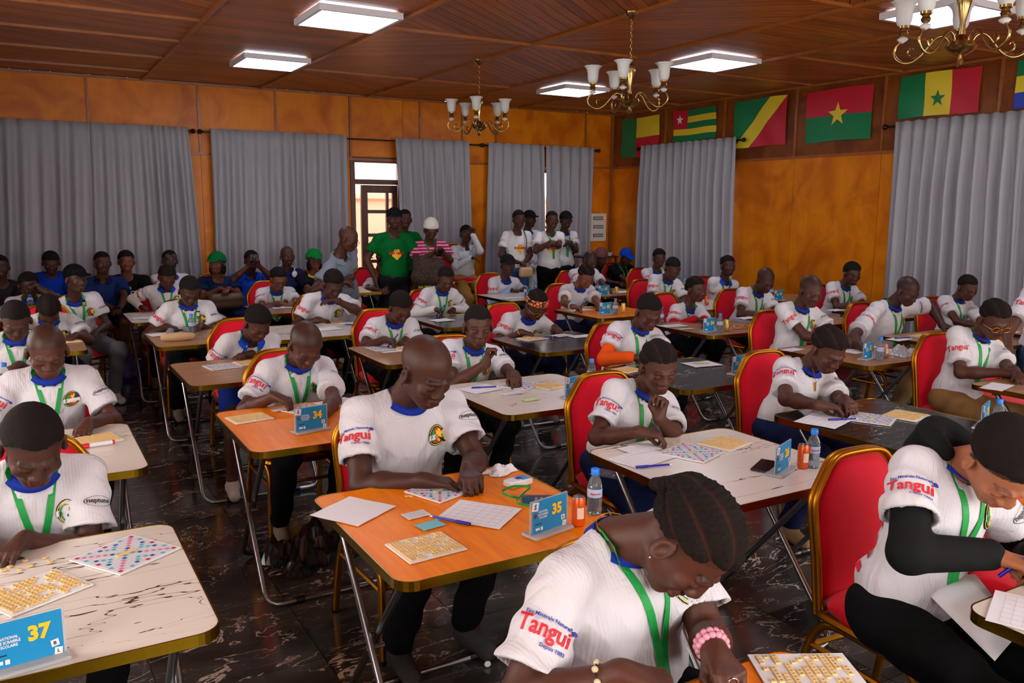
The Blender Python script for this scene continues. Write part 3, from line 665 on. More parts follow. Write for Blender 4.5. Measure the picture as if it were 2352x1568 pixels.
# flags on the right wall
GR, YE, RE, WH, BL = (0,122,72), (232,208,50), (196,28,52), (236,236,232), (36,70,190)
def flag(px0, px1, pyt, pyb, parts, label, star=None, seed=0):
    y1, y0 = onx(px0, pyt[0], XR-.02)[1], onx(px1, pyt[1], XR-.02)[1]; z1 = (onx(px0, pyt[0], XR-.02)[2]+onx(px1, pyt[1], XR-.02)[2])/2; z0 = (onx(px0, pyb[0], XR-.02)[2]+onx(px1, pyb[1], XR-.02)[2])/2
    r = empty('flag', (XR-.02, (y0+y1)/2, z0), 0, label, 'flag', 'flags pinned along the wall'); W_, H_ = y1-y0, z1-z0
    def S_(u, v, o=0): # u from the hoist (left in view) 0..1, v from the bottom
        wv = .010*math.sin(u*5+seed)*math.sin(v*4+seed*2)+.006*math.sin(u*13+v*6+seed); return (-.012-wv*.8-o, (y1-y0)/2-u*W_, v*H_+.006*math.sin(u*7+seed))
    for nm, poly, c in parts:
        # fan-refine the polygon
        V = []; F = []; n = 12
        if len(poly) == 4:
            for a in range(n+1):
                for b in range(n+1):
                    s, t = a/n, b/n; p = [(poly[0][k]*(1-s)+poly[1][k]*s)*(1-t)+(poly[3][k]*(1-s)+poly[2][k]*s)*t for k in (0,1)]; V.append(S_(*p))
            F = [(a*(n+1)+b, (a+1)*(n+1)+b, (a+1)*(n+1)+b+1, a*(n+1)+b+1) for a in range(n) for b in range(n)]
        else:
            V = []; F = []
            for a in range(n+1):
                for b in range(n+1-a): s, t = a/n, b/n; p = [poly[0][k]*(1-s-t)+poly[1][k]*s+poly[2][k]*t for k in (0,1)]; V.append(S_(*p))
            idx = {}; q = 0
            for a in range(n+1):
                for b in range(n+1-a): idx[a,b] = q; q += 1
            for a in range(n):
                for b in range(n-a):
                    F.append((idx[a,b], idx[a+1,b], idx[a,b+1]))
                    if b < n-a-1: F.append((idx[a+1,b], idx[a+1,b+1], idx[a,b+1]))
        mesh(nm, V, F, [M('flag %d %d %d' % c, c, .42)], r, True)
    if star:
        u0, v0, rad, c = star; asp = W_/H_; pts = [(u0+rad*(1 if i%2 == 0 else .4)*math.sin(i*math.pi/5)/asp, v0+rad*(1 if i%2 == 0 else .4)*math.cos(i*math.pi/5)) for i in range(10)]
        V = [S_(u0, v0, .006)]+[S_(*p, .006) for p in pts]; mesh('star', V, [(0, 1+i, 1+(i+1)%10) for i in range(10)], [M('flag %d %d %d' % c, c, .42)], r)
sq = lambda a, b, c, d: [(a,c),(b,c),(b,d),(a,d)]
flag(1430, 1517, (276,263), (363,357), [('green_band', sq(0,.4,0,1), GR), ('yellow_band', sq(.4,1,.5,1), YE), ('red_band', sq(.4,1,0,.5), RE)], 'flag with green hoist, yellow above red, beside the room corner', seed=1)
flag(1549, 1648, (257,243), (328,316), [('red_canton', sq(0,.34,.4,1), RE)]+[('green_stripe' if i%2 == 0 else 'yellow_stripe', sq(.34 if i > 1 else 0, 1, .2*i, .2*i+.2) if True else 0, (GR if i%2 == 0 else YE)) for i in (4,3,2,1,0)], 'flag of green and yellow stripes with white star on red', (.17,.70,.17,WH), 2)
flag(1690, 1811, (233,218), (340,332), [('green_field', [(0,0),(.68,1),(0,1)], GR), ('yellow_band', [(0,0),(.32,0),(1,1),(.68,1)], YE), ('red_field', [(.32,0),(1,0),(1,1)], RE)], 'flag with yellow diagonal band between green and red', seed=3)
flag(1857, 2009, (212,193), (328,317), [('red_band', sq(0,1,.5,1), RE), ('green_band', sq(0,1,0,.5), GR)], 'flag of red over green with a yellow star', (.5,.5,.24,YE), 4)
flag(2071, 2258, (176,151), (272,256), [('green_band', sq(0,.33,0,1), GR), ('yellow_band', sq(.33,.66,0,1), YE), ('red_band', sq(.66,1,0,1), RE)], 'vertical green, yellow and red flag with a green star', (.5,.38,.20,GR), 5)
flag(2340, 2520, (137,115), (250,232), [('green_band', sq(0,1,.67,1), GR), ('yellow_band', sq(0,1,.33,.67), YE), ('blue_band', sq(0,1,0,.33), BL)], 'green, yellow and blue flag cut by the right edge', seed=6)
# fuse box
a, b = ony(1355, 490, YB-.05), ony(1390, 553, YB-.05); r = empty('fuse_box', ((a[0]+b[0])/2, YB-.05, b[2]), 0, 'white wall-mounted fuse box near the room corner', 'fuse box'); w, hh = b[0]-a[0], a[2]-b[2]
m = MB(); m.box((0,.01,hh/2), (w,.08,hh), ch=.008); m.build('case', M('fuse grey', (206, 202, 192), .5), r)
for i in range(3):
    zc = hh*(.83-.31*i); m = MB(); m.box((-.01,-.034,zc), (w*.62,.012,.055)); o = m.build('breaker_window', M('breaker dark', (70, 72, 74), .4), r); m = MB()
    for k in range(7): m.box((-w*.28+k*w*.085,-.041,zc), (w*.06,.006,.03))
    tag(m.build('breakers', M('breaker white', (176, 178, 178), .5), o), kind='stuff')
m = MB(); m.lathe([(.001,0),(.012,0),(.012,.006),(.001,.008)], (0,0,0), 10); m.xf(rotx(math.pi/2), (w*.34,-.036,hh*.83)); m.build('red_indicator', emit('led', (255, 60, 40), 2.0), r)
# ---------------------------------------------------------------- folding tables
TOPS = {'white': 'white marble top', 'orange': 'table orange wood', 'brown': 'table brown wood', 'black': 'black marble top'}
TABLE = {}
def make_table(kind):
    t = empty('folding_table'); m = MB(); m.prism(rrect(.796,.796,.058,6), .718, .742); m.build('tabletop', MATS[TOPS[kind]], t)
    o, i_ = rrect(.802,.802,.060,6), rrect(.794,.794,.056,6); n = len(o); V = [(x,y,z) for z in (.714,.7435) for x,y in o]+[(x,y,z) for z in (.714,.7435) for x,y in i_]
    F = []
    for k in range(n):
        j = (k+1)%n; F += [(k,j,n+j,k+n), (n+k,n+j,3*n+j,3*n+k), (2*n+j,2*n+k,3*n+k,3*n+j), (j,k,2*n+k,2*n+j)]
    mesh('edge_band', V, F, [MATS['gold edge']], t)
    for sx, sy in ((.345, 1), (.315, -1)):
        P_ = []; yt, yb_, zt, zb = .26*sy, -.31*sy, .708, .018
        def bend(a, b, c, r=.07):
            a, b, c = map(np.array, (a, b, c)); p, q = b+unit_(a-b)*r, b+unit_(c-b)*r; return [tuple((1-u)**2*p+2*u*(1-u)*b+u*u*q) for u in (0,.25,.5,.75,1)]
        P_ = [(-sx,yt,zt)]+bend((-sx,yt,zt), (-sx,yb_,zb), (sx,yb_,zb))+bend((-sx,yb_,zb), (sx,yb_,zb), (sx,yt,zt))+[(sx,yt,zt)]
        m = MB(); m.tube(P_, .0125, 10); m.build('leg_frame', MATS['chrome'], t, auto=.9)
        for q in (-.2, .2): m = MB(); m.tube([(q-.02,yb_,zb), (q+.02,yb_,zb)], .0155, 10); m.build('foot_sleeve', MATS['black plastic'], t, auto=.9)
    for q in (-.33, .33): m = MB(); m.tube([(q-.03,-.02,.365), (q+.03,-.02,.365)], .008, 8); m.build('pivot_bolt', MATS['chrome'], t)
    for q in (-.26, .26): m = MB(); m.box((0,q,.706), (.72,.03,.022)); m.build('under_rail', M('rail steel', (70,70,74), .4, metal=.8), t)
    return t
def unit_(v): return v/(np.linalg.norm(v)+1e-12)
def table(kind, xmin, ymin, label):
    if kind not in TABLE: t = TABLE[kind] = make_table(kind)
    else: t = copy_tree(TABLE[kind])
    t.location = (xmin+.4, ymin+.4, 0); return tag(t, label, 'table', 'square folding tables')
TB = [('white', -.44, 1.98, 'white veined table holding number card 37, at the left picture edge'),
 ('orange', .82, 1.99, 'orange wood table holding number card 35, in the middle'),
 ('white', 1.99, 1.99, 'white veined table holding number card 26 and a phone'),
 ('black', 3.16, 2.06, 'black marble table between card 26 and the girl with gold glasses'),
 ('brown', 4.77, 2.03, 'brown table in front of the girl with gold glasses'),
 ('orange', .68, .45, 'orange table cut by the bottom edge, in front of the braided girl'),
 ('white', 2.02, .36, 'white veined table cut by the right edge, in front of the hooded boy'),
 ('white', -.42, 3.42, 'white veined table with the red marker, at the left'),
 ('orange', .77, 3.42, 'orange wood table holding number card 34'),
 ('white', 2.0, 3.46, 'white veined table with the green sticky note'),
 ('black', 3.16, 3.48, 'black marble table of the boy with orange sleeves'),
 ('brown', 4.72, 3.46, 'brown table holding number card 03'),
 ('brown', 5.97, 3.50, 'brown table behind the bottle of card 03, right of it'),
 ('brown', 7.07, 3.50, 'brown table in front of the farthest right boy'),
 ('white', -.43, 4.95, 'white table whose corner shows behind the shaved boy at the left'),
 ('brown', .78, 4.90, 'brown table of the boy leaning on his arms, left of card 34'),
 ('brown', 1.99, 4.98, 'brown table left of the bald man, under a word-game board'),
 ('black', 3.12, 4.90, 'black marble table of the person in the orange headband'),
 ('brown', 4.74, 4.94, 'brown table holding number card 04'),
 ('brown', 5.90, 4.93, 'brown table of the boy before the orange wall panels'),
 ('brown', 7.08, 4.90, 'brown table behind the boy of card 03'),
 ('brown', -.43, 6.50, 'brown table at the left in front of the girl with bowed head'),
 ('brown', .81, 6.40, 'brown table carrying the headphones'),
 ('white', 1.62, 6.33, 'white veined table of the boy with the wristwatch'),
 ('black', 3.05, 6.33, 'black table of the small boy writing in white sleeves'),
 ('orange', 4.58, 6.22, 'orange table holding number card 05'),
 ('white', 5.86, 6.27, 'white table with a can, behind card 04'),
 ('brown', 7.25, 6.27, 'brown table with a blue card near the orange wall'),
 ('white', .80, 7.84, 'small-looking white table left of the boy with a shirt tag'),
 ('brown', 1.93, 7.92, 'brown table of the boy with glasses, far left'),
 ('white', 4.57, 7.86, 'white table holding number card 06'),
 ('brown', 5.77, 7.78, 'brown table holding number card 07'),
 ('white', 7.15, 7.77, 'white table below the curtain under the flags'),
 ('brown', 3.05, 9.45, 'brown table behind the man in the grey polo shirt')]
for a in TB: table(*a)
# ---------------------------------------------------------------- banquet chairs
def crv(Pp, n=5):
    out = []
    for i_ in range(len(Pp)-1):
        p0, p1, p2, p3 = [np.array(Pp[max(0,min(len(Pp)-1,i_+o_))], float) for o_ in (-1,0,1,2)]
        for s_ in range(n): t = s_/n; out.append(.5*((2*p1)+(-p0+p2)*t+(2*p0-5*p1+4*p2-p3)*t*t+(-p0+3*p1-3*p2+p3)*t**3))
    return out+[np.array(Pp[-1], float)]
def make_chair():
    """front towards -Y, seat centre at the origin"""
    c = empty('banquet_chair'); g = MATS['gold frame']; r = MATS['red velvet']
    o = [(-.195,.40),(-.200,.60),(-.210,.76),(-.198,.815),(-.165,.865),(-.130,.912),(-.085,.932),(0,.936),(.085,.932),(.130,.912),(.165,.865),(.198,.815),(.210,.76),(.200,.60),(.195,.40)]
    by = lambda z: .195+.10*(z-.40)
    P_ = crv([(x, by(z), z) for x, z in o], 3)
    m = MB()
    for dx in (-.010, .010): m.tube([p*np.array([1-.0,1,1])+np.array([0,dx,0]) for p in P_], .0112, 8)
    m.tube([p*np.array([.955,1,1])+np.array([0,0,-.012*(p[2] > .8)]) for p in P_], .010, 8); m.build('back_frame', g, c, auto=1)
    inn = [(x*.93, z-.016 if z > .7 else z) for x, z in o]; V = []; F = []; nz = 12
    def wid(z):
        for (x0, z0), (x1, z1) in zip(o[:7], o[1:8]):
            if z0 <= z <= z1: return -(x0+(x1-x0)*(z-z0)/(z1-z0))
        return .09
    zs = [.45+(.920-.45)*(k/nz) for k in range(nz+1)]; nu = 8
    for side in (-1, 1):
        for z in zs:
            w = max(wid(z)-.018, .02)
            for i in range(nu+1): u = i/nu*2-1; bul = .022*(1-u**4)*(1-((z-.68)/.26)**4 if abs(z-.68) < .26 else 0); V.append((u*w, by(z)+side*(.006+max(bul,0)), z))
    S_ = (nz+1)*(nu+1)
    for q in range(2):
        for k in range(nz):
            for i in range(nu):
                a = q*S_+k*(nu+1)+i; f_ = (a, a+1, a+nu+2, a+nu+1); F.append(f_ if q == 0 else f_[::-1])
    rim = [i for i in range(nu+1)]+[k*(nu+1)+nu for k in range(1, nz+1)]+[nz*(nu+1)+i for i in range(nu-1, -1, -1)]+[k*(nu+1) for k in range(nz-1, 0, -1)]
    for a, b in zip(rim, rim[1:]+rim[:1]): F.append((b, a, a+S_, b+S_))
    mesh('backrest', V, F, [r], c, True)
    s_ = Sdf(); s_.ell((0,-.01,.445), (.26,.26,.05), None, .03); s_.post = lambda p, d: np.maximum(np.maximum(d, np.abs(p[:,0])-.205), np.maximum(np.maximum(-p[:,1]-.22, p[:,1]-.20), .415-p[:,2]))
    V, Q = s_.mesh(.014); np_mesh('seat', V, Q, r, c)
    m = MB(); m.tube([(x, y-.01, .413) for x, y in rrect(.42, .42, .05, 4)], .014, 6, closed=True); m.build('seat_frame', g, c, auto=1)
    for t in (-1, 1):
        # bent side arch: front leg, top, rear leg
        P_ = crv([(t*.21,-.235,0),(t*.205,-.222,.22),(t*.20,-.205,.34),(t*.20,-.15,.392),(t*.20,0,.398),(t*.20,.13,.392),(t*.20,.195,.34),(t*.205,.235,.22),(t*.21,.275,0)], 3)
        m = MB(); m.tube(P_, .0155, 8); m.build('side_arch', g, c, auto=1)
        for y in (-.235, .275): m = MB(); m.tube([(t*.21,y,0),(t*.21,y,.02)], .017, 8); m.build('foot_cap', MATS['black plastic'], c)
        m = MB(); m.tube([(t*.203,-.212,.29),(t*.203,.214,.29)], .010, 6); m.build('stretcher', g, c, auto=1)
    for y, z in ((-.215,.30),(.218,.28)): m = MB(); m.tube([(-.205,y,z),(.205,y,z)], .010, 6); m.build('stretcher', g, c, auto=1)
    return c
CHAIR0 = None
def chair(x, y, label, rz=0, group='red banquet chairs behind the tables'):
    global CHAIR0
    if CHAIR0 is None: c = CHAIR0 = make_chair()
    else: c = copy_tree(CHAIR0)
    c.location = (x, y, 0); c.rotation_euler = (0,0,math.radians(rz)); return tag(c, label, 'chair', group)
# ---------------------------------------------------------------- people
SKINS = {'dark': (68, 39, 29), 'mid': (80, 46, 34), 'brown': (112, 67, 46), 'light': (158, 98, 66), 'deep': (72, 42, 33)}
def lin(rgb): return np.array(srgb(*rgb)[:3])
def unit(v): v = np.asarray(v, float); return v/(np.linalg.norm(v)+1e-12)
def limb(S, W, L1, L2, hint):
    d = W-S; D = np.linalg.norm(d); k = max(1.0, D/(.975*(L1+L2))); L1 *= k; L2 *= k; u = d/D
    a = (L1*L1-L2*L2+D*D)/(2*D); h = math.sqrt(max(L1*L1-a*a, 1e-5)); hp = hint-u*(hint@u); return S+u*a+unit(hp)*h
def add_hand(s, W, y, z, ts, sc, mode):
    y = unit(y); z = unit(z-y*(z@y)); x = np.cross(y, z); P = lambda a, b, c: W+sc*(a*x+b*y+c*z)
    c1, c2 = {'flat': (.22, .3), 'relax': (.45, .6), 'pinch': (.75, .75), 'fist': (1.35, 1.5), 'write': (1.0, .9)}[mode]
    s.cone(P(0,-.01,0), P(0,.03,0), .025*sc, .024*sc, .02)
    for i, (kx, ky, ln) in enumerate(((-.029,.086,.93),(-.0095,.092,1),(.010,.088,.95),(.029,.078,.78))):
        kx = -kx*ts*-1 if ts < 0 else -kx; e = c1*(1+.12*i) if mode in ('pinch', 'write') else c1*(1+.05*i)
        s.cone(P(kx*.45,.02,0), P(kx,ky,.003), .016*sc, .0115*sc, .012)
        sp = kx*.12; a = .045*ln; p1 = P(kx+sp*a*20*.3, ky+a*math.cos(e), .002-a*math.sin(e)); s.cone(P(kx,ky,.002), p1, .0098*sc, .0086*sc, .004)
        b = .038*ln; f = e+c2; p2 = p1+sc*(b*math.cos(f)*y-b*math.sin(f)*z); s.cone(p1, p2, .0086*sc, .0066*sc, .003)
    t = -1 if ts < 0 else 1
    in_ = .018 if mode in ('pinch', 'write', 'fist') else 0
    q1 = P(t*(.046-in_*.5),.05,-.014-in_); q2 = P(t*(.050-in_*1.6),.084,-.022-in_*1.8)
    s.cone(P(t*.016,.012,-.004), q1, .017*sc, .0125*sc, .012).cone(q1, q2, .0118*sc, .0085*sc, .004)
PEOPLE = []; ALLP = []
def person(label, head, Y, seat=None, th=0, hp=35, hy=0, hr=0, R=None, L=None, s=1.0, hs=None, b=1.0, skin='dark', hair='buzz', top='jersey', topcol=None,
           pants=(16, 16, 20), lany=True, badge=True, v=None, stand=False, hz=None, Rm='relax', Lm='relax', Rd=None, Ld=None, sleeve=.62, under=None, collar='round',
           lean=None, shoes=(150, 140, 130), knees=.46, feet=None, face_up=False, group='contestants bent over their word-game boards', legs=True, bare_legs=False, skirt=False, tucked=False, polo=None, open_eyes=False, shx=0.0, armL=None, armR=None, wrist_hint=None, logo=True, thick=1.0, necklen=1.0, haircol=(26, 20, 18), neckfwd=0.0):
    C = np.array(head if len(head) == 3 else ony(head[0], head[1], Y), float); dist = float(np.linalg.norm(C-[0,0,H]))
    v = v or min(max(dist*.00155, .0036), .0095); hs = (hs or 1.04)*s**.5
    Rt = rotz(math.pi+math.radians(th)); Rh = rotz(math.pi+math.radians(th+hy))@rotx(-math.radians(hp))@roty(math.radians(hr))
    N = C+Rh@(np.array([0,-.022,-.09])*hs)+Rt@(np.array([0,(-.045 if stand or hp < 12 else -.078)+neckfwd,-(.075 if stand or hp < 12 else .040)*necklen])*s)
    if stand: hc = np.array([N[0], N[1], N[2]-.50*s]) if seat is None else np.array([seat[0], seat[1], N[2]-.5*s])
    else: hc = np.array([seat[0], seat[1], hz or .54]) if seat is not None else np.array([N[0], N[1]+.16, hz or .54])
    ut = unit(N-hc); X = Rt[:,0]; X = unit(X-ut*(X@ut)); Yt = np.cross(ut, X); tl = np.linalg.norm(N-hc)
    if not stand and not (.36*s < tl < .60*s): print('TORSO %-40s len %.2f (s %.2f) head z %.2f' % (label[:40], tl, s, C[2]))
    P = lambda a, c, z: N+s*(a*X+c*Yt)+s*z*ut
    q = tl/(.5*s)              # torso stretch
    skinc = lin(SKINS[skin])
    sh = {1: P(.168*b+shx, .005, -.06), -1: P(-.168*b-shx, .005, -.06)}
    # ---- hands and elbows
    arm = {}
    for sd, tgt, mode, dr, ov in ((1, R, Rm, Rd, armR), (-1, L, Lm, Ld, armL)):
        if tgt is None: tgt = C+Rt@np.array([sd*.12, .18, -.32]) if not stand else sh[sd]+Rt@np.array([sd*.06, .02, -.52*s])
        elif len(tgt) == 2: tgt = onz(tgt[0], tgt[1], .74+(.055 if mode in ('pinch', 'write') else .028))
        tgt = np.array(tgt, float)
        if dr is None: y = Rt@np.array([-sd*.55, .8, -.12]) if not (stand and (R if sd > 0 else L) is None) else np.array([0,0,-1.])
        else: y = Rt@np.array(dr, float)
        y = unit(y); W = tgt-y*.06*s
        hint = Rt@(np.array(ov, float) if ov is not None else np.array([sd*.75, -.35, -.75]))
        E = limb(sh[sd], W, .275*s, .25*s, hint); z = np.array([0,0,1.]) if abs(y[2]) < .8 else Rt@np.array([sd*.9,-.3,0]); arm[sd] = (E, W, y, z, mode)
    root = empty('person', (hc[0], hc[1], 0), 0, label, 'person', group); PEOPLE.append((root, C, arm))
    par_inv = Matrix.Translation((-hc[0], -hc[1], 0))
    def put(name, V, Q, m, at=None, sm=True):
        if not len(Q): return None
        return np_mesh(name, V-np.array([hc[0], hc[1], 0]), Q, m, root, sm, at)
    # ---- body
    B = Sdf(); h = lambda x, y, z: C+Rh@(np.array([x,y,z])*hs); g = hs
    B.ell(h(0,-.014,.034), np.array([.077,.096,.082])*g, Rh, .01)
    B.ell(h(0,.030,-.022), np.array([.064,.062,.080])*g, Rh, .02)
    B.ell(h(0,.058,-.088), np.array([.027,.024,.020])*g, Rh, .018)
    for t in (1,-1):
        B.cone(h(t*.050,-.002,-.052), h(t*.018,.060,-.090), .019*g, .016*g, .018)
        B.ell(h(t*.042,.062,-.024), np.array([.022,.018,.020])*g, Rh, .014)
        B.cone(h(t*.014,.087,.016), h(t*.042,.076,.016), .010*g, .009*g, .008)
        B.ell(h(t*.034,.093,-.003), np.array([.019,.010,.011])*g, Rh, .012, 1)
        B.ell(h(t*.032,.075,-.005), np.array([.0150,.0135,.0120])*g, Rh, .004)
        B.ell(h(t*.080,-.008,-.014), np.array([.010,.021,.033])*g, Rh@rotz(-t*.35), .006)
        if v < .006: B.ell(h(t*.089,-.004,-.012), np.array([.008,.012,.020])*g, Rh@rotz(-t*.35), .004, 1)
        B.ell(h(t*.0150,.094,-.034), np.array([.0105,.011,.009])*g, Rh, .006)
    B.cone(h(0,.088,.008), h(0,.101,-.030), .0085*g, .0125*g, .010)
    B.cone(h(-.017,.086,-.058), h(.017,.086,-.058), .0088*g, .0088*g, .005).cone(h(0,.093,-.057), h(0,.093,-.058), .0075*g, .0075*g, .006)
    B.cone(h(-.013,.086,-.073), h(.013,.086,-.073), .0098*g, .0098*g, .004)
    B.cone(h(0,-.022,-.05), P(0,-.005,-.03), .050*g*(.6+.4*b), .056*s*b, .03)
    for t in (1,-1): B.cone(P(t*.04,-.01,-.035), sh[t]+ut*.005, .042*s, .043*s, .03)
    B.ell(P(0,0,-.20), np.array([.135*b,.085,.16])*s, np.array([X,Yt,ut]).T, .04)
    if not topcol and top == 'none': pass
    for t in (1,-1):
        E, W, y, z, mode = arm[t]; F = E+(W-E)*.35
        B.cone(sh[t], E, .045*s*b*thick, .037*s*thick, .03).cone(E, F, .039*s*thick, .040*s*thick, .02).cone(F, W, .040*s*thick, .0245*s, .02)
        add_hand(B, W, y, z, -t, s*1.0, mode)
    kn, an = {}, {}
    if feet is None: feet = {}
    for t in (1,-1):
        hj = hc+s*(t*.09*X)-np.array([0,0,.02])
        if stand: k_ = np.array([hj[0], hj[1], hj[2]*.52])+Rt@np.array([t*.01,.02,0]); a_ = np.array([hj[0], hj[1], .09])+Rt@np.array([t*.02,0,0])
        else:
            k_ = hc+Rt@np.array([t*.15, knees*s, 0]); k_[2] = .50; a_ = k_+Rt@np.array([0,-.17,0]); a_[2] = .10
            if t in feet: a_ = np.array([feet[t][0], feet[t][1], .10]); k_ = limb(hj, a_, .43*s, .40*s, np.array([0,0,1.])+Rt@np.array([0,.9,0])) if len(feet[t]) < 3 else k_
        kn[t], an[t] = k_, a_
        if bare_legs: B.cone(hj, k_, .08*s, .055*s, .03).cone(k_, k_+(a_-k_)*.35, .052*s, .052*s, .02).cone(k_+(a_-k_)*.35, a_, .052*s, .034*s, .02)
    V, Q = B.mesh(v)
    l = (V-C)@Rh/g; col = np.tile(skinc, (len(V),1)); near = (np.abs(l) < .16).all(1)
    x, yy, zz = l[:,0], l[:,1], l[:,2]
    def tint(m, c, f=1.0):
        if m.any(): col[m] = col[m]*(1-f)+np.array(c)*f
    tint(near & (yy > .07) & ((x/.026)**2+((zz+.065)/.015)**2 < 1), skinc*np.array([1.15,.88,.92])+np.array([.012,.0,.002]), .8)
    tint(near & (yy > .05) & (np.abs(np.abs(x)-.034) < .018) & (np.abs(zz-.026+(np.abs(x)-.03)**2*12) < .0034), skinc*.22, .8)
    tint(near & (yy > .05) & (np.abs(np.abs(x)-.031) < .016) & (np.abs(zz+.013-((np.abs(x)-.031)/.016)**2*.003) < .0028), skinc*.2, .8)
    hl = zz-(.60*yy+.016)
    scalp = near & (hl > 0) & (np.abs(x) < .085)
    if hair in ('shaved',): tint(scalp, skinc*.42, .8)
    elif hair == 'bald': tint(scalp, skinc*.9, .5)
    elif hair in ('rows', 'braids'): tint(scalp, skinc*.55, .8)
    elif hair == 'buzz' and near.any(): kk = (np.clip(hl/.02, 0, 1)*scalp)[:,None]*.85; col = col*(1-kk)+lin(haircol)*kk
    else: tint(scalp, lin(haircol), .9)
    put('body', V, Q, MATS['skin'], {'col': np.c_[col, np.ones(len(col))]})
    # ---- hair
    if hair not in ('shaved', 'bald', 'none', 'cap'):
        o, amp = {'buzz': (.0035, .0008), 'short': (.009, .0015), 'afro': (.024, .004), 'rows': (.004, 0), 'braids': (.004, 0), 'cap': (.008, 0), 'bun': (.007, .001), 'bob': (.012, .002)}.get(hair, (.005, .001))
        o0 = np.array([0,-.014,.034]); r0 = np.array([.077,.096,.082])+o
        def hf(p):
            m = (p-C)@Rh/g; w = (m-o0); r0 = np.array([.077,.096,.082]); k0 = np.sqrt(((w/r0)**2).sum(1)); k1 = np.sqrt(((w/r0**2)**2).sum(1)); d = np.where(k0 < .2, -.05, k0*(k0-1)/np.maximum(k1, 1e-9))
            cut = m[:,2]-(.60*m[:,1]+.014)-.014*np.exp(-((np.abs(m[:,0])-.05)/.018)**2)*(m[:,1] > .02)
            d = d-(o+.0035)*np.clip(cut/.030, 0, 1)**.5+.0035
            if hair in ('rows', 'braids'):
                ph = np.arctan2(w[:,0]+.10*w[:,1]*0, w[:,2]+.02); fq = 4.4 if hair == 'rows' else 5.3; rg = np.abs(np.cos(ph*fq)); d = d-(.0065 if hair == 'rows' else .0105)*rg**.8+.002-(.0010 if hair == 'rows' else .0022)*np.sin(w[:,1]*(330 if hair == 'rows' else 420)+np.sign(np.sin(ph*fq*2))*1.5)*rg
            if amp: d = d+amp*np.sin(m[:,0]*210+2*np.sin(m[:,1]*180))*np.sin(m[:,1]*190+m[:,2]*160)
            if hair == 'bob': cut = np.where(m[:,1] < .035, m[:,2]+.11, cut)
            return np.maximum(d, -cut*.85)*g
        e = np.array([.13,.14,.14])*g
        Hr = Sdf().fn(hf, C-e, C+e)
        if hair == 'bun': Hr.ell(h(0,-.125,.055), np.array([.045,.042,.042])*g, None, .02)
        if hair == 'bob':
            for t in (1,-1): Hr.ell(h(t*.07,-.01,-.06), np.array([.022,.05,.07])*g, Rh, .02)
            Hr.ell(h(0,-.07,-.05), np.array([.07,.035,.08])*g, Rh, .02)
        if hair == 'braids':
            Hr.cone(h(0,-.10,.06), h(0,-.125,-.02), .022*g, .014*g, .02)
        if hair == 'rows': Hr.ell(h(0,-.108,-.01), np.array([.03,.02,.03])*g, Rh, .015)
        V, Q = Hr.mesh(v*.9); w = ((V-C)@Rh/g-o0); hc_ = np.tile(lin(haircol), (len(V),1))
        if hair in ('rows', 'braids'):
            ph = np.arctan2(w[:,0], w[:,2]+.02); rg = np.abs(np.cos(ph*(4.4 if hair == 'rows' else 5.3))); k = np.clip(1-rg*(4.5 if hair == 'rows' else 3.2), 0, 1)[:,None]; hc_ = hc_*(1-k)+skinc*.6*k
        put('hair', V, Q, MATS['hair'], {'col': np.c_[hc_, np.ones(len(hc_))]})
    # ---- shirt
    vs = max(v*1.35, .0045); S = Sdf(); TR = np.array([X,Yt,ut]).T; lo = P(0,0,-.30*q); j = rnd.random()*6
    S.ell(P(0,.004,-.185), np.array([.168*b,.118*(.5+.5*b),.165])*s, TR, .05)
    S.ell(P(0,.006,-.185-.20*q), np.array([.152*b,.120*(.3+.7*b),.20])*s, TR, .05)
    S.ell(hc+ut*.05, np.array([.165*b,.135*(.4+.6*b),.13])*s, TR, .05)
    TSO = Sdf(); TSO.P = list(S.P)
    for t in (1,-1):
        S.cone(P(t*.055,-.012,-.018), sh[t]+ut*.004*s-X*t*.012, .042*s, .052*s, .045)
        E, W = arm[t][0], arm[t][1]; d = unit(E-sh[t]); L_ = np.linalg.norm(E-sh[t]); pe = sh[t]+d*L_*sleeve
        if sleeve > 1: continue
        r1, r2 = .054*s*(.5+.5*b)*(.4+.6*thick), .076*s*(.4+.6*thick); far = pe+d*.10
        def sf(p, a=sh[t], pe=pe, d=d, r1=r1, r2=r2, L_=L_):
            h_ = np.clip(((p-a)@d)/(L_*sleeve), 0, 1.4); ds = np.sqrt((((p-a)-h_[:,None]*d*(L_*sleeve))**2).sum(1)); rr = r1+(r2-r1)*np.minimum(h_, 1)
            rr = rr+.0045*np.sin(h_*11+j+((p-a)@X)*30)+.003*np.sin((p@ut)*55+h_*6)
            o = np.maximum(ds-rr, (p-pe)@d)
            if v < .0062: o = np.maximum(o, -np.maximum(ds-rr+2.8*vs, -((p-pe)@d+.04)))
            return o
        bb = np.stack([sh[t], pe]); S.fn(sf, bb.min(0)-.11, bb.max(0)+.11, .045)
    if sleeve > 1 or under:
        US = Sdf()
        for t in (1,-1):
            E, W = arm[t][0], arm[t][1]; a = sh[t]+(E-sh[t])*(.0 if sleeve > 1 else .45); We = W-(W-E)*.02 if sleeve <= 1.01 else W-(W-E)*(.04 if sleeve > 1.2 else .3)
            (S if sleeve > 1 else US).cone(a, E, (.062 if sleeve > 1 else .047)*s*thick, .051*s*thick, .03).cone(E, We, .051*s*thick, .040*s*thick, .02)
    hem = hc-ut*(.075 if not stand else .11)*s; nk = P(0,.012,.045); a_ = np.array([3.1,1.7,4.2])*.9
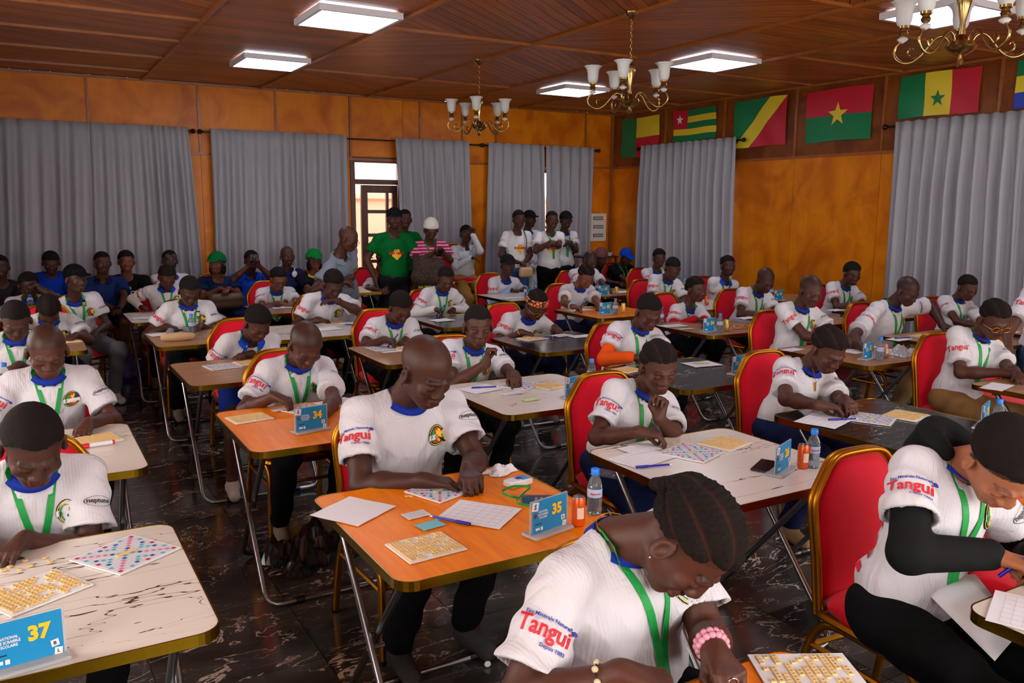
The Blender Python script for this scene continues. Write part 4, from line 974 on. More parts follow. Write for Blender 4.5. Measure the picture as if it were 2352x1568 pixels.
    def post(p, d):
        w = (p-N)@TR
        d = d+.0045*s*np.sin(w[:,0]*34+1.6*np.sin(w[:,2]*11+j)+j)*np.clip((-.12-w[:,2])*6, 0, 1)+.0035*np.sin(w[:,2]*38+w[:,0]*25+2*np.sin(w[:,0]*17+j))*np.clip((-.22-w[:,2])*8, 0, 1)
        f1 = w[:,0]*26+w[:,2]*17*np.sign(w[:,0])+2.2*np.sin(w[:,2]*9+j); f2 = w[:,2]*31-np.abs(w[:,0])*22+1.7*np.sin(w[:,0]*14+j*2)
        d = d+.0058*(np.abs(np.sin(f1))**.7-.6)*np.clip((-.10-w[:,2])*7, 0, 1)+.0045*(np.abs(np.sin(f2))**.7-.6)*np.clip((-.05-w[:,2])*10, 0, 1)
        d = np.maximum(d, -((p-hem)@ut))
        kk = np.sqrt((w[:,0]/1.0)**2+(w[:,1]-.008)**2)-.068*s; return np.maximum(d, -np.maximum(kk, -(w[:,2]+.075*s)))
    S.post = post; TSO.post = lambda p, d: post(p, d)
    V, Q = S.mesh(vs); locx = (V-N)@TR
    # texture coordinate: x wraps round the body
    topm = MATS['jersey'] if top == 'jersey' else cloth(top, topcol)
    put('shirt', V, Q, topm, {'loc': np.c_[locx, np.ones(len(V))]})
    if under:
        V, Q = US.mesh(vs); put('under_sleeves', V, Q, cloth('under %d %d %d' % under, under), {'loc': np.c_[(V-N)@TR, np.ones(len(V))]})
    NK = Sdf().cone(P(0,.0,.06), P(0,-.005,-.03), .056*s, .060*s)
    sfn = lambda p: np.minimum(S.f(p), NK.f(p))
    tfn = lambda p: np.minimum(TSO.f(p), NK.f(p))
    def march(O, D, n=40, sfn=sfn):
        O = np.array(O, float); D = np.asarray(D, float); tt = np.zeros(len(O))
        for _ in range(n): tt += np.clip(sfn(O+D*tt[:,None]), -.01, .05)*.85
        return O+D*tt[:,None]
    # ---- collar
    if collar == 'round' or collar == 'band':
        pts = []
        for i in range(33):
            a = 2*math.pi*i/32; pts.append(((.070+.004)*math.cos(a)*s, .008+.074*math.sin(a)*s, (-.002-.024*math.sin(a)+.010*math.cos(a)**2)*s))
        pts = pts[:-1]; m = MB(); pr = [N+TR@(np.array(p)+[0,0,-.015]) for p in pts]
        V = []; nseg = len(pr)
        for i in range(nseg):
            p = pr[i]; o = unit(p-(N+ut*((p-N)@ut))-Yt*.008); up = unit(ut*.72-o*.7)
            V += [p-up*.016*s+o*.005, p+up*.016*s+o*.004, p+up*.016*s-o*.002, p-up*.016*s-o*.004]
        F = [(i*4+k, ((i+1)%nseg)*4+k, ((i+1)%nseg)*4+(k+1)%4, i*4+(k+1)%4) for i in range(nseg) for k in range(4)]
        cm = MATS['collar blue'] if polo is None else cloth('collar %d %d %d' % polo, polo)
        put('collar', np.array(V), np.array(F), cm)
    elif collar == 'polo':
        V = []; F = []; n = 16
        for i in range(n+1):
            a = math.radians(115+ (425-115)*i/n); o = np.array([math.cos(a), math.sin(a), 0]); e = abs(math.sin(math.pi*i/n))
            b0 = TR@(np.array([.068*o[0], .008+.068*o[1], .012-.02*o[1]])*s)+N; b1 = TR@(np.array([.104*o[0], .012+.102*o[1]*(1.12 if o[1] > 0 else 1), -.022-.052*max(o[1],0)])*s)+N
            V += [b0, b1+ut*.012, b1+ut*.008, b0-ut*.004]
        F = [(i*4+k, (i+1)*4+k, (i+1)*4+(k+1)%4, i*4+(k+1)%4) for i in range(n) for k in range(4)]
        put('collar', np.array(V), np.array(F), cloth('collar %d %d %d' % (polo or (28, 70, 190)), polo or (28, 70, 190)))
    # ---- decals on the cloth
    def decal(name, O, D, U, Wd, items, off=.0032, chest=False):
        """items: (tris verts (n,2) metres, faces, material name)"""
        V = []; F = []; mi = []; ms = []; D = unit(D); U = unit(U-D*(U@D)); R_ = unit(Wd-D*(Wd@D)-U*(Wd@U))
        for vv, ff, mn in items:
            b0 = len(V); V += [O+R_*p[0]+U*p[1] for p in vv]; F += [tuple(i+b0 for i in f) for f in ff]
            if mn not in ms: ms.append(mn)
            mi += [ms.index(mn)]*len(ff)
        V = np.array(V)-D*.15; lay = np.zeros(len(V)); b0 = 0
        for kk, (vv, ff, mn) in enumerate(items): lay[b0:b0+len(vv)] = min(kk, 9)*.0005; b0 += len(vv)
        Hh = march(V, np.tile(D, (len(V),1)), 40, tfn if chest else sfn); t_ = (Hh-V)@D; u_, v_ = V@R_, V@U; u_ = u_-u_.mean(); v_ = v_-v_.mean(); ok = np.abs(t_-np.median(t_)) < .06
        if ok.sum() < 12: return None
        A_ = np.c_[np.ones(len(V)), u_, v_, u_*u_, u_*v_, v_*v_]; sol = np.linalg.lstsq(A_[ok], t_[ok], rcond=None)[0]; ft = A_@sol; t2 = (march(V, np.tile(D, (len(V),1)))-V)@D if chest else t_; Hh = V+D*(np.where(np.abs(t2-ft) < .035, np.minimum(ft, t2), ft))[:,None]
        Hh = Hh-D*(off+lay[:,None]); o = mesh(name, Hh-np.array([hc[0], hc[1], 0]), F, [MATS[k] for k in ms], root, False, mi); return o
    def disc(r, n=20, y=1.0, r0=0.0, x0=0, y0=0, a0=0, a1=2*math.pi):
        if r0 == 0: return np.array([[x0,y0]]+[[x0+r*math.cos(a0+(a1-a0)*i/n), y0+y*r*math.sin(a0+(a1-a0)*i/n)] for i in range(n+1)]), [(0,i+1,i+2) for i in range(n)]
        return np.array([[x0+q_*math.cos(a0+(a1-a0)*i/n), y0+y*q_*math.sin(a0+(a1-a0)*i/n)] for i in range(n+1) for q_ in (r0, r)]), [(2*i,2*i+1,2*i+3,2*i+2) for i in range(n)]
    def txt(st, size, x, y, mn, bold=0.0, sx=1.0, arc=None):
        vv, ff = text_tris(st, bold); vv = np.array(vv)*size*[sx, 1]
        if arc: a = vv[:,0]/arc; vv = np.c_[(arc+vv[:,1])*np.sin(a), (arc+vv[:,1])*np.cos(a)-arc]
        return vv+[x, y], ff, mn
    if badge and top == 'jersey':
        r = .039*s; near_ = dist < 5
        it = [disc(r, 24)+('print dark',), disc(r*.92, 24, r0=r*.86)+('print yellow',), disc(r*.72, 16, a0=math.pi*.5, a1=math.pi*1.5)+('lanyard green',), disc(r*.72, 12, a0=-math.pi*.5, a1=math.pi*.5)+('print yellow',)]
        q_ = r*.24; it.append((np.array([[-q_,-r*.68],[q_,-r*.68],[q_,r*.68],[-q_,r*.68]]), [(0,1,2,3)], 'print red'))
        st = [(r*.16*(1 if i%2 else .42)*math.sin(i*math.pi/5), r*.42-r*.16*(1 if i%2 else .42)*math.cos(i*math.pi/5)) for i in range(10)]; it.append((np.array([(0,r*.42)]+st), [(0,1+i,1+(i+1)%10) for i in range(10)], 'print yellow'))
        bw, bh = r*.98, r*.24; it.append((np.array([[-bw,-bh-r*.1],[bw,-bh-r*.1],[bw,bh-r*.1],[-bw,bh-r*.1]]), [(0,1,2,3)], 'paper'))
        it += [txt(ch, r*.52, -xx, -r*.1, 'print dark', .02) for ch, xx in (('F', r*.62), ('C', 0), ('S', -r*.62))]
        decal('badge', P((-.094 if lany else -.074)*b, .0, -.135), -Yt, ut, -X, [(a*1.0, f_, mn) for a, f_, mn in it], .0045, True)
    if logo and top == 'jersey':
        for t in (1,-1):
            E = arm[t][0]; d = unit(E-sh[t]); L_ = np.linalg.norm(E-sh[t]); O = sh[t]+d*L_*sleeve*.62
            D = -unit(Rt@np.array([t*.75, .55, .15])); D = D-d*(D@d)
            camd = unit(O-np.array([0,0,H])); D = unit(unit(D)*.5+.5*(camd-d*(camd@d)))
            if t == 1:
                it = [txt('Tangui', .054*s, 0, 0, 'print red', .018, .86), txt('Eau Minérale Naturelle', .0125*s, .006, .030*s, 'print blue', .02), txt('Depuis 1983', .0115*s, .030*s, -.030*s, 'print blue', .02)]
                it += [disc(.0062*s, 10, x0=.066*s, y0=.028*s)+('print blue',)]
                if dist > 6: it = it[:1]+[(np.array([[-.07,.024],[.07,.024],[.07,.029],[-.07,.029]])*s, [(0,1,2,3)], 'print blue')]
            else:
                it = [txt('neptune', .024*s, 0, 0, 'print dark', .02), disc(.047*s, 24, .42, .0445*s)+('print dark',)]
            decal('sleeve_logo', O, D, -d, np.cross(-d, -D) , it)
    if top == 'jersey' and dist < 4.6 and not stand:
        # red and blue print on the back panel that wraps to the side
        it = []
        for i in range(5):
            y0 = -.02-i*.05; it.append((np.array([[-.015,y0],[.028,y0+.012],[.026,y0+.034],[-.015,y0+.022]])*s, [(0,1,2,3)], 'print red'))
        it.append(txt('Source', .030*s, .0, -.27*s, 'print blue', .03))
        decal('side_print', P(.12*b, -.06, -.20), unit(-X*.9+Yt*.45), ut, -Yt, it)
    # ---- lanyard
    if lany:
        nl = 22; wd = .0125*s; end = P(.0, 0, -.36 if lany is True else lany); rows = []
        for t in (1,-1):
            ctr = []
            for i in range(nl):
                f = i/(nl-1); ctr.append(P(t*(.066*max(0, 1-f/.74)+.007), 0, .030-(.39 if lany is True else -lany+.03)*f))
            ctr = np.array(ctr); A = march(ctr-X*wd*.9+Yt*.25, np.tile(-Yt, (nl,1)), 40, tfn); Bq = march(ctr+X*wd*.9+Yt*.25, np.tile(-Yt, (nl,1)), 40, tfn)
            bk = [P(t*.060, -.004, .014), P(t*.046, -.038, .008), P(t*.018, -.054, .002)]
            pa = [p-ut*.012*s for p in bk][::-1]; pb = [p+ut*.012*s for p in bk][::-1]
            if t > 0: A, Bq = Bq, A
            for arr in (A, Bq):
                yl = (arr-N)@Yt; bad = (yl < -.02) | (yl > .185)
                if bad.any() and not bad.all():
                    ii = np.arange(nl); arr += Yt*(np.interp(ii, ii[~bad], yl[~bad])-yl)[:,None]
            A = np.r_[np.array(pa), A+Yt*.004]; Bq = np.r_[np.array(pb), Bq+Yt*.004]
            for arr in (A, Bq):
                for _ in range(2): arr[1:-1] = (arr[:-2]+2*arr[1:-1]+arr[2:])/4
            rows.append((A, Bq))
        V = []; F = []
        for A, Bq in rows:
            b0 = len(V)//1
            for p, r_ in zip(A, Bq): V += [p, r_, r_+Yt*.0015, p+Yt*.0015]
            for i in range(len(A)-1):
                for k in range(4): F.append((b0+i*4+k, b0+i*4+(k+1)%4, b0+(i+1)*4+(k+1)%4, b0+(i+1)*4+k))
        put('lanyard', np.array(V), np.array(F), MATS['lanyard green'], sm=False)
    # ---- trousers, shoes
    if legs:
        T = Sdf(); T.ell(hc-np.array([0,0,.02]), np.array([.165*b,.14,.10])*s, TR if not stand else None, .04); kr = .92
        for t in (1,-1):
            hj = hc+s*(t*.085*X)-np.array([0,0,.02]); k_, a_ = kn[t], an[t]
            if bare_legs: T.cone(hj, hj+(k_-hj)*.82, .10*s, .085*s, .05)
            else: T.cone(hj, k_, .098*s*(.5+.5*b), .074*s, .05).cone(k_, a_+np.array([0,0,.02]), .070*s, .058*s, .04)
        if skirt: T.ell((kn[1]+kn[-1])/2-np.array([0,0,.05]), np.array([.26,.26,.16])*s, None, .08)
        T.post = lambda p, d: np.maximum(d+.004*np.sin(p[:,2]*40+p[:,0]*31+j)+.003*np.sin(p[:,1]*47+p[:,2]*22), .065-p[:,2])
        V, Q = T.mesh(max(v*1.6, .007)); put('skirt' if skirt else ('shorts' if bare_legs else 'trousers'), V, Q, cloth('cloth %d %d %d' % pants, pants), {'loc': np.c_[V, np.ones(len(V))]})
        for t in (1,-1):
            Sh = Sdf(); a_ = an[t]; fw = Rt@np.array([t*.12, 1, 0]); fw = unit(fw); base = np.array([a_[0], a_[1], 0.0])
            Sh.cone(base+[0,0,.075], base+[0,0,.055]-fw*.02, .040*s, .038*s).cone(base+[0,0,.05], base+fw*.13*s+[0,0,.036], .042*s, .036*s, .03)
            Sh.post = lambda p, d: np.maximum(d, .003-p[:,2])
            V, Q = Sh.mesh(max(v*1.3, .006)); put('shoe', V, Q, cloth('shoe %d %d %d' % shoes, shoes), {'loc': np.c_[V, np.ones(len(V))]})
    if open_eyes:
        m = MB()
        for t in (1,-1):
            cc = h(t*.031,0.0792,-.005); m.lathe([(0.0005,-.0062*g),(.009*g,-.004*g),(.0115*g,0),(.009*g,.004*g),(.0005,.0062*g)], cc-[hc[0],hc[1],0], 10, 0)
            i0 = len(m.V); m.lathe([(.0005,.0075),(.0048*g,.006),(.0048*g,.0)], (0,0,0), 8, 1); m.xf(Rh@rotx(-math.pi/2), cc-[hc[0],hc[1],0]+Rh@np.array([0,.003,0]), i0)
        m.build('eyes', [M('eye white', (120, 104, 94), .4), M('pupil', (12, 8, 8), .2)], root, True)
    ALLP.append(dict(root=root, C=C, Rh=Rh, N=N, TR=TR, X=X, Yt=Yt, ut=ut, hc=hc, put=put, decal=decal, txt=txt, disc=disc, h=h, g=g, arm=arm, P=P, s=s, v=v, S=S, march=march, b=b))
    return ALLP[-1]
# ---------------------------------------------------------------- who sits where
CH = 'red banquet chair with gold frame '
MATS['pink stripes'] = _cloth('pink stripes', (206,36,108), stripes=(26, .62, (232,190,206)))
MATS['cloth 170 150 40'] = _pattern('cloth 170 150 40', (206,190,40), (60,44,110), 9, .07)
def contestant(label, head, tab, dy=.05, chair_label=None, dx=0, seat_dy=.32, chair_at=None, **k):
    """tab = (xmin, ymin) of the table"""
    ym = tab[1]+.8; Y = ym+dy; C = ony(head[0], head[1], Y); sx = C[0]+dx*.4
    k.setdefault('s', .92)
    p = person(label, head, Y, seat=(sx, ym+seat_dy), **k)
    chair(*(chair_at or (C[0]-.01, ym+seat_dy-.02)), CH+(chair_label or 'under '+label.split(' ', 1)[0]+' contestant'), rz=k.get('th', 0)*.5)
    return p
K = contestant
pm = K('bald man in white jersey placing tiles on the orange table', (978,852), (.82,1.99), .10, 'of the bald man at the orange table', dx=-.10, th=4, hp=30, hy=10, R=(1015,1108), L=(1083,1094), s=1.04, hs=1.13, b=1.18, skin='dark', hair='bald', Rm='relax', Lm='pinch', lany=False, thick=1.08, Rd=(-.75,.6,-.1), Ld=(.35,.85,-.1), sleeve=.66, shoes=(60,58,56))
pg = K('girl in front with thick braids, earring and green lanyard, head bowed', (1580,1240), (.68,.45), .12, 'of the braided girl at the bottom', dx=-.10, th=12, hp=60, hy=4, hr=-8, necklen=.1, neckfwd=-.012, chair_at=(1.20,1.36), R=(1500,1562), L=(1665,1535), s=1.0, hs=1.14, b=1.18, skin='mid', hair='braids', Rm='pinch', Lm='pinch', sleeve=.74, thick=1.15, badge=True)
ph = K('boy in black hooded sweater under a white jersey, writing at the right edge', (2305,1062), (2.02,.36), .10, 'of the hooded boy, its gold arch in full view', dx=-.18, th=-8, hp=54, hy=-22, R=(2330,1290), L=(2400,1300), s=1.0, hs=1.1, necklen=.1, neckfwd=-.018, armR=(1,-.3,.15), chair_at=(2.42,1.56), skin='light', hair='short', Rm='write', sleeve=.60, under=(24,24,25), thick=1.1, pants=(12,12,14))
p37 = K('boy at the lower left edge looking down over table 37', (76,1022), (-.44,1.98), .06, 'of the boy at the lower left edge', dx=0, th=0, hp=38, hy=6, R=(-70,1270), L=(28,1262), s=.94, hs=1.08, skin='deep', hair='buzz', Lm='relax', sleeve=.72)
K('shaved boy with his fingers spread on the left marble table', (108,806), (-.42,3.42), .10, 'of the shaved boy at the left', hp=28, R=(20,1000), L=(196,983), s=.92, hs=1.06, skin='mid', hair='shaved', Lm='flat', Ld=(.25,.9,-.15), sleeve=.72)
K('boy with buzz cut at the left edge behind the shaved boy', (36,736), (-.43,4.95), .12, 'of the boy with buzz cut at the left edge', hp=34, hy=4, R=(-60,830), L=(30,845), s=.95, skin='deep', hair='buzz')
K('girl with cornrows bowing her head low at the left', (112,712), (-.43,6.5), -.02, 'of the girl with cornrows at the left', hp=62, R=(70,800), L=(165,775), s=.95, skin='deep', hair='rows')
person('boy in pinkish jersey at the far left with a bottle at his mouth', (66,655), 8.8, seat=(ony(66,655,8.8)[0], 9.05), hp=14, R=None, L=(*ony(72,672,8.68)[:2], 1.02), s=.9, skin='deep', hair='short', Lm='fist', group='contestants bent over their word-game boards')
K('boy in green lanyard whose board is on the orange table of card 34', (702,792), (.77,3.42), .08, 'of the boy at the orange table of card 34', dx=-.05, hp=40, hy=4, R=(652,918), L=(735,962), s=.95, hs=1.07, skin='mid', hair='shaved', Rm='pinch', Rd=(-.6,.75,-.2), sleeve=.74)
K('boy with bright blue polo collar leaning on folded arms', (592,742), (.78,4.9), -.04, 'of the boy with the blue polo collar', dx=-.10, hp=38, hy=12, R=(560,805), L=(560,815), s=.94, skin='mid', hair='short', collar='polo', Rd=(-1,.15,0), Ld=(.9,.3,0), sleeve=.66, bare_legs=True, pants=(22,50,140), shoes=(222,214,204), feet={1:(1.02,5.1)})
K('boy with a black shop tag on his jersey behind the headphones', (436,668), (.81,6.4), .12, 'of the boy with the black shop tag', hp=34, R=(395,753), L=(455,752), s=.98, skin='deep', hair='buzz')
K('small boy with white long sleeves under his jersey, far left table', (384,635), (.8,7.84), .1, 'of the small boy at the small-looking white table', hp=34, R=(330,706), L=(372,706), s=.88, skin='mid', hair='rows', collar='polo', polo=(30,60,170), under=(214,206,200))
cap1 = person('boy in black cap and grey jeans sitting turned on a chair', (174,640), 8.15, seat=(ony(178,640,8.35)[0], 8.40), th=14, hp=4, hy=14, R=(*ony(196,742,7.95)[:2], .66), L=(*ony(215,742,7.95)[:2], .66), s=.95, skin='deep', hair='cap', pants=(112,114,120), open_eyes=False, shoes=(200,200,196), knees=.5)
chair(cap1['hc'][0]+.02, 8.40, CH+'of the boy in the black cap', rz=10)
K('girl with cornrows resting her chin on her hand at table 26', (1512,842), (1.99,1.99), .12, 'of the girl resting her chin at table 26', dx=-.22, th=-4, hp=22, hy=-14, R=(1500,997), L=(*ony(1518,930,2.76)[:2], ony(1518,930,2.76)[2]), s=.93, hs=1.04, skin='mid', hair='rows', Rm='pinch', Lm='fist', Ld=(-.2,-.1,1), Rd=(-.7,.6,-.1), sleeve=.72, armL=(-.5,.2,-.9), pants=(20,30,66))
K('boy holding his chin with closed eyes at the sticky-note table', (1098,748), (2.0,3.46), .14, 'of the boy holding his chin', dx=-.12, th=-6, hp=14, hy=-12, R=(*ony(1120,812,4.22)[:2], ony(1120,812,4.22)[2]), L=(1182,868), s=.95, hs=1.06, skin='mid', hair='buzz', Rm='fist', Lm='pinch', Rd=(-.1,.1,1), armR=(.5,.3,-.9), Ld=(.1,.9,-.2), sleeve=.6)
K('boy with short hair and green lanyard left of the bald man', (920,706), (1.99,4.98), .08, 'of the boy left of the bald man', dx=-.06, hp=36, R=(898,783), L=(928,785), s=.95, skin='mid', hair='short', Rm='write')
K('boy with wristwatch leaning his chin on the back of his hand', (766,652), (1.62,6.33), .0, 'of the boy with the wristwatch', dx=-.10, hp=34, R=(745,737), L=(*ony(760,690,7.0)[:2], ony(760,690,7.0)[2]), s=1.0, skin='deep', hair='short', lany=False, Ld=(1,.0,.1), armL=(-1,.1,-.6))
K('boy with glasses and thin moustache looking down, far left centre', (640,640), (1.93,7.92), .06, 'of the far boy with glasses', hp=26, R=(650,698), L=(668,698), s=.92, skin='brown', hair='short')
K('braided-hair girl with a gold pendant at the black marble table', (1902,802), (3.16,2.06), .10, 'of the girl with the gold pendant', dx=-.18, th=-6, hp=34, hy=-6, R=(1908,934), L=(1950,926), s=.96, hs=1.06, skin='mid', hair='rows', lany=False, Rm='pinch', Lm='pinch', Rd=(-.85,.5,-.1), Ld=(.4,.85,-.1), sleeve=.7, pants=(22,32,70), shoes=(150,120,90))
K('boy with bright orange sleeves under his jersey', (1490,716), (3.16,3.48), .12, 'of the boy with the orange sleeves', dx=-.14, th=-6, hp=32, hy=-8, R=(1470,822), L=(1530,835), s=.96, hs=1.06, skin='mid', hair='buzz', under=(226,84,22), Rm='pinch', Rd=(-.85,.5,-.1))
bn = K('person with orange patterned headband and gold glasses', (1232,700), (3.12,4.9), .02, 'of the person with the orange headband', dx=-.10, hp=42, hy=-4, R=(1212,766), L=(1280,757), s=.97, skin='mid', hair='rows', lany=False, Ld=(.2,.95,-.2), pants=(20,28,60))
K('small boy with white long sleeves writing with a blue pen', (1024,640), (3.05,6.33), .06, 'of the small boy writing', dx=-.06, hp=28, hy=-10, R=(1008,712), L=(1040,712), s=.88, skin='mid', hair='buzz', under=(226,224,222), Rm='write')
K('girl with gold glasses seated in profile in khaki trousers', (2284,733), (4.77,2.03), .16, 'of the girl with gold glasses', dx=-.20, th=-14, hp=30, hy=-16, R=(2330,862), L=(2345,870), s=.96, hs=1.06, skin='mid', hair='rows', Rd=(-.3,.9,-.1), sleeve=.74, pants=(146,110,66))
K('slim boy in green lanyard sitting upright behind card 03', (1862,668), (4.72,3.46), .14, 'of the upright boy behind card 03', dx=-.08, th=-6, hp=20, hy=-12, R=(1945,785), L=(1960,790), s=.97, skin='mid', hair='shaved', pants=(92,28,34))
K('girl with red long sleeves glancing up beside card 04', (1598,664), (4.74,4.94), .10, 'of the girl with red sleeves', dx=-.06, hp=8, hy=6, R=(1610,735), L=(1625,748), s=.9, skin='mid', hair='rows', under=(196,20,44), open_eyes=True)
K('girl with cornrows and a blue wristband writing beside card 05', (1346,634), (4.58,6.22), .06, 'of the girl with the blue wristband', dx=-.04, hp=32, hy=-4, R=(1328,706), L=(1380,708), s=.94, skin='brown', hair='rows', lany=False, Rm='write', pants=(20,28,62))
K('man in black flat cap with blue camouflage sleeves', (1166,608), (4.57,7.86), .12, 'of the man in the flat cap', dx=-.04, hp=8, hy=-14, R=(1180,667), L=(1205,664), s=.96, skin='deep', hair='cap', lany=False, under=(150,180,220))
K('boy stretching both arms over his table, green lanyard', (2084,668), (5.97,3.5), .10, 'of the boy stretching both arms', dx=-.06, hp=30, hy=-4, R=(1985,800), L=(2180,752), s=1.06, hs=1.0, skin='deep', hair='shaved', Rd=(.1,.9,-.3), Ld=(.1,.95,-.1), sleeve=.8, pants=(146,116,72), armL=(-.8,.1,.2))
K('bowed boy with shaved head in front of the orange wall', (1758,643), (5.9,4.93), .08, 'of the bowed boy before the orange wall', dx=-.10, th=-6, hp=30, hy=-12, R=(1770,722), L=(1790,722), s=.97, skin='mid', hair='shaved')
K('boy with bent neck seated below the curtain under the flags', (1545,616), (5.86,6.27), .02, 'of the boy with bent neck below the curtain', dx=-.10, th=-8, hp=30, hy=-16, R=(1560,690), L=(1572,690), s=.98, skin='mid', hair='buzz')
K('person in white jersey behind the girl with the blue wristband', (1356,598), (5.77,7.78), .08, 'of the person behind the girl with the wristband', hp=22, R=(1385,668), L=(1400,668), s=.97, skin='deep', hair='shaved', lany=False, collar='polo')
K('farthest right boy in green lanyard before the wide curtain', (2222,660), (7.07,3.5), .20, 'of the farthest right boy', dx=-.10, th=-12, hp=24, hy=-10, R=(2290,760), L=(2300,762), s=.88, skin='mid', hair='buzz')
K('boy writing at the foot of the orange panel wall, dark collar', (1957,628), (7.08,4.9), .10, 'of the boy by the orange panel wall', dx=-.08, th=-8, hp=16, hy=-14, R=(1990,706), L=(2000,706), s=.94, skin='mid', hair='short')
K('girl with hair bun and blue polo collar under the curtain', (1672,610), (7.25,6.27), .14, 'of the girl with the hair bun', dx=-.06, th=-10, hp=2, hy=-10, R=(1690,672), L=(1700,672), s=.94, skin='deep', hair='bun', collar='polo', pants=(140,104,60))
K('boy in pinkish jersey just right of the blue cap', (1514,592), (7.15,7.77), .12, 'of the boy right of the blue cap', th=-8, hp=10, hy=-14, R=(1550,654), L=(1560,654), s=.94, skin='mid', hair='short')
K('woman with earring looking up beside the grey polo shirt', (880,613), (3.05,9.45), -.05, 'of the woman with the earring', hp=-2, hy=-22, R=(868,664), L=(885,664), s=.92, skin='mid', hair='buzz', lany=False, open_eyes=True)
# people standing along the back wall and by the door
def stander(label, head, Y, **k):
    k.setdefault('th', 0); k.setdefault('hp', 4); k.setdefault('group', 'people standing at the back'); k.setdefault('collar', None)
    k.setdefault('pants', (26,26,32)); return person(label, head, Y, stand=True, **k)
gp = person('bald man in grey polo shirt bending beside the open door', (800,548), 8.3, seat=(3.02,8.75), stand=True, th=36, hp=24, hy=10, s=1.06, skin='mid', hair='bald', top='grey polo', topcol=(126,136,150), lany=False, collar='polo', polo=(120,130,144), pants=(206,202,198), badge=False, R=(*ony(792,640,8.1)[:2], 1.0), L=(*ony(800,640,8.2)[:2], 1.0), group='people standing at the back')
s1 = stander('tall man in green printed T-shirt and black cap', (906,502), 9.6, th=-4, hy=-12, s=1.08, skin='mid', hair='cap', top='green tee', topcol=(4,104,44), lany=False, badge=False, R=None, L=None)
s2 = stander('man half hidden behind the green-shirted man, also in green', (930,503), 10.15, hy=-14, s=1.05, skin='mid', hair='buzz', top='green tee', topcol=(4,104,44), lany=False, badge=False)
s3 = stander('woman in pink striped top and white beanie looking at a phone', (990,527), 9.6, th=-6, hp=26, hy=-8, s=1.0, b=1.1, skin='mid', hair='buzz', top='pink stripes', topcol=(206,36,108), badge=False, pants=(170,150,40), R=(*ony(1002,590,9.3)[:2], 1.22), L=(*ony(1012,588,9.3)[:2], 1.25), Rm='fist', Lm='fist', Rd=(-.4,.6,.4), Ld=(.4,.6,.4))
s5 = stander('woman in white printed T-shirt with a beige handbag', (1192,503), 9.9, th=-2, hy=-10, s=1.0, skin='mid', hair='bun', top='white tee', topcol=(222,220,222), lany=False, badge=False, pants=(60,96,150), R=(*ony(1196,606,9.7)[:2], 1.02), L=(*ony(1204,606,9.7)[:2], 1.0))
s6 = stander('person in black cap half hidden behind the handbag woman', (1217,503), 10.5, s=1.0, skin='deep', hair='cap', lany=False, pants=(210,210,212), collar='round')
s7 = stander('bearded man in white T-shirt with crossed arms', (1268,505), 9.7, th=-4, hy=-12, s=1.0, skin='mid', hair='buzz', top='white tee', topcol=(222,220,222), badge=False, R=(*ony(1275,568,9.45)[:2], 1.30), L=(*ony(1262,566,9.40)[:2], 1.27), Rm='fist', Lm='fist', Rd=(-1,.2,0), Ld=(1,.2,.1), pants=(14,14,16))
s8 = stander('man in black cap and dark vest with crossed arms', (1300,505), 10.15, th=-4, hy=-14, s=1.0, skin='deep', hair='cap', R=(*ony(1308,570,9.95)[:2], 1.28), L=(*ony(1300,568,9.92)[:2], 1.26), Rm='fist', Lm='fist', Rd=(-1,.2,0), Ld=(1,.2,.1), collar='round')
# seated along the wall
GA = 'visitors seated along the back wall'
def visitor(label, head, Y, clab, **k):
    C = ony(head[0], head[1], Y); k.setdefault('s', 1.0); k.setdefault('group', GA); k.setdefault('lany', False); k.setdefault('badge', False); k.setdefault('collar', None); k.setdefault('hp', 4)
    k.setdefault('R', (C[0]+.06, Y-.42, .66)); k.setdefault('L', (C[0]-.02+.1, Y-.44, .66)); k.setdefault('open_eyes', True)
    p = person(label, head, Y, seat=(C[0], Y+.10), **k)
    if clab: chair(C[0], Y+.08, CH+clab, group='red banquet chairs along the back wall')
    return p
a1 = visitor('man in dark and ochre shirt cut by the left edge', (0,612), 10.3, 'at the left end of the wall row', skin='deep', hair='buzz', top='ochre', topcol=(42,38,46), pants=(20,20,24))
a2 = visitor('woman in royal blue V-neck dress with bowed head', (117,603), 10.6, 'of the woman in the blue dress', hp=22, skin='deep', hair='short', top='royal', topcol=(14,52,168), pants=(14,52,150))
a3 = visitor('man in navy polo shirt leaning forward, clasped hands', (235,603), 10.2, 'of the man in the navy polo shirt', hy=8, skin='mid', hair='buzz', top='navy', topcol=(24,44,96), collar='polo', polo=(20,26,60), pants=(16,16,20), bare_legs=True, shoes=(214,210,204), b=1.1)
a4 = visitor('person in black T-shirt with white capital lettering', (290,600), 10.5, 'of the person in the lettered black T-shirt', skin='brown', hair='short', top='black tee', topcol=(16,16,18), pants=(18,18,22), bare_legs=True, shoes=(222,220,216), b=1.12)
a5 = visitor('man in white shirt with sunglasses pushed onto his head', (390,598), 10.6, 'of the man with sunglasses on his head', skin='deep', hair='buzz', top='jersey', collar='polo')
a6 = visitor('woman in green cap and navy tracksuit top holding sunglasses', (498,605), 10.3, 'of the woman in the green cap', hy=-34, skin='brown', hair='bob', top='tracksuit', topcol=(22,40,78), pants=(26,44,80), R=(*ony(515,672,9.95)[:2], .80), L=(*ony(522,676,9.9)[:2], .80), Rm='fist')
a7 = visitor('woman in bright blue top holding up a small camera', (578,598), 10.5, 'of the woman with the camera', skin='mid', hair='bun', top='bright blue', topcol=(18,70,190), pants=(18,60,170), collar='polo', polo=(18,66,180), R=(*ony(574,600,10.22)[:2], 1.10), L=(*ony(592,600,10.22)[:2], 1.10), Rm='fist', Lm='fist', Rd=(-.2,.3,.9), Ld=(.2,.3,.9), open_eyes=False)
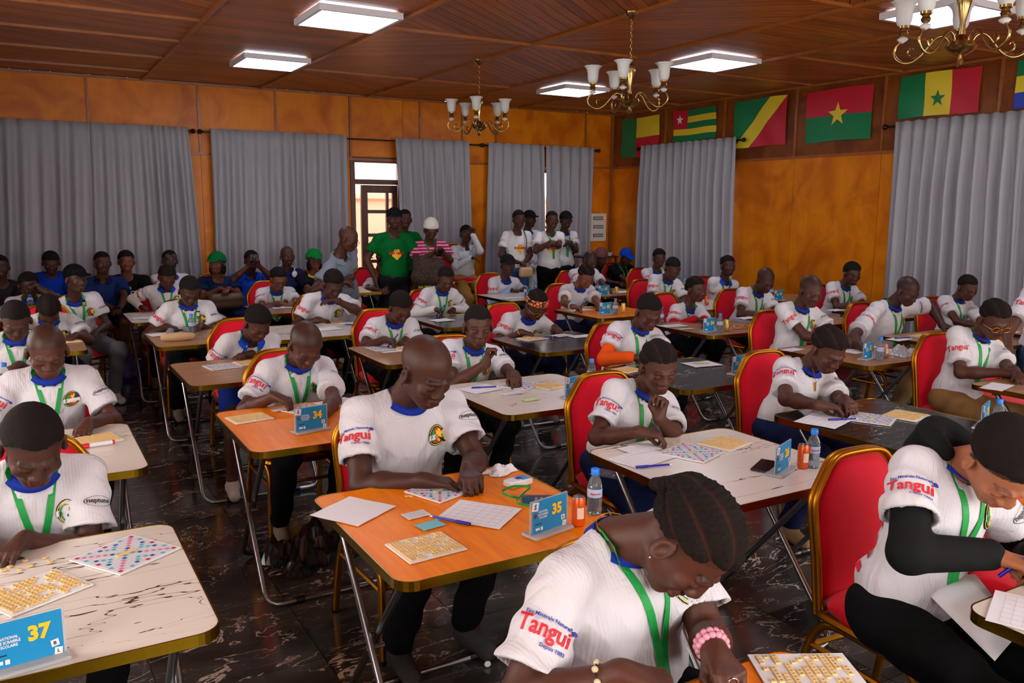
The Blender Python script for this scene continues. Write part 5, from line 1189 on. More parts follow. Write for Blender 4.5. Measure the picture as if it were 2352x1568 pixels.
a8 = visitor('man in dark football tracksuit with white headphones round his neck', (660,588), 10.4, 'of the man with white headphones', skin='mid', hair='bald', top='club tracksuit', topcol=(34,38,88), pants=(24,26,50), collar='round')
a9 = visitor('woman in green cap, dark glasses and black and yellow jersey', (722,597), 10.3, 'of the woman in dark glasses', skin='brown', hair='bob', top='black yellow', topcol=(26,24,40), pants=(20,20,28), collar='round', polo=(226,190,40), open_eyes=False)
a10 = visitor('young man in white shirt and khaki trousers, cheek on hand', (1071,537), 10.6, None, skin='deep', hair='short', top='white shirt', topcol=(206,208,214), collar='polo', polo=(204,206,212), pants=(172,128,66), hz=.78, hp=2, hy=-14, R=(*ony(1090,607,10.35)[:2], 1.05), L=(*ony(1087,558,10.42)[:2], 1.43), Lm='fist', Ld=(-.1,0,1), armL=(-.3,.6,-.9), under=(206,208,214))
for k in range(3):
    c = chair(a10['hc'][0]-.0, 10.72, CH+('lowest in the stack under the khaki trousers', 'in the middle of the stack under khaki trousers', 'topmost in the stack under the khaki trousers')[k], group='stack of three banquet chairs'); c.location.z = .145*k
a11 = visitor('woman with dark patterned headwrap beside the man in the blue cap', (1380,592), 10.2, 'of the woman with the headwrap', skin='deep', hair='short', top='black top', topcol=(20,20,24), hp=20)
a12 = visitor('man in bright blue cap and black T-shirt with green lanyard', (1438,590), 9.9, 'of the man in the blue cap', skin='deep', hair='cap', top='black tee', topcol=(16,16,18), lany=True, hp=22, hy=-6, haircol=(12,60,190))
# person beyond the right picture edge whose arm hangs into view
pr_ = stander('person at the right picture edge, only an arm in view', (2440,600), 3.35, th=-10, hp=10, s=1.05, skin='mid', hair='buzz', collar='round', R=(*ony(2338,870,3.2)[:2], ony(2338,870,3.2)[2]), pants=(52,72,104), shoes=(60,60,60))
chair(5.85, 3.14, CH+'at the right picture edge, back row side', rz=0)
chair(3.05, 1.45, CH+'at the right edge, only its gold leg in view', rz=0)
# ---------------------------------------------------------------- caps, jewellery, prints and held things
def loc_of(p, X): return np.asarray(X)-np.array([p['hc'][0], p['hc'][1], 0])
def cap(p, col, name='cap', brim=True, o=.012, cutk=(.30, .020), band=None, top=0.0):
    C, Rh, g, v = p['C'], p['Rh'], p['g'], p['v']; r0 = np.array([.077,.096,.082+top])+o; o0 = np.array([0,-.014,.034])
    def hf(x):
        m = (x-C)@Rh/g; w = m-o0; k0 = np.sqrt(((w/r0)**2).sum(1)); k1 = np.sqrt(((w/r0**2)**2).sum(1)); d = np.where(k0 < .2, -.05, k0*(k0-1)/np.maximum(k1, 1e-9)); return np.maximum(d, -(m[:,2]-(cutk[0]*m[:,1]+cutk[1])))*g
    e = np.array([.14,.15,.16])*g; s = Sdf().fn(hf, C-e, C+e, .008)
    if brim: s.ell(p['h'](0,.115,.050), np.array([.066,.062,.0075])*g, Rh@rotx(-.15), .008)
    V, Q = s.mesh(min(v, .006)*.9); p['put'](name, V, Q, cloth('cap %d %d %d' % col, col), {'loc': np.c_[V, np.ones(len(V))]})
def ring_on(p, c, axis, r, t, mat_, name, beads=0, n=20):
    c = loc_of(p, c); a = unit(axis); u = unit(np.cross(a, [0.3,.2,1])); w = np.cross(a, u); m = MB()
    if beads:
        for i in range(beads):
            q = 2*math.pi*i/beads; cc = c+r*(u*math.cos(q)+w*math.sin(q)); i0 = len(m.V); m.lathe([(t*math.sin(math.pi*k/6)+1e-4, -t*math.cos(math.pi*k/6)) for k in range(7)], cc, 8)
    else: m.tube([c+r*(u*math.cos(2*math.pi*i/n)+w*math.sin(2*math.pi*i/n)) for i in range(n)], t, 6, closed=True)
    return m.build(name, mat_, p['root'], True)
def glasses(p, mat_, name='glasses', dark=None, up=0.0, fw=0.0):
    h, g = p['h'], p['g']; m = MB(); L_ = MB()
    for t in (-1, 1):
        pts = [loc_of(p, h(t*.033+.023*math.cos(a), .100+fw, -.006+up+.018*math.sin(a))) for a in np.linspace(0, 2*math.pi, 15)[:-1]]; m.tube(pts, .0018, 5, closed=True)
        m.tube([loc_of(p, h(t*.056, .098+fw, -.004+up)), loc_of(p, h(t*.083, .05+fw*.5, -.004+up)), loc_of(p, h(t*.088, -.005, -.002+up))], .0018, 5); L_.add(pts, [tuple(range(len(pts)))])
    m.tube([loc_of(p, h(-.011,.102+fw,-.002+up)), loc_of(p, h(.011,.102+fw,-.002+up))], .0018, 5); m.build(name, mat_, p['root'], True)
    if dark: o = L_.build('lenses', dark, p['root'])
def word(p, items, z=-.20, x=0.0, name='chest_print'):
    p['decal'](name, p['P'](x, 0, z), -p['Yt'], p['ut'], -p['X'], items, .004, True)
T_ = lambda p, *a, **k: p['txt'](*a, **k)
def held(name, label, cat, c, R_=None, group=None):
    r = empty(name, tuple(c), 0, label, cat, group); return r
GM = M('gold jewel', (220, 160, 60), .25, metal=1); SM = M('silver jewel', (200, 200, 205), .2, metal=1)
# braided girl in front
for t in (1,): 
    m = MB(); m.lathe([(1e-4,-.0035),(.0035,0),(1e-4,.0035)], loc_of(pg, pg['h'](.090,.0,-.042)), 8); m.build('ear_stud', SM, pg['root'], True)
pts = [pg['P'](.056*math.cos(a), .006+.058*math.sin(a), .012-.018*math.sin(a)) for a in np.linspace(0, 2*math.pi, 30)[:-1]]; m = MB(); m.tube([loc_of(pg, q) for q in pts], .0014, 5, closed=True); m.build('necklace', GM, pg['root'], True)
E_, W_, y_, z_, _ = pg['arm'][-1]; PKM = M('pink beads', (220, 150, 170), .25); pl = M('pale bead', (205, 190, 150), .35)
for k in range(2): ring_on(pg, W_-y_*(.012+.015*k), y_, .032, .0085, PKM, 'bead_bracelet', 15)
E_, W_, y_, z_, _ = pg['arm'][1]; fa = unit(W_-E_); ring_on(pg, W_-fa*.05, fa, .033, .0018, M('cord black', (16,14,14), .6), 'cord_bracelet'); ring_on(pg, W_-fa*.05, fa, .034, .0075, pl, 'shell_bracelet', 8)
ring_on(pg, pg['arm'][-1][1]+pg['arm'][-1][2]*.105, pg['arm'][-1][2], .0105, .0016, SM, 'finger_ring')
# hood of the boy at the right
s_ = Sdf(); P = ph['P']
for i in range(13):
    a = math.radians(-200+220*i/12); q0 = P(.088*math.cos(a), -.002+.082*math.sin(a), .026-.040*math.sin(a)); 
    if i: s_.cone(qp, q0, .026+.010*max(0,-math.sin(a)), .026+.010*max(0,-math.sin(a)), .02)
    qp = q0
s_.ell(P(0,-.105,-.015), (.085,.045,.06), ph['TR'], .05)
V, Q = s_.mesh(.006); ph['put']('hood', V, Q, cloth('under 24 24 25', (24,24,25)), {'loc': np.c_[V, np.ones(len(V))]})
def sheet_pts(name, pts, mat_, label, cat='paper', group='paper sheets on the tables', n=5):
    A, B_, C_, D_ = [np.array(q, float) for q in pts]; V = []
    for k in range(n+1):
        for i in range(n+1): u, v = i/n, k/n; q = (A*(1-u)+B_*u)*(1-v)+(D_*(1-u)+C_*u)*v; V.append(q+np.array([0,0,.012*math.sin(u*3.1)*math.sin(v*3)]))
    F = [(k*(n+1)+i, k*(n+1)+i+1, (k+1)*(n+1)+i+1, (k+1)*(n+1)+i) for k in range(n) for i in range(n)]
    c = np.mean(V, 0); o = mesh(name, np.array(V)-c, F, [mat_], None, True); o.location = c; sd = o.modifiers.new('t', 'SOLIDIFY'); sd.thickness = .0008; return tag(o, label, cat, group)
sheet_pts('paper_sheet', [onz(2098,1330,.665), onz(2240,1318,.69), onz(2345,1450,.665), onz(2285,1518,.60)], MATS['paper'], 'white sheet lying across the lap of the hooded boy')
# glasses, bracelets, pendants
glasses(bn, GM); hw = lambda p, col, nm='headband', **k: cap(p, col, nm, False, .012, (.42, .050), **k)
C_, Rh_, g_ = bn['C'], bn['Rh'], bn['g']
def band(p, col, name, z0, z1, o=.012, wid=.0):
    C, Rh, g = p['C'], p['Rh'], p['g']; r0 = np.array([.077,.096,.082])+o; o0 = np.array([0,-.014,.034])
    def hf(x):
        m = (x-C)@Rh/g; w = m-o0; k0 = np.sqrt(((w/r0)**2).sum(1)); k1 = np.sqrt(((w/r0**2)**2).sum(1)); d = np.where(k0 < .2, -.05, k0*(k0-1)/np.maximum(k1, 1e-9)); h_ = m[:,2]-.42*m[:,1]; return np.maximum(d, np.maximum(z0-h_, h_-z1))*g
    e = np.array([.13,.14,.15])*g; V, Q = Sdf().fn(hf, C-e, C+e).mesh(min(p['v'], .006)); return p['put'](name, V, Q, cloth('cap %d %d %d' % col, col), {'loc': np.c_[V, np.ones(len(V))]})
MATS['cap 232 120 60'] = _pattern('cap 232 120 60', (232,120,60), (16,12,12), 38, .10); band(bn, (232,120,60), 'headband', .020, .072)
# ---------------------------------------------------------------- things on the tables
TZ = .7440
def txt_into(m, s, size, x, y, z, mi, bold=.03, sx=1.0, rot=0):
    V, F = text_tris(s, bold); c, sn = math.cos(rot), math.sin(rot); V = [((v[0]*sx*c-v[1]*sn)*size+x, (v[0]*sx*sn+v[1]*c)*size+y, z) for v in V]; m.add(V, F, mi)
SIGNS = {}
def sign(num, px, py, rz=0, label=None, z=TZ):
    """clear stand with a blue number card that reads from -Y"""
    x, y = onz(px, py, z)[:2]; r = empty('number_card', (x, y, z), math.radians(rz), label or 'blue card %s in a clear stand on its table' % num, 'number card', 'blue number cards on the tables')
    if 'base' not in SIGNS:
        m = MB(); m.box((0,.006,.005), (.168,.070,.010), ch=.003); SIGNS['base'] = m
        m = MB(); m.box((0,.004,.062), (.162,.003,.108)); SIGNS['pl'] = m
        m = MB(); m.box((0,0,.062), (.150,.002,.102)); SIGNS['card'] = m
    SIGNS['base'].build('stand_base', MATS['clear acrylic'], r); SIGNS['pl'].build('clear_plate', MATS['clear acrylic'], r)
    card = SIGNS['card'].build('card', MATS['card blue'], r)
    m = MB(); R_ = rotx(math.pi/2)
    def q(x0, y0, x1, y1, mi, zz=.0006, rot=0):
        cx, cy_ = (x0+x1)/2, (y0+y1)/2; c, s_ = math.cos(rot), math.sin(rot); P4 = [((a-cx)*c-(b-cy_)*s_+cx, (a-cx)*s_+(b-cy_)*c+cy_, zz) for a, b in ((x0,y0),(x1,y0),(x1,y1),(x0,y1))]; m.add(P4, [(0,1,2,3)], mi)
    q(-.078,.022,-.050,.050,1,.0006,-.15); txt_into(m, 'S', .022, -.064,.036,.0012, 2, .03, 1, -.15)
    q(.050,-.032,.066,-.016,1,.0006,.15); txt_into(m, 'B', .011, .058,-.024,.0012, 2, .03); q(.056,-.052,.072,-.036,1,.0008,-.1); txt_into(m, 'L', .011, .064,-.044,.0012, 2, .03)
    txt_into(m, num, .046, .030, .012, .0010, 0, .05, .95)
    for i, s_ in enumerate(('NATIONAL', 'DE SCRABBLE', 'SCOLAIRE')): txt_into(m, s_, .0092, -.030, .016-.0095*i, .0008, 1, .03, .8)
    m.lathe([(.001,.0005),(.008,.0006)], (-.064,.006,0), 12, 3); q(-.064,-.024,-.036,-.021,2); q(-.062,-.042,-.044,-.034,1); q(-.040,-.044,-.031,-.033,1)
    m.xf(R_, (0,-.0012,.062)); m.build('card_print', [MATS['print yellow'], MATS['paper'], MATS['print dark'], M('logo brown', (120,60,30), .6)], card)
    return r
BOT = None
def bottle(px, py, label, s=1.0, z=TZ, at=None):
    global BOT
    x, y = at if at is not None else onz(px, py, z)[:2]
    if BOT is None:
        r = BOT = empty('water_bottle'); m = MB(); pr = [(.001,.001),(.027,.001),(.031,.008),(.031,.028),(.0285,.033),(.031,.038),(.031,.070),(.029,.075),(.031,.080),(.031,.112),(.030,.128),(.024,.150),(.0145,.166),(.0135,.178),(.0135,.186)]; m.lathe(pr, n=20, cap=False); m.build('bottle_body', MATS['bottle plastic'], r, auto=.9)
        m = MB(); m.lathe([(.001,.003),(.0285,.004),(.029,.03),(.0295,.118),(.001,.119)], n=16); m.build('water', M('water', (190, 214, 232), .05, trans=.96, ior=1.33), r, auto=.9)
        m = MB(); m.lathe([(.001,.172),(.0175,.172),(.0178,.196),(.016,.199),(.001,.199)], n=16); m.build('cap', MATS['blue cap'], r, auto=.9)
        m = MB(); m.lathe([(.0316,.078),(.0316,.114)], n=20, cap=False); lb = m.build('label_wrap', M('label blue white', (168, 196, 226), .4), r, True)
        m = MB(); V, F = text_tris('Supermont', .04); V = [(v[0]*.010, v[1]*.012) for v in V]; m.add([(.0322*math.sin(a/.0322), -.0322*math.cos(a/.0322), .094+b) for a, b in V], F); m.build('label_print', MATS['print red'], lb)
    else: r = copy_tree(BOT)
    r = r; r.location = (x, y, z); r.scale = (s*.80, s*.80, s*.78); r.rotation_euler = (0,0,math.radians(-30)); return tag(r, label, 'bottle', 'small water bottles with blue caps')
CANS = {}
def can(px, py, label, col=(232, 96, 28), z=TZ):
    x, y = onz(px, py, z)[:2]
    if col not in CANS:
        r = CANS[col] = empty('drink_can'); m = MB(); m.lathe([(.001,.002),(.020,.001),(.0262,.007),(.0265,.105),(.0225,.113)], n=20, cap=False); b = m.build('can_body', M('can %d %d %d' % col, col, .3, metal=.3), r, auto=.9)
        m = MB(); m.lathe([(.0225,.113),(.022,.1155),(.0195,.112),(.001,.112)], n=20, cap=False); m.build('lid', MATS['chrome'], r, auto=.9)
        m = MB(); m.lathe([(.009,0),(.0002,.0004)], (0,0,0), 14); m.xf(np.diag([1.3,1.9,1])@np.eye(3), (0,0,0)); m.xf(rotz(-.5)@rotx(math.pi/2), (0,0,0)); i0 = 0
        m = MB(); m.add([(.0272*math.sin(a), -.0272*math.cos(a), .055+b) for a in (-.35,0,.35,.7) for b in (-.022,.022)], [(0,2,3,1),(2,4,5,3),(4,6,7,5)]); m.build('can_print', M('can pale print', (236, 214, 190), .4), b)
    else: r = copy_tree(CANS[col])
    r.location = (x, y, z); r.scale = (.84,.84,.83); r.rotation_euler = (0,0,math.radians(-25)); return tag(r, label, 'can', 'small drink cans beside the number cards')
def plate(name, corners, z0, th, mat_, label=None, cat=None, group=None, parent=None):
    """thin sheet from 4 table corner pixels (in order)"""
    P_ = [onz(*p, z0) for p in corners]; m = MB(); m.add([tuple(p) for p in P_]+[(p[0],p[1],z0+th) for p in P_], [(3,2,1,0),(4,5,6,7),(0,1,5,4),(1,2,6,5),(2,3,7,6),(3,0,4,7)])
    a = sum(P_[i][0]*P_[(i+1)%4][1]-P_[(i+1)%4][0]*P_[i][1] for i in range(4))
    if a < 0: m.F = [f[::-1] for f in m.F]
    o = m.build(name, mat_, parent); tag(o, label, cat, group); return o
class Quad:
    """bilinear frame of a rectangular sheet fitted from centre pixel, rotation and size"""
    def __init__(s, px, py, w, d, deg, z=TZ): s.c = onz(px, py, z)[:2]; s.w, s.d, s.a, s.z = w, d, math.radians(deg), z
    def at(s, u, v): x, y = (u-.5)*s.w, (v-.5)*s.d; return (s.c[0]+x*math.cos(s.a)-y*math.sin(s.a), s.c[1]+x*math.sin(s.a)+y*math.cos(s.a))
PAPERS = []
def paper(px, py, w, d, deg, label, lines=None, z=None, group='paper sheets on the tables', mat_='paper', name='paper_sheet'):
    z = (z or TZ)+.0004; q = Quad(px, py, w, d, deg, z); n = 6
    m = MB(); V = [];
    for k in range(n+1):
        for i in range(n+1): x, y = (i/n-.5)*w, (k/n-.5)*d; V.append((x, y, .0006+.0012*math.sin(i*1.1+k*.8)**2))
    F = [(k*(n+1)+i, k*(n+1)+i+1, (k+1)*(n+1)+i+1, (k+1)*(n+1)+i) for k in range(n) for i in range(n)]
    o = mesh(name, V, F, [MATS[mat_]], None, True); o.location = (q.c[0], q.c[1], z); o.rotation_euler = (0,0,q.a); tag(o, label, 'paper', group)
    if lines:
        m = MB(); nx, ny = lines
        for i in range(ny+1): y = -d*.40+d*.8*i/ny; m.box((0,y,.0024), (w*.86,.0007,.0002))
        for i in range(nx+1): x = -w*.43+w*.86*i/nx; m.box((x,0,.0024), (.0007,d*.8,.0002))
        tag(m.build('printed_grid', M('grid grey', (168,170,178), .7), o), kind='stuff')
    return o
PEN = None
def pen(px, py, deg, label, z=TZ, tilt=0, at=None):
    global PEN
    x, y = at[:2] if at is not None else onz(px, py, z+.005)[:2]
    if PEN is None:
        r = PEN = empty('pen'); m = MB(); m.tube([(0,-.070,0),(0,.060,0)], .0042, 6); m.build('barrel', MATS['ink blue'], r, auto=1)
        m = MB(); m.tube([(0,.020,0),(0,.072,0)], .0055, 8); m.build('pen_cap', MATS['ink blue'], r, auto=1); m = MB(); m.tube([(0,-.084,0),(0,-.070,0)], [.0008,.0036], 6); m.build('tip', MATS['white plastic'], r, auto=1)
    else: r = copy_tree(PEN)
    r.location = (x, y, z+.006 if at is None else at[2]); r.rotation_euler = (math.radians(tilt), 0, math.radians(deg)); return tag(r, label, 'pen', 'blue ballpoint pens')
def board_squares():
    L = {}
    for i in range(15):
        for k in range(15):
            a, b = min(i, 14-i), min(k, 14-k); a, b = min(a,b), max(a,b); c = None
            if (a,b) in ((0,0),(0,7)): c = 0
            elif a == b and 1 <= a <= 4 or (a,b) == (7,7): c = 1
            elif (a,b) in ((1,5),(5,5)): c = 2
            elif (a,b) in ((0,3),(2,6),(6,6),(3,7)): c = 3
            if c is not None: L[i,k] = c
    return L
SQ = board_squares(); NT_ = 0
def word_board(px, py, w, deg, label, tiles=4, tilt=0):
    x, y = onz(px, py, TZ)[:2]; r = empty('word_game_board', (x, y, TZ), math.radians(deg), label, 'game board', 'small word-game boards'); m = MB(); m.box((0,0,.002), (w,w,.004)); m.build('board', M('board white', (226,228,228), .5), r)
    m = MB(); c = w*.92/15
    for i in range(15):
        for k in range(15):
            q = SQ.get((i,k)); x0, y0 = (i-7)*c, (k-7)*c
            if q is None: m.box((x0,y0,.0042), (c*.86,c*.86,.0004), m=4)
            else: m.box((x0,y0,.0043), (c*.9,c*.9,.0006), m=q)
    tag(m.build('squares', [M('sq red', (186,30,74), .5), M('sq pink', (214,120,160), .5), M('sq navy', (30,86,160), .5), M('sq cyan', (92,176,204), .5), M('sq pale', (206,208,212), .5)], r), kind='stuff')
    return r, c
TILE = {}
def letter_tile(loc, rz, ch, label, group, s=.0128):
    if ch not in TILE:
        m = MB(); m.box((0,0,s*.16), (s,s,s*.32), ch=s*.08); o = m.build('letter_tile', MATS['letter tile'])
        if ch.strip(): m = MB(); txt_into(m, ch, s*.62, 0, 0, s*.33, 0, .02); m.build('letter', MATS['print dark'], o)
        TILE[ch] = o
    else:
        o = TILE[ch].copy(); COL.objects.link(o)
        for q in TILE[ch].children: d = q.copy(); COL.objects.link(d); d.parent = o
    o.location = loc; o.rotation_euler = (0,0,rz); return tag(o, label, 'letter tile', group)
def shown(x, y, z):
    q = w2c((x, y, z-H)); return q[2] > .1 and -8 < 1176+FPX*q[0]/q[2] < 2360 and 784+FPX*q[1]/q[2] < 1576
_N = 'zero one two three four five six seven eight nine ten eleven twelve thirteen fourteen fifteen'.split()
def tile_sheet(px, py, w, d, deg, label, single=False, th=.004, seed=0):
    x, y = onz(px, py, TZ)[:2]; a = math.radians(deg); rr = random.Random(seed); base = (x, y, TZ); r = empty('tile_sheet', base, a, label, 'tile sheet', 'white sheets laid with beige letter tiles'); m = MB(); m.box((0,0,th/2), (w,d,th)); m.build('sheet', M('board white', (226,228,228), .5), r)
    nx, ny = (15, 11) if single else (15, 12); cx, cy_ = w*.92/nx, d*.90/ny; al = 'EEEAAAIINNRRSSTTLLUUDOOMGBCPFHVJQKWXYZ'; js = MB(); n = 0
    for k in range(ny):
        i = 0
        while i < nx:
            run = rr.choice((1,2,3,4,5,7)) if single else rr.choice((2,3,4,5,6,7)); gap = rr.choice((1,1,2,3)) if single else rr.choice((0,1,1,2)); ch = rr.choice(al)
            for q in range(i, min(nx, i+run)):
                u, v = (q-(nx-1)/2)*cx, (k-(ny-1)/2)*cy_
                if single:
                    if not shown(x+u*math.cos(a)-v*math.sin(a), y+u*math.sin(a)+v*math.cos(a), TZ): continue
                    loc = (x+u*math.cos(a)-v*math.sin(a), y+u*math.sin(a)+v*math.cos(a), TZ+th)
                    letter_tile(loc, a+math.pi*0+rr.uniform(-.05,.05), ch, 'beige tile lettered %s, row %s place %s, %s' % (ch, _N[k+1], _N[q+1], single), 'letter tiles on the '+single, min(cx,cy_)*.92)
                else: js.box((u+rr.uniform(-.0004,.0004), v, th+.0018), (cx*.94,cy_*.80,.0036))
            i += run+gap
    if js.V: tag(js.build('letter_tiles', MATS['letter tile'], r), kind='stuff')
    return r
def word_on(board, c, n, row=7, col=5, group='letter tiles on the boards', lab='beige letter tile'):
    mm = MB()
    for i in range(n): mm.box(((col+i-7)*c, (row-7)*c, .0062), (c*.94,c*.94,.0036))
    tag(mm.build('placed_tiles', MATS['letter tile'], board), kind='stuff')
# ---------------------------------------------------------------- laying out the tables
# card 37
sign('37', 62, 1530, 8, 'blue number card 37 standing on the table at the left edge')
b, c = word_board(290, 1273, .212, 45-12, 'word-game board at the far corner of table 37'); word_on(b, c, 5)
tile_sheet(80, 1360, .215, .178, 28, 'letter-tile sheet lying behind number card 37', 'sheet of table 37', seed=1)
for i, (px, py, ch) in enumerate(((103,1281,'A'),(115,1289,'E'),(58,1288,'R'),(22,1302,'S'),(46,1308,'N'),(70,1300,'I'),(8,1310,'T'))):
    letter_tile((*onz(px, py, TZ)[:2], TZ), .3*i, ch, 'loose beige tile lettered %s between boy and sheet on table 37' % ch, 'loose tiles on table 37', .0135)
# card 35
sign('35', 1262, 1222, 12, 'blue number card 35 on the orange table in the middle')
b, c = word_board(1010, 1128, .18, 20, 'word-game board under the hands of the bald man'); word_on(b, c, 4)
tile_sheet(978, 1257, .190, .165, 4, 'letter-tile sheet at the near edge of the orange table of card 35', 'sheet of table 35', seed=2)
for px, ch in ((934,'O'),(944,'B')): letter_tile((*onz(px, 1140, TZ)[:2], TZ), .1, ch, 'loose beige tile lettered %s left of the board of table 35' % ch, 'pair of loose tiles on table 35', .0135)
paper(812, 1173, .21, .20, 32, 'blank white paper overhanging the left corner of the orange table')
paper(1100, 1180, .20, .23, 38, 'paper with a printed grid beside the number card 35', (6, 6))
paper(955, 1182, .085, .06, 5, 'small ruled note pad page next to the blue slip', (6, 8), name='note_pad')
paper(988, 1206, .085, .06, 8, 'light blue slip lying over the letter-tile sheet edge', mat_='paper')
bpy.context.scene.collection.objects[-1].data.materials[0] = M('slip blue', (120, 190, 205), .8)
pen(1036, 1195, -148, 'blue pen beside the gridded paper on the orange table of card 35')
def tissue_pack(px, py, deg):
    x, y = onz(px, py, TZ)[:2]; r = empty('tissue_pack', (x, y, TZ), math.radians(deg), 'white and blue pocket tissue pack on the orange table', 'tissue pack'); m = MB(); m.box((0,0,.012), (.105,.056,.024), ch=.007); m.build('pack', M('tissue white', (228,230,236), .4), r)
    m = MB(); m.box((.024,0,.0243), (.040,.046,.0012)); m.build('blue_band', M('tissue blue', (60,150,205), .35), r)
    m = MB(); m.box((.004,.002,.0252), (.026,.022,.0008)); m.build('dark_patch', MATS['print blue'], r)
tissue_pack(1190, 1113, 8)
def crumpled(name, px, py, w, d, h_, seed, mt, label, cat, deg=0, z=TZ, group=None):
    x, y = onz(px, py, z)[:2]; r = random.Random(seed); n = 16; V = []
    for k in range(n+1):
        for i in range(n+1):
            u, v = i/n*2-1, k/n*2-1; e = max(0, 1-max(abs(u), abs(v))**3); V.append((u*w/2*(1+.12*math.sin(v*5+seed)), v*d/2*(1+.12*math.sin(u*4+seed)), .001+e*h_*(.55+.45*math.sin(u*5+seed+v*2)*math.cos(v*6+seed*2))+abs(r.gauss(0, h_*.07))*e))
    F = [(k*(n+1)+i, k*(n+1)+i+1, (k+1)*(n+1)+i+1, (k+1)*(n+1)+i) for k in range(n) for i in range(n)]
    o = mesh(name, V, F, [mt], None, False); o.location = (x, y, z); o.rotation_euler = (0,0,math.radians(deg)); return tag(o, label, cat, group)
crumpled('tissue', 1150, 1083, .13, .085, .03, 3, MATS['paper'], 'crumpled white tissue at the far corner of the orange table', 'tissue', 20)
def badge_on(px, py, deg, label, z=TZ, lan=True):
    x, y = onz(px, py, z)[:2]; r = empty('name_badge', (x, y, z), math.radians(deg), label, 'badge', 'plastic name badges'); m = MB(); m.box((0,0,.003), (.095,.14,.003)); m.build('badge_card', M('badge navy', (16, 60, 120), .4), r)
    m = MB(); m.box((0,0,.0052), (.104,.155,.0008)); m.build('sleeve', MATS['film'], r); m = MB()
    for i, s_ in enumerate(('NATIONAL', 'SCOLAIRE')): txt_into(m, s_, .014, 0, .02-.018*i, .0048, 0, .03, .75)
    m.box((0,-.03,.0048), (.06,.006,.0004), m=1); m.box((0,-.05,.0048), (.03,.014,.0004), m=1); m.build('badge_print', [MATS['print yellow'], MATS['paper']], r)
    if lan:
        P_ = crv([(0,.08,.006),(0,.11,.012),(.05,.14,.01),(.09,.10,.016),(.07,.04,.022),(.02,.06,.02),(-.05,.09,.008),(-.08,.03,.005)], 5); m = MB()
        V = []; 
        for i, p in enumerate(P_): V += [p+np.array([0,0,.009]), p+np.array([.002,0,-.004+.004])]
        m.add(V, [(2*i,2*i+1,2*i+3,2*i+2) for i in range(len(P_)-1)]); o = m.build('lanyard', MATS['lanyard green'], r); sd = o.modifiers.new('t', 'SOLIDIFY'); sd.thickness = .0012
badge_on(1245, 1150, 60, 'plastic name badge with green lanyard behind number card 35')
can(1328, 1205, 'orange drink can beside the number card 35'); bottle(1365, 1178, 'water bottle behind the orange can of table 35')
# card 26
sign('26', 1798, 1084, 22, 'blue number card 26 on the white table'); can(1843, 1074, 'orange drink can beside the number card 26'); bottle(1866, 1072, 'water bottle behind the can of table 26')
b, c = word_board(1590, 1040, .205, 22, 'word-game board in the middle of table 26'); word_on(b, c, 4)
tile_sheet(1665, 1019, .185, .165, 15, 'letter-tile sheet at the far corner of table 26', seed=3)
paper(1475, 1052, .25, .17, 12, 'ruled paper under the pen on table 26', (1, 6)); paper(1468, 1030, .16, .11, 4, 'white note sheets at the near elbow of table 26', z=TZ+.002, lines=(4, 4))
pen(1500, 1070, 75, 'blue pen on the ruled paper of table 26')
for i, (px, py) in enumerate(((1547,1017),(1563,1014),(1582,1011))): letter_tile((*onz(px, py, TZ)[:2], TZ), .4*i, 'AEI'[i], 'loose beige tile lettered %s by the girl of table 26' % 'AEI'[i], 'loose tiles on table 26')
def phone(px, py, deg, label, z=TZ):
    x, y = onz(px, py, z)[:2]; r = empty('mobile_phone', (x, y, z), math.radians(deg), label, 'phone'); m = MB(); m.box((0,0,.0045), (.075,.155,.009), ch=.004); m.build('phone_body', MATS['black plastic'], r); m = MB(); m.box((0,0,.0094), (.068,.146,.0006)); m.build('screen', M('screen dark', (26, 22, 34), .08), r); return r
phone(1757, 1072, -62, 'black phone lying behind the number card 26')
badge_on(1398, 1090, 30, 'blue name badge hanging at the hip of the girl of table 26', .60, False)
# card 34
sign('34', 716, 990, 10, 'blue number card 34 on the orange table'); tile_sheet(573, 961, .185, .15, 8, 'letter-tile sheet at the near corner of table 34', seed=4)
paper(652, 940, .12, .05, 10, 'small white sheet between sheet and board on table 34'); b, c = word_board(705, 941, .18, 30, 'word-game board behind the number card 34')
for i in range(5): letter_tile((*onz(665+9*i, 934-2*i, TZ)[:2], TZ), .1, 'NARTE'[i], 'beige tile lettered %s in the short row on table 34' % 'NARTE'[i], 'row of tiles on table 34')
paper(775, 925, .2, .17, 15, 'white paper at the far right corner of table 34')
# left tables
tile_sheet(212, 1012, .21, .17, 14, 'letter-tile sheet under the hand of the shaved boy at the left', seed=5)
def marker(px, py, deg):
    x, y = onz(px, py, TZ)[:2]; r = empty('marker_pen', (x, y, TZ+.010), math.radians(deg), 'white marker pen with red ends on the left marble table', 'marker'); m = MB(); m.tube([(0,-.045,0),(0,.058,0)], .0092, 12); m.build('barrel', MATS['white plastic'], r, auto=1)
    m = MB(); m.tube([(0,-.078,0),(0,-.072,0),(0,-.035,0)], [.0075,.0098,.0104], 12); m.build('marker_cap', M('marker red', (206,20,36), .4), r, auto=1); m = MB(); m.tube([(0,.055,0),(0,.064,0)], [.0095,.0085], 12); m.build('end_plug', MATS['marker red'], r, auto=1)
marker(226, 1025, -82)
bottle(14, 897, 'water bottle at the left picture edge beside the shaved boy')
b, c = word_board(510, 842, .19, 8, 'word-game board on the brown table left of card 34'); word_on(b, c, 4); tile_sheet(575, 833, .18, .16, 8, 'letter-tile sheet beside the board left of card 34', seed=6)
paper(372, 768, .2, .16, 10, 'white paper on the table with the headphones'); bottle(441, 765, 'water bottle beside the headphones')
paper(335, 730, .22, .14, 4, 'white paper on the small white table at the far left')
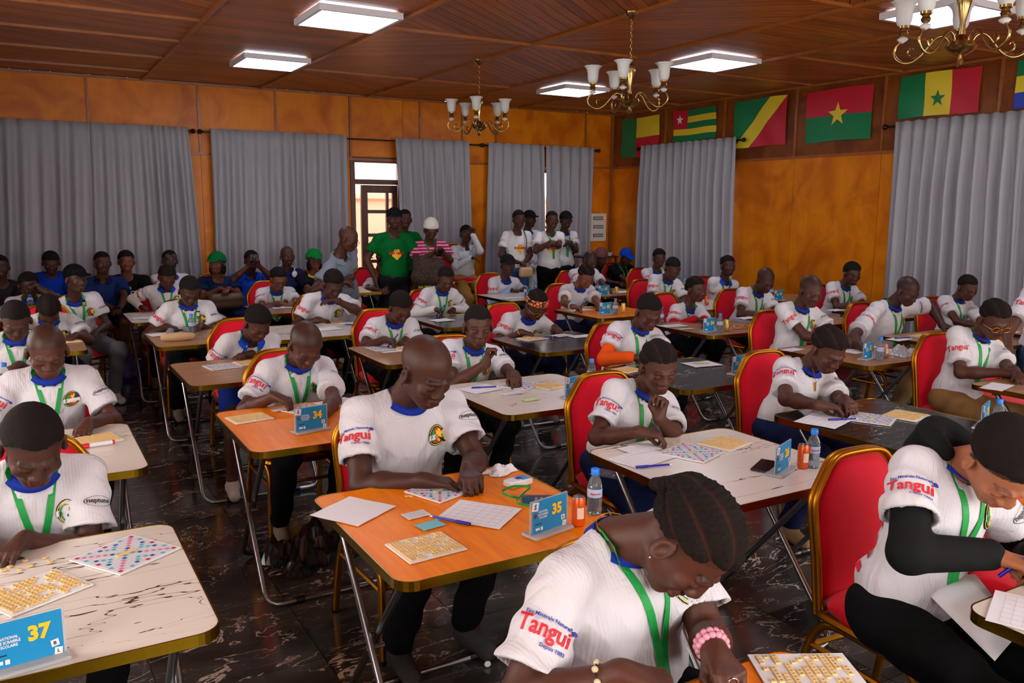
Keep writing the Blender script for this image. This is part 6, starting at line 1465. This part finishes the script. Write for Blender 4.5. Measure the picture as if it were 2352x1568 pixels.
def headphones(px, py, label):
    x, y = onz(px, py, TZ)[:2]; r = empty('headphones', (x, y, TZ+.03), .4, label, 'headphones'); P_ = [(.075*math.cos(a), .05*math.sin(a), .01) for a in np.linspace(0, math.pi, 14)]; m = MB(); m.tube(P_, .008, 8); m.build('headband', MATS['black plastic'], r, auto=1)
    for t in (-1, 1): m = MB(); m.lathe([(.001,-.012),(.034,-.012),(.038,0),(.030,.014),(.001,.014)], (0,0,0), 16); m.xf(roty(t*1.2), (t*.07,0,.008)); m.build('ear_cup', M('earcup grey', (120,122,128), .3), r, auto=.8)
headphones(410, 772, 'black and silver headphones on the brown table at the left')
def pouch(px, py):
    x, y = onz(px, py, TZ)[:2]; s_ = Sdf().cone((-.10,0,.028),(.10,0,.028),.026,.026,.02).ell((0,0,.03),(.11,.04,.03)); V, Q = s_.mesh(.008); o = np_mesh('beige_pouch', V, Q, M('beige felt', (196, 160, 120), .9)); o.location = (x, y, TZ); o.rotation_euler = (0,0,-.1); tag(o, 'soft beige pouch in front of the headphones', 'pouch')
pouch(410, 782)
tile_sheet(165, 784, .12, .12, 10, 'letter-tile sheet on the brown table at the far left', seed=7)
# white table with sticky note, etc.
b, c = word_board(1195, 885, .20, 28, 'word-game board on the table with the sticky note'); word_on(b, c, 4); tile_sheet(1262, 887, .17, .15, 16, 'letter-tile sheet beside the board, left of the next number card', seed=8)
paper(1105, 893, .22, .17, 12, 'white paper under the pen on the table with the sticky note'); paper(1175, 903, .13, .06, 6, 'narrow ruled sheet beside the board', (3, 3)); pen(1112, 889, 75, 'blue pen on the paper of the table with the sticky note')
paper(1217, 918, .09, .05, 4, 'pale green sticky note on the white table', name='sticky_note'); bpy.context.scene.collection.objects[-1].data.materials[0] = M('sticky green', (200, 226, 140), .8)
sign('27', 1322, 912, 12, 'blue number card half hidden by the gold chair, beside the sticky-note table'); bottle(1358, 885, 'water bottle behind the half hidden number card'); can(1380, 895, 'yellow can beside the half hidden number card', (222, 186, 60))
for i in range(3): letter_tile((*onz(1150+10*i, 876-i, TZ)[:2], TZ), .1, 'ELA'[i], 'beige tile lettered %s behind the board of the sticky-note table' % 'ELA'[i], 'row of tiles on the sticky-note table')
# black tables
tile_sheet(1440, 850, .17, .15, 14, 'letter-tile sheet by the orange sleeve on the black table', seed=9); paper(1612, 836, .22, .17, -6, 'white paper with a green note on the black table'); paper(1610, 833, .1, .06, -4, 'green sticky note on the white paper of the black table', name='sticky_note', z=TZ+.003); bpy.context.scene.collection.objects[-1].data.materials[0] = MATS['sticky green']
sign('28', 1698, 858, 14, 'number card behind the big empty chair back'); bottle(1734, 863, 'water bottle behind the gold chair back right of the black table')
paper(1892, 966, .24, .2, 18, 'printed sheet at the left corner of the black table of the pendant girl', (2, 5)); pen(1935, 963, 68, 'blue pen between sheet and board on the black table')
b, c = word_board(2003, 962, .2, 26, 'word-game board on the black table of the pendant girl'); word_on(b, c, 4); tile_sheet(2080, 955, .19, .17, 14, 'letter-tile sheet beside the board on the black table', seed=10)
letter_tile((*onz(1933, 945, TZ)[:2], TZ), .2, 'M', 'single tile held between the fingers of the pendant girl', 'loose tile on the black table')
sign('25', 2262, 980, 20, 'blue number card beside the hooded boy head'); bottle(2290, 992, 'water bottle beside the hooded boy head'); 
tile_sheet(1222, 778, .2, .16, 8, 'letter-tile sheet on the black table of the orange headband', seed=11); paper(1290, 770, .16, .12, 10, 'white sheet under the hand on the headband table'); paper(1335, 772, .2, .12, 0, 'white sheets at the right side of the headband table'); pen(1248, 774, 75, 'blue pen beside the letter-tile sheet of the headband table')
paper(1015, 735, .2, .16, 8, 'white sheet under the hand of the writing small boy')
# 03, 02
sign('03', 1994, 824, 14, 'blue number card 03'); bottle(2020, 826, 'water bottle beside card 03'); can(2033, 820, 'pinkish can behind the bottle of card 03', (190, 120, 110)); paper(1962, 807, .18, .14, 6, 'white sheet behind card 03'); tile_sheet(1985, 797, .17, .12, 10, 'letter-tile sheet behind card 03', seed=12); paper(1820, 803, .18, .1, 8, 'white sheet at the left corner of the card 03 table', (1, 3))
crumpled('plastic_bag', 2068, 812, .26, .2, .06, 5, M('bag plastic', (214, 216, 220), .25, trans=.3), 'clear and white plastic bag on the table of card 03', 'bag', 10)
paper(2065, 779, .2, .12, 4, 'white sheet under the pen of the boy with stretched arms'); tile_sheet(2118, 772, .19, .14, 6, 'letter-tile sheet of the boy with stretched arms', seed=13); b, c = word_board(2150, 768, .15, 10, 'word-game board beyond the letter-tile sheet of the stretching boy'); pen(2073, 776, 75, 'blue pen on the sheet of the boy with stretched arms')
paper(2290, 888, .24, .12, 14, 'ruled sheet under the hand of the girl with gold glasses', (3, 4)); paper(2325, 762, .12, .1, 10, 'white sheet on the farthest right table')
# 04, 05, 06, 07
sign('04', 1630, 762, 8, 'blue number card 04'); bottle(1653, 762, 'water bottle beside card 04'); can(1668, 759, 'yellow can beside card 04', (222, 186, 60)); paper(1545, 748, .24, .14, -4, 'white sheet left on the table of card 04'); paper(1575, 755, .14, .05, -8, 'small slip on the front of the card 04 table'); bottle(1518, 744, 'water bottle at the left corner of the card 04 table')
crumpled('snack_wrapper', 1700, 753, .2, .1, .03, 7, M('wrapper', (190, 96, 40), .3), 'colourful snack wrapper on the table of card 04', 'wrapper', 0)
sign('05', 1392, 722, 4, 'blue number card 05 on the orange table'); bottle(1413, 722, 'water bottle beside card 05'); can(1431, 718, 'yellow can beside card 05', (222, 186, 60)); paper(1328, 712, .28, .16, 2, 'white sheet under the writing girl of card 05'); paper(1352, 705, .14, .1, 0, 'tan sheet beside the writing hand of card 05', mat_='letter tile')
sign('06', 1218, 687, 0, 'blue number card 06'); bottle(1229, 680, 'water bottle behind card 06'); paper(1180, 684, .26, .16, -4, 'white sheets of the man in the flat cap')
sign('07', 1387, 678, 0, 'blue number card 07'); bottle(1386, 670, 'water bottle behind card 07', at=(5.95, 8.15)); can(1416, 677, 'yellow can beside card 07', (222, 186, 60)); paper(1432, 670, .3, .2, 0, 'white sheet beside the can of card 07')
bottle(1574, 662, 'water bottle near the curtain under the flags', at=tuple(onz(1574, 662, TZ)[:2])); can(1623, 700, 'orange can on the white table behind card 04'); tile_sheet(1560, 660, .2, .15, 0, 'letter-tile sheet near the curtain under the flags', seed=14)
sign('09', 1789, 690, 6, 'blue number card before the orange wall panels'); bottle(1772, 682, 'water bottle before the orange wall panels'); paper(1715, 730, .2, .12, 4, 'white sheet in front of the bowed boy before the orange wall'); paper(1920, 712, .2, .12, 4, 'white sheet on the table behind the boy of card 03')
b, c = word_board(880, 800, .2, 4, 'word-game board of the boy left of the bald man'); tile_sheet(930, 800, .17, .14, 4, 'letter-tile sheet of the boy left of the bald man', seed=15); paper(905, 807, .18, .06, 2, 'white sheet in front of the board left of the bald man')
paper(752, 755, .22, .18, 10, 'white sheet on the table of the boy with the wristwatch'); tile_sheet(765, 742, .2, .14, 6, 'letter-tile sheet of the boy with the wristwatch', seed=16); paper(803, 742, .2, .14, -6, 'white sheet right on the wristwatch table'); pen(812, 745, 70, 'blue pen on the wristwatch table')
paper(648, 706, .2, .14, 0, 'white sheet of the far boy with glasses'); pen(628, 705, 70, 'blue pen on the table of the far boy with glasses')
# front orange table and front right table
tile_sheet(1865, 1560, .20, .22, 62, 'letter-tile sheet in front of the braided girl at the bottom', 'sheet before the braided girl', seed=17)
paper(2422, 1425, .21, .28, 24, 'gridded score sheet on the table at the right edge', (6, 9))
pend = [q for q in ALLP if 'gold pendant' in q['root']['label']][0]
m = MB(); b0 = pend['march']([pend['P'](0,.25,-.10)], [-pend['Yt']])[0]+pend['Yt']*.006; m.box(loc_of(pend, b0), (.010,.006,.05)); m.build('pendant', GM, pend['root'])
m = MB(); m.tube([loc_of(pend, q) for q in crv([pend['P'](-.055,.02,.03), pend['P'](-.035,.075,-.01), b0+pend['ut']*.025, pend['P'](.035,.075,-.01), pend['P'](.055,.02,.03)], 4)], .001, 4); m.build('necklace', GM, pend['root'])
def by(t): return [q for q in ALLP if t in q['root']['label']][0]
glasses(by('girl with gold glasses'), GM)
glasses(by('boy with glasses'), MATS['black plastic'])
wb_ = by('blue wristband'); E_, W_, y_, z_, _ = wb_['arm'][1]; fa = unit(W_-E_); ring_on(wb_, W_-fa*.02, fa, .031, .006, M('wrist cyan', (120,200,225), .5), 'wristband'); ring_on(wb_, W_-fa*.033, fa, .031, .006, M('wrist white', (220,224,228), .5), 'wristband')
pw = by('wristwatch'); E_, W_, y_, z_, _ = pw['arm'][-1]; fa = unit(W_-E_); ring_on(pw, W_-fa*.01, fa, .030, .006, MATS['black plastic'], 'wristwatch')
E_, W_, y_, z_, _ = bn['arm'][1]; fa = unit(W_-E_); ring_on(bn, W_-fa*.01, fa, .032, .0045, GM, 'bracelet')
# caps
cap(cap1, (14,14,16)); cap(by('black flat cap'), (26,26,28), 'flat_cap', True, .014, (.30,.030)); cap(s1, (20,20,24)); cap(s6, (14,14,16)); cap(s8, (18,16,18)); cap(a12, (14,66,180)); cap(a6, (4,104,52), o=.022); cap(a9, (10,130,56), o=.022); cap(s3, (226,222,206), 'beanie', False, .014, (.30,.024), top=.02)
for q in (s1, s6, s8, a12, a9): pass
MATS['cap 60 50 60'] = _pattern('cap 60 50 60', (70,60,72), (150,60,50), 30, .08); cap(a11, (60,50,60), 'headwrap', False, .020, (.30,.020), top=.02)
glasses(a5, MATS['black plastic'], 'sunglasses', MATS['black plastic'], .075, -.012); glasses(a9, MATS['black plastic'], 'sunglasses', MATS['black plastic'], .004, .006)
glasses(gp, MATS['black plastic'])
# prints
def scrab(p, z=-.20, s=1.0):
    it = [(np.array([[-.062,-.03],[.0,-.085],[.062,-.03],[.03,.045],[-.03,.045]])*s, [(0,1,2,3,4)], 'print yellow'), T_(p, 'SCRABBLE', .042*s, 0, .0, 'print red', .05, .95), T_(p, 'SPECIAL', .016*s, -.01, .034*s, 'print dark', .03)]
    word(p, it, z)
for q in (s1, s5, s7): scrab(q, -.22)
word(a4, [T_(a4, 'GIVENCHY', .05, 0, 0, 'paper', .03, 1.0), T_(a4, 'BB', .05, 0, .05, 'paper', .0, 1.2)], -.18)
word(a8, [(np.array([[-.02,-.025],[.02,-.025],[.025,.025],[-.025,.025]]), [(0,1,2,3)], 'print yellow'), (np.array([[-.012,-.018],[.012,-.018],[.012,.0],[-.012,.0]]), [(0,1,2,3)], 'print red')], -.16, -.07)
word(a9, [T_(a9, 'P', .05, 0, 0, 'print yellow', .03)], -.22, -.04)
word(a12, [T_(a12, s_, .016, 0, -.02*i, 'paper', .0) for i, s_ in enumerate(('SCRABBLE', 'NATIONAL', 'SCOLAIRE'))], -.2, .05)
word(s2, [T_(s2, 'SCRABBLE', .03, 0, 0, 'print red', .05)], -.18)
# tags
def chest_tag(p, x, z, cols, name='shop_tag'):
    c = p['march']([p['P'](x,.25,z)], [-p['Yt']])[0]+p['Yt']*.008; m = MB(); i = 0; TR = p['TR']
    m.box((0,0,0), (.036,.004,.075), m=0); m.box((0,.0028,.010), (.026,.001,.034), m=1); m.xf(TR, loc_of(p, c)); m.build(name, [M('tag dark', (18,18,20), .5), M('tag %d %d %d' % cols, cols, .6)], p['root'])
chest_tag(by('black shop tag'), -.065, -.10, (210,210,212)); chest_tag(cap1, -.055, -.06, (170,205,50))
# vest, striped top, skirt, bags, phone, camera, headphones
def strap(p, pts, r, mat_, name='strap'): m = MB(); m.tube([loc_of(p, q) for q in crv(pts, 4)], r, 6); return m.build(name, mat_, p['root'], True)
for t in (1, -1):
    P = s8['P']; vs_ = Sdf()
    vs_.ell(P(t*.125,.0,-.20), (.055,.118,.17), s8['TR'], .03).cone(P(t*.085,-.02,-.01), P(t*.12,.05,-.12), .035, .04, .03); V, Q = vs_.mesh(.011); s8['put']('vest', V, Q, cloth('cap 18 16 18', (18,16,18)), {'loc': np.c_[V, np.ones(len(V))]})
def blob(name, c, parts, mat_, label, cat, v=.008, rz=0, group=None):
    s = Sdf()
    for q in parts: s.cone(*q) if len(q) == 5 else s.ell(*q)
    V, Q = s.mesh(v); r = empty(name, tuple(c), rz, label, cat, group); np_mesh('body', V, Q, mat_, r, True, {'loc': np.c_[V, np.ones(len(V))]}); return r
hb = np.array([*ony(1208,620,9.58)[:2], ony(1208,620,9.58)[2]])
r = blob('handbag', hb, [((-.06,0,0),(.06,0,0),.04,.04,.02),((-.065,0,-.06),(.065,0,-.06),.04,.04,.04)], M('bag beige', (196,160,116), .5), 'small beige handbag held in front of the woman in white', 'handbag'); m = MB(); m.tube([(.06*math.cos(a), 0, .06+.07*math.sin(a)) for a in np.linspace(0, math.pi, 12)], .006, 6); m.build('handle', M('bag brown', (84,50,32), .5), r, True)
strap(s5, [s5['P'](-.10,.02,.02), s5['P'](-.08,.14,-.12), s5['P'](-.06,.16,-.30), s5['P'](-.05,.16,-.42)], .008, MATS['bag brown'])
tb = np.array([*ony(985,612,9.28)[:2], ony(985,612,9.28)[2]])
r = blob('shoulder_bag', tb, [((-.10,0,0),(.10,0,0),.10,.11,.04),((-.12,0,-.12),(.12,0,-.12),.11,.11,.04)], _pattern('bag check', (78,54,44), (46,32,28), 26, .10), 'large dark brown shoulder bag of the woman in pink stripes', 'bag', .01)
strap(s3, [s3['P'](-.09,-.0,.03), s3['P'](-.04,.12,-.10), s3['P'](.05,.15,-.26), s3['P'](.12,.13,-.38)], .012, MATS['bag brown'])
for i, (p, lab) in enumerate(((s3, 'dark phone in the hands of the woman in pink stripes'),)):
    c = (p['arm'][1][1]+p['arm'][-1][1])/2+p['Yt']*.10; r = held('mobile_phone', lab, 'phone', c); m = MB(); m.box((0,0,0), (.075,.14,.009), R=rotx(-.7), ch=.004); m.build('phone_body', MATS['black plastic'], r)
c = (a7['arm'][1][1]+a7['arm'][-1][1])/2; c = np.array([c[0], c[1]-.03, c[2]+.10]); r = held('camera', 'small dark camera raised by the woman in bright blue', 'camera', c); m = MB(); m.box((0,0,0), (.11,.035,.07), ch=.006); m.build('camera_body', MATS['black plastic'], r); m = MB(); m.lathe([(.001,0),(.024,0),(.024,.03),(.001,.032)], (0,0,0), 14); m.xf(rotx(math.pi/2), (0,-.015,0)); m.build('lens', MATS['black plastic'], r, auto=.8)
m = MB(); P = a8['P']; m.tube([loc_of(a8, q) for q in crv([P(.075,.09,-.02), P(.095,.0,.03), P(0,-.09,.05), P(-.095,.0,.03), P(-.075,.09,-.02)], 5)], .008, 6); m.build('headphone_band', MATS['white plastic'], a8['root'], True)
for t in (1,-1):
    s = Sdf().ell(P(t*.075,.105,-.05), (.036,.022,.042), a8['TR']); V, Q = s.mesh(.008); a8['put']('ear_cup', V, Q, MATS['white plastic'])
c = (a6['arm'][1][1]+a6['arm'][-1][1])/2+a6['Yt']*.05; c = np.array([c[0], c[1], c[2]-.10]); r = blob('handbag', c, [((-.14,0,0),(.14,0,0),.06,.06,.02),((-.15,0,-.07),(.15,0,-.07),.05,.05,.03)], M('bag tan dark', (92,68,48), .5), 'dark tan handbag on the lap of the woman in the tracksuit', 'handbag')
for p in (a6, a8):
    for t in (1, -1):
        E = p['arm'][t][0]; W = p['arm'][t][1]; d = unit(W-E)
for (p, lab) in ((a3, 'dark phone between the hands of the man in navy'),):
    c = (p['arm'][1][1]+p['arm'][-1][1])/2+p['Yt']*.06; r = held('mobile_phone', lab, 'phone', c); m = MB(); m.box((0,0,0), (.07,.14,.009), R=rotx(-.4), ch=.004); m.build('phone_body', MATS['black plastic'], r)
# pens in hands
for t, sd, lab in (('small boy with white long sleeves writing', 1, 'pen in the hand of the small writing boy'), ('blue wristband', 1, 'pen in the hand of the girl with the blue wristband'), ('left of the bald man', 1, 'pen held by the boy left of the bald man'), ('folded arms', -1, 'pen held by the boy leaning on folded arms'), ('hooded sweater', 1, 'pen in the hand of the hooded boy')):
    p = by(t); E, W, y, z, _ = p['arm'][sd]; c = W+y*.075-np.array([0,0,.012]); o = pen(0, 0, 35, 'blue '+lab, at=(c[0], c[1], c[2]+.02), tilt=-48)
pb = by('bottle at his mouth'); q_ = pb['h'](0,.115,-.06); o = bottle(0, 0, 'water bottle tipped to the mouth of the boy at the far left', at=(q_[0], q_[1]-.13)); o.location.z = q_[2]-.08; o.rotation_euler = (math.radians(-58), 0, 0)
# bags and small things on the floor
def floor_pt(px, py): return onz(px, py, 0)
c = floor_pt(312, 872); r = blob('gift_bag', (c[0], c[1], 0), [((0,0,.13),(.15,.08,.15),None,.02),((0,0,.05),(.14,.08,.06),None,.03)], M('bag purple', (46,24,110), .3), 'shiny purple bag standing on the floor beside the table legs', 'bag')
c = floor_pt(712, 1285); o = crumpled('plastic_bag', 712, 1275, .42, .34, .17, 11, M('bag black clear', (30,30,32), .12), 'dark glossy plastic bag on the floor beside the orange table leg', 'bag', 20, z=.002)
c = floor_pt(425, 1192); m = MB(); m.box((0,0,.002), (.10,.008,.003)); o = m.build('gold_strip', MATS['gold edge']); o.location = (c[0], c[1], 0); o.rotation_euler = (0,0,.1); tag(o, 'thin strip of gold edging lying loose on the floor tiles', 'edging strip')
c = floor_pt(1120, 1531); s = Sdf().ell((0,0,.012), (.014,.012,.012)); V, Q = s.mesh(.004); o = np_mesh('paper_ball', V, Q, MATS['paper'], None); o.location = (c[0], c[1], 0); tag(o, 'tiny ball of white paper on the floor near the table foot', 'paper ball')
# low cabinet with papers beside the blue cap
c = ony(1405, 585, 11.35); r = empty('side_table', (c[0]-.35, 11.35, 0), 0, 'dark side table stacked with papers near the blue cap', 'side table'); zt = c[2]; m = MB(); m.box((0,0,zt-.02), (.7,.4,.03)); m.build('tabletop', MATS['door wood'], r)
for a in (-.32,.32):
    for b in (-.17,.17): m = MB(); m.box((a,b,(zt-.035)/2), (.04,.04,zt-.035)); m.build('leg', MATS['door wood'], r)
for i in range(4): m = MB(); m.box((0,0,.006), (.30,.21,.012)); o = m.build('paper_stack', M('stack %d' % (i%2), (206-30*(i%2),208-30*(i%2),210-24*(i%2)), .7)); o.location = (c[0]-.25+.02*i, 11.33+.01*i, zt-.005+.0121*i); o.rotation_euler = (0,0,.1*i); tag(o, ('lowest', 'second lowest', 'second highest', 'topmost')[i]+' paper bundle stacked on the dark side table', 'papers', 'paper bundles on the side table')
print('T', round(time.time()-T0,1))
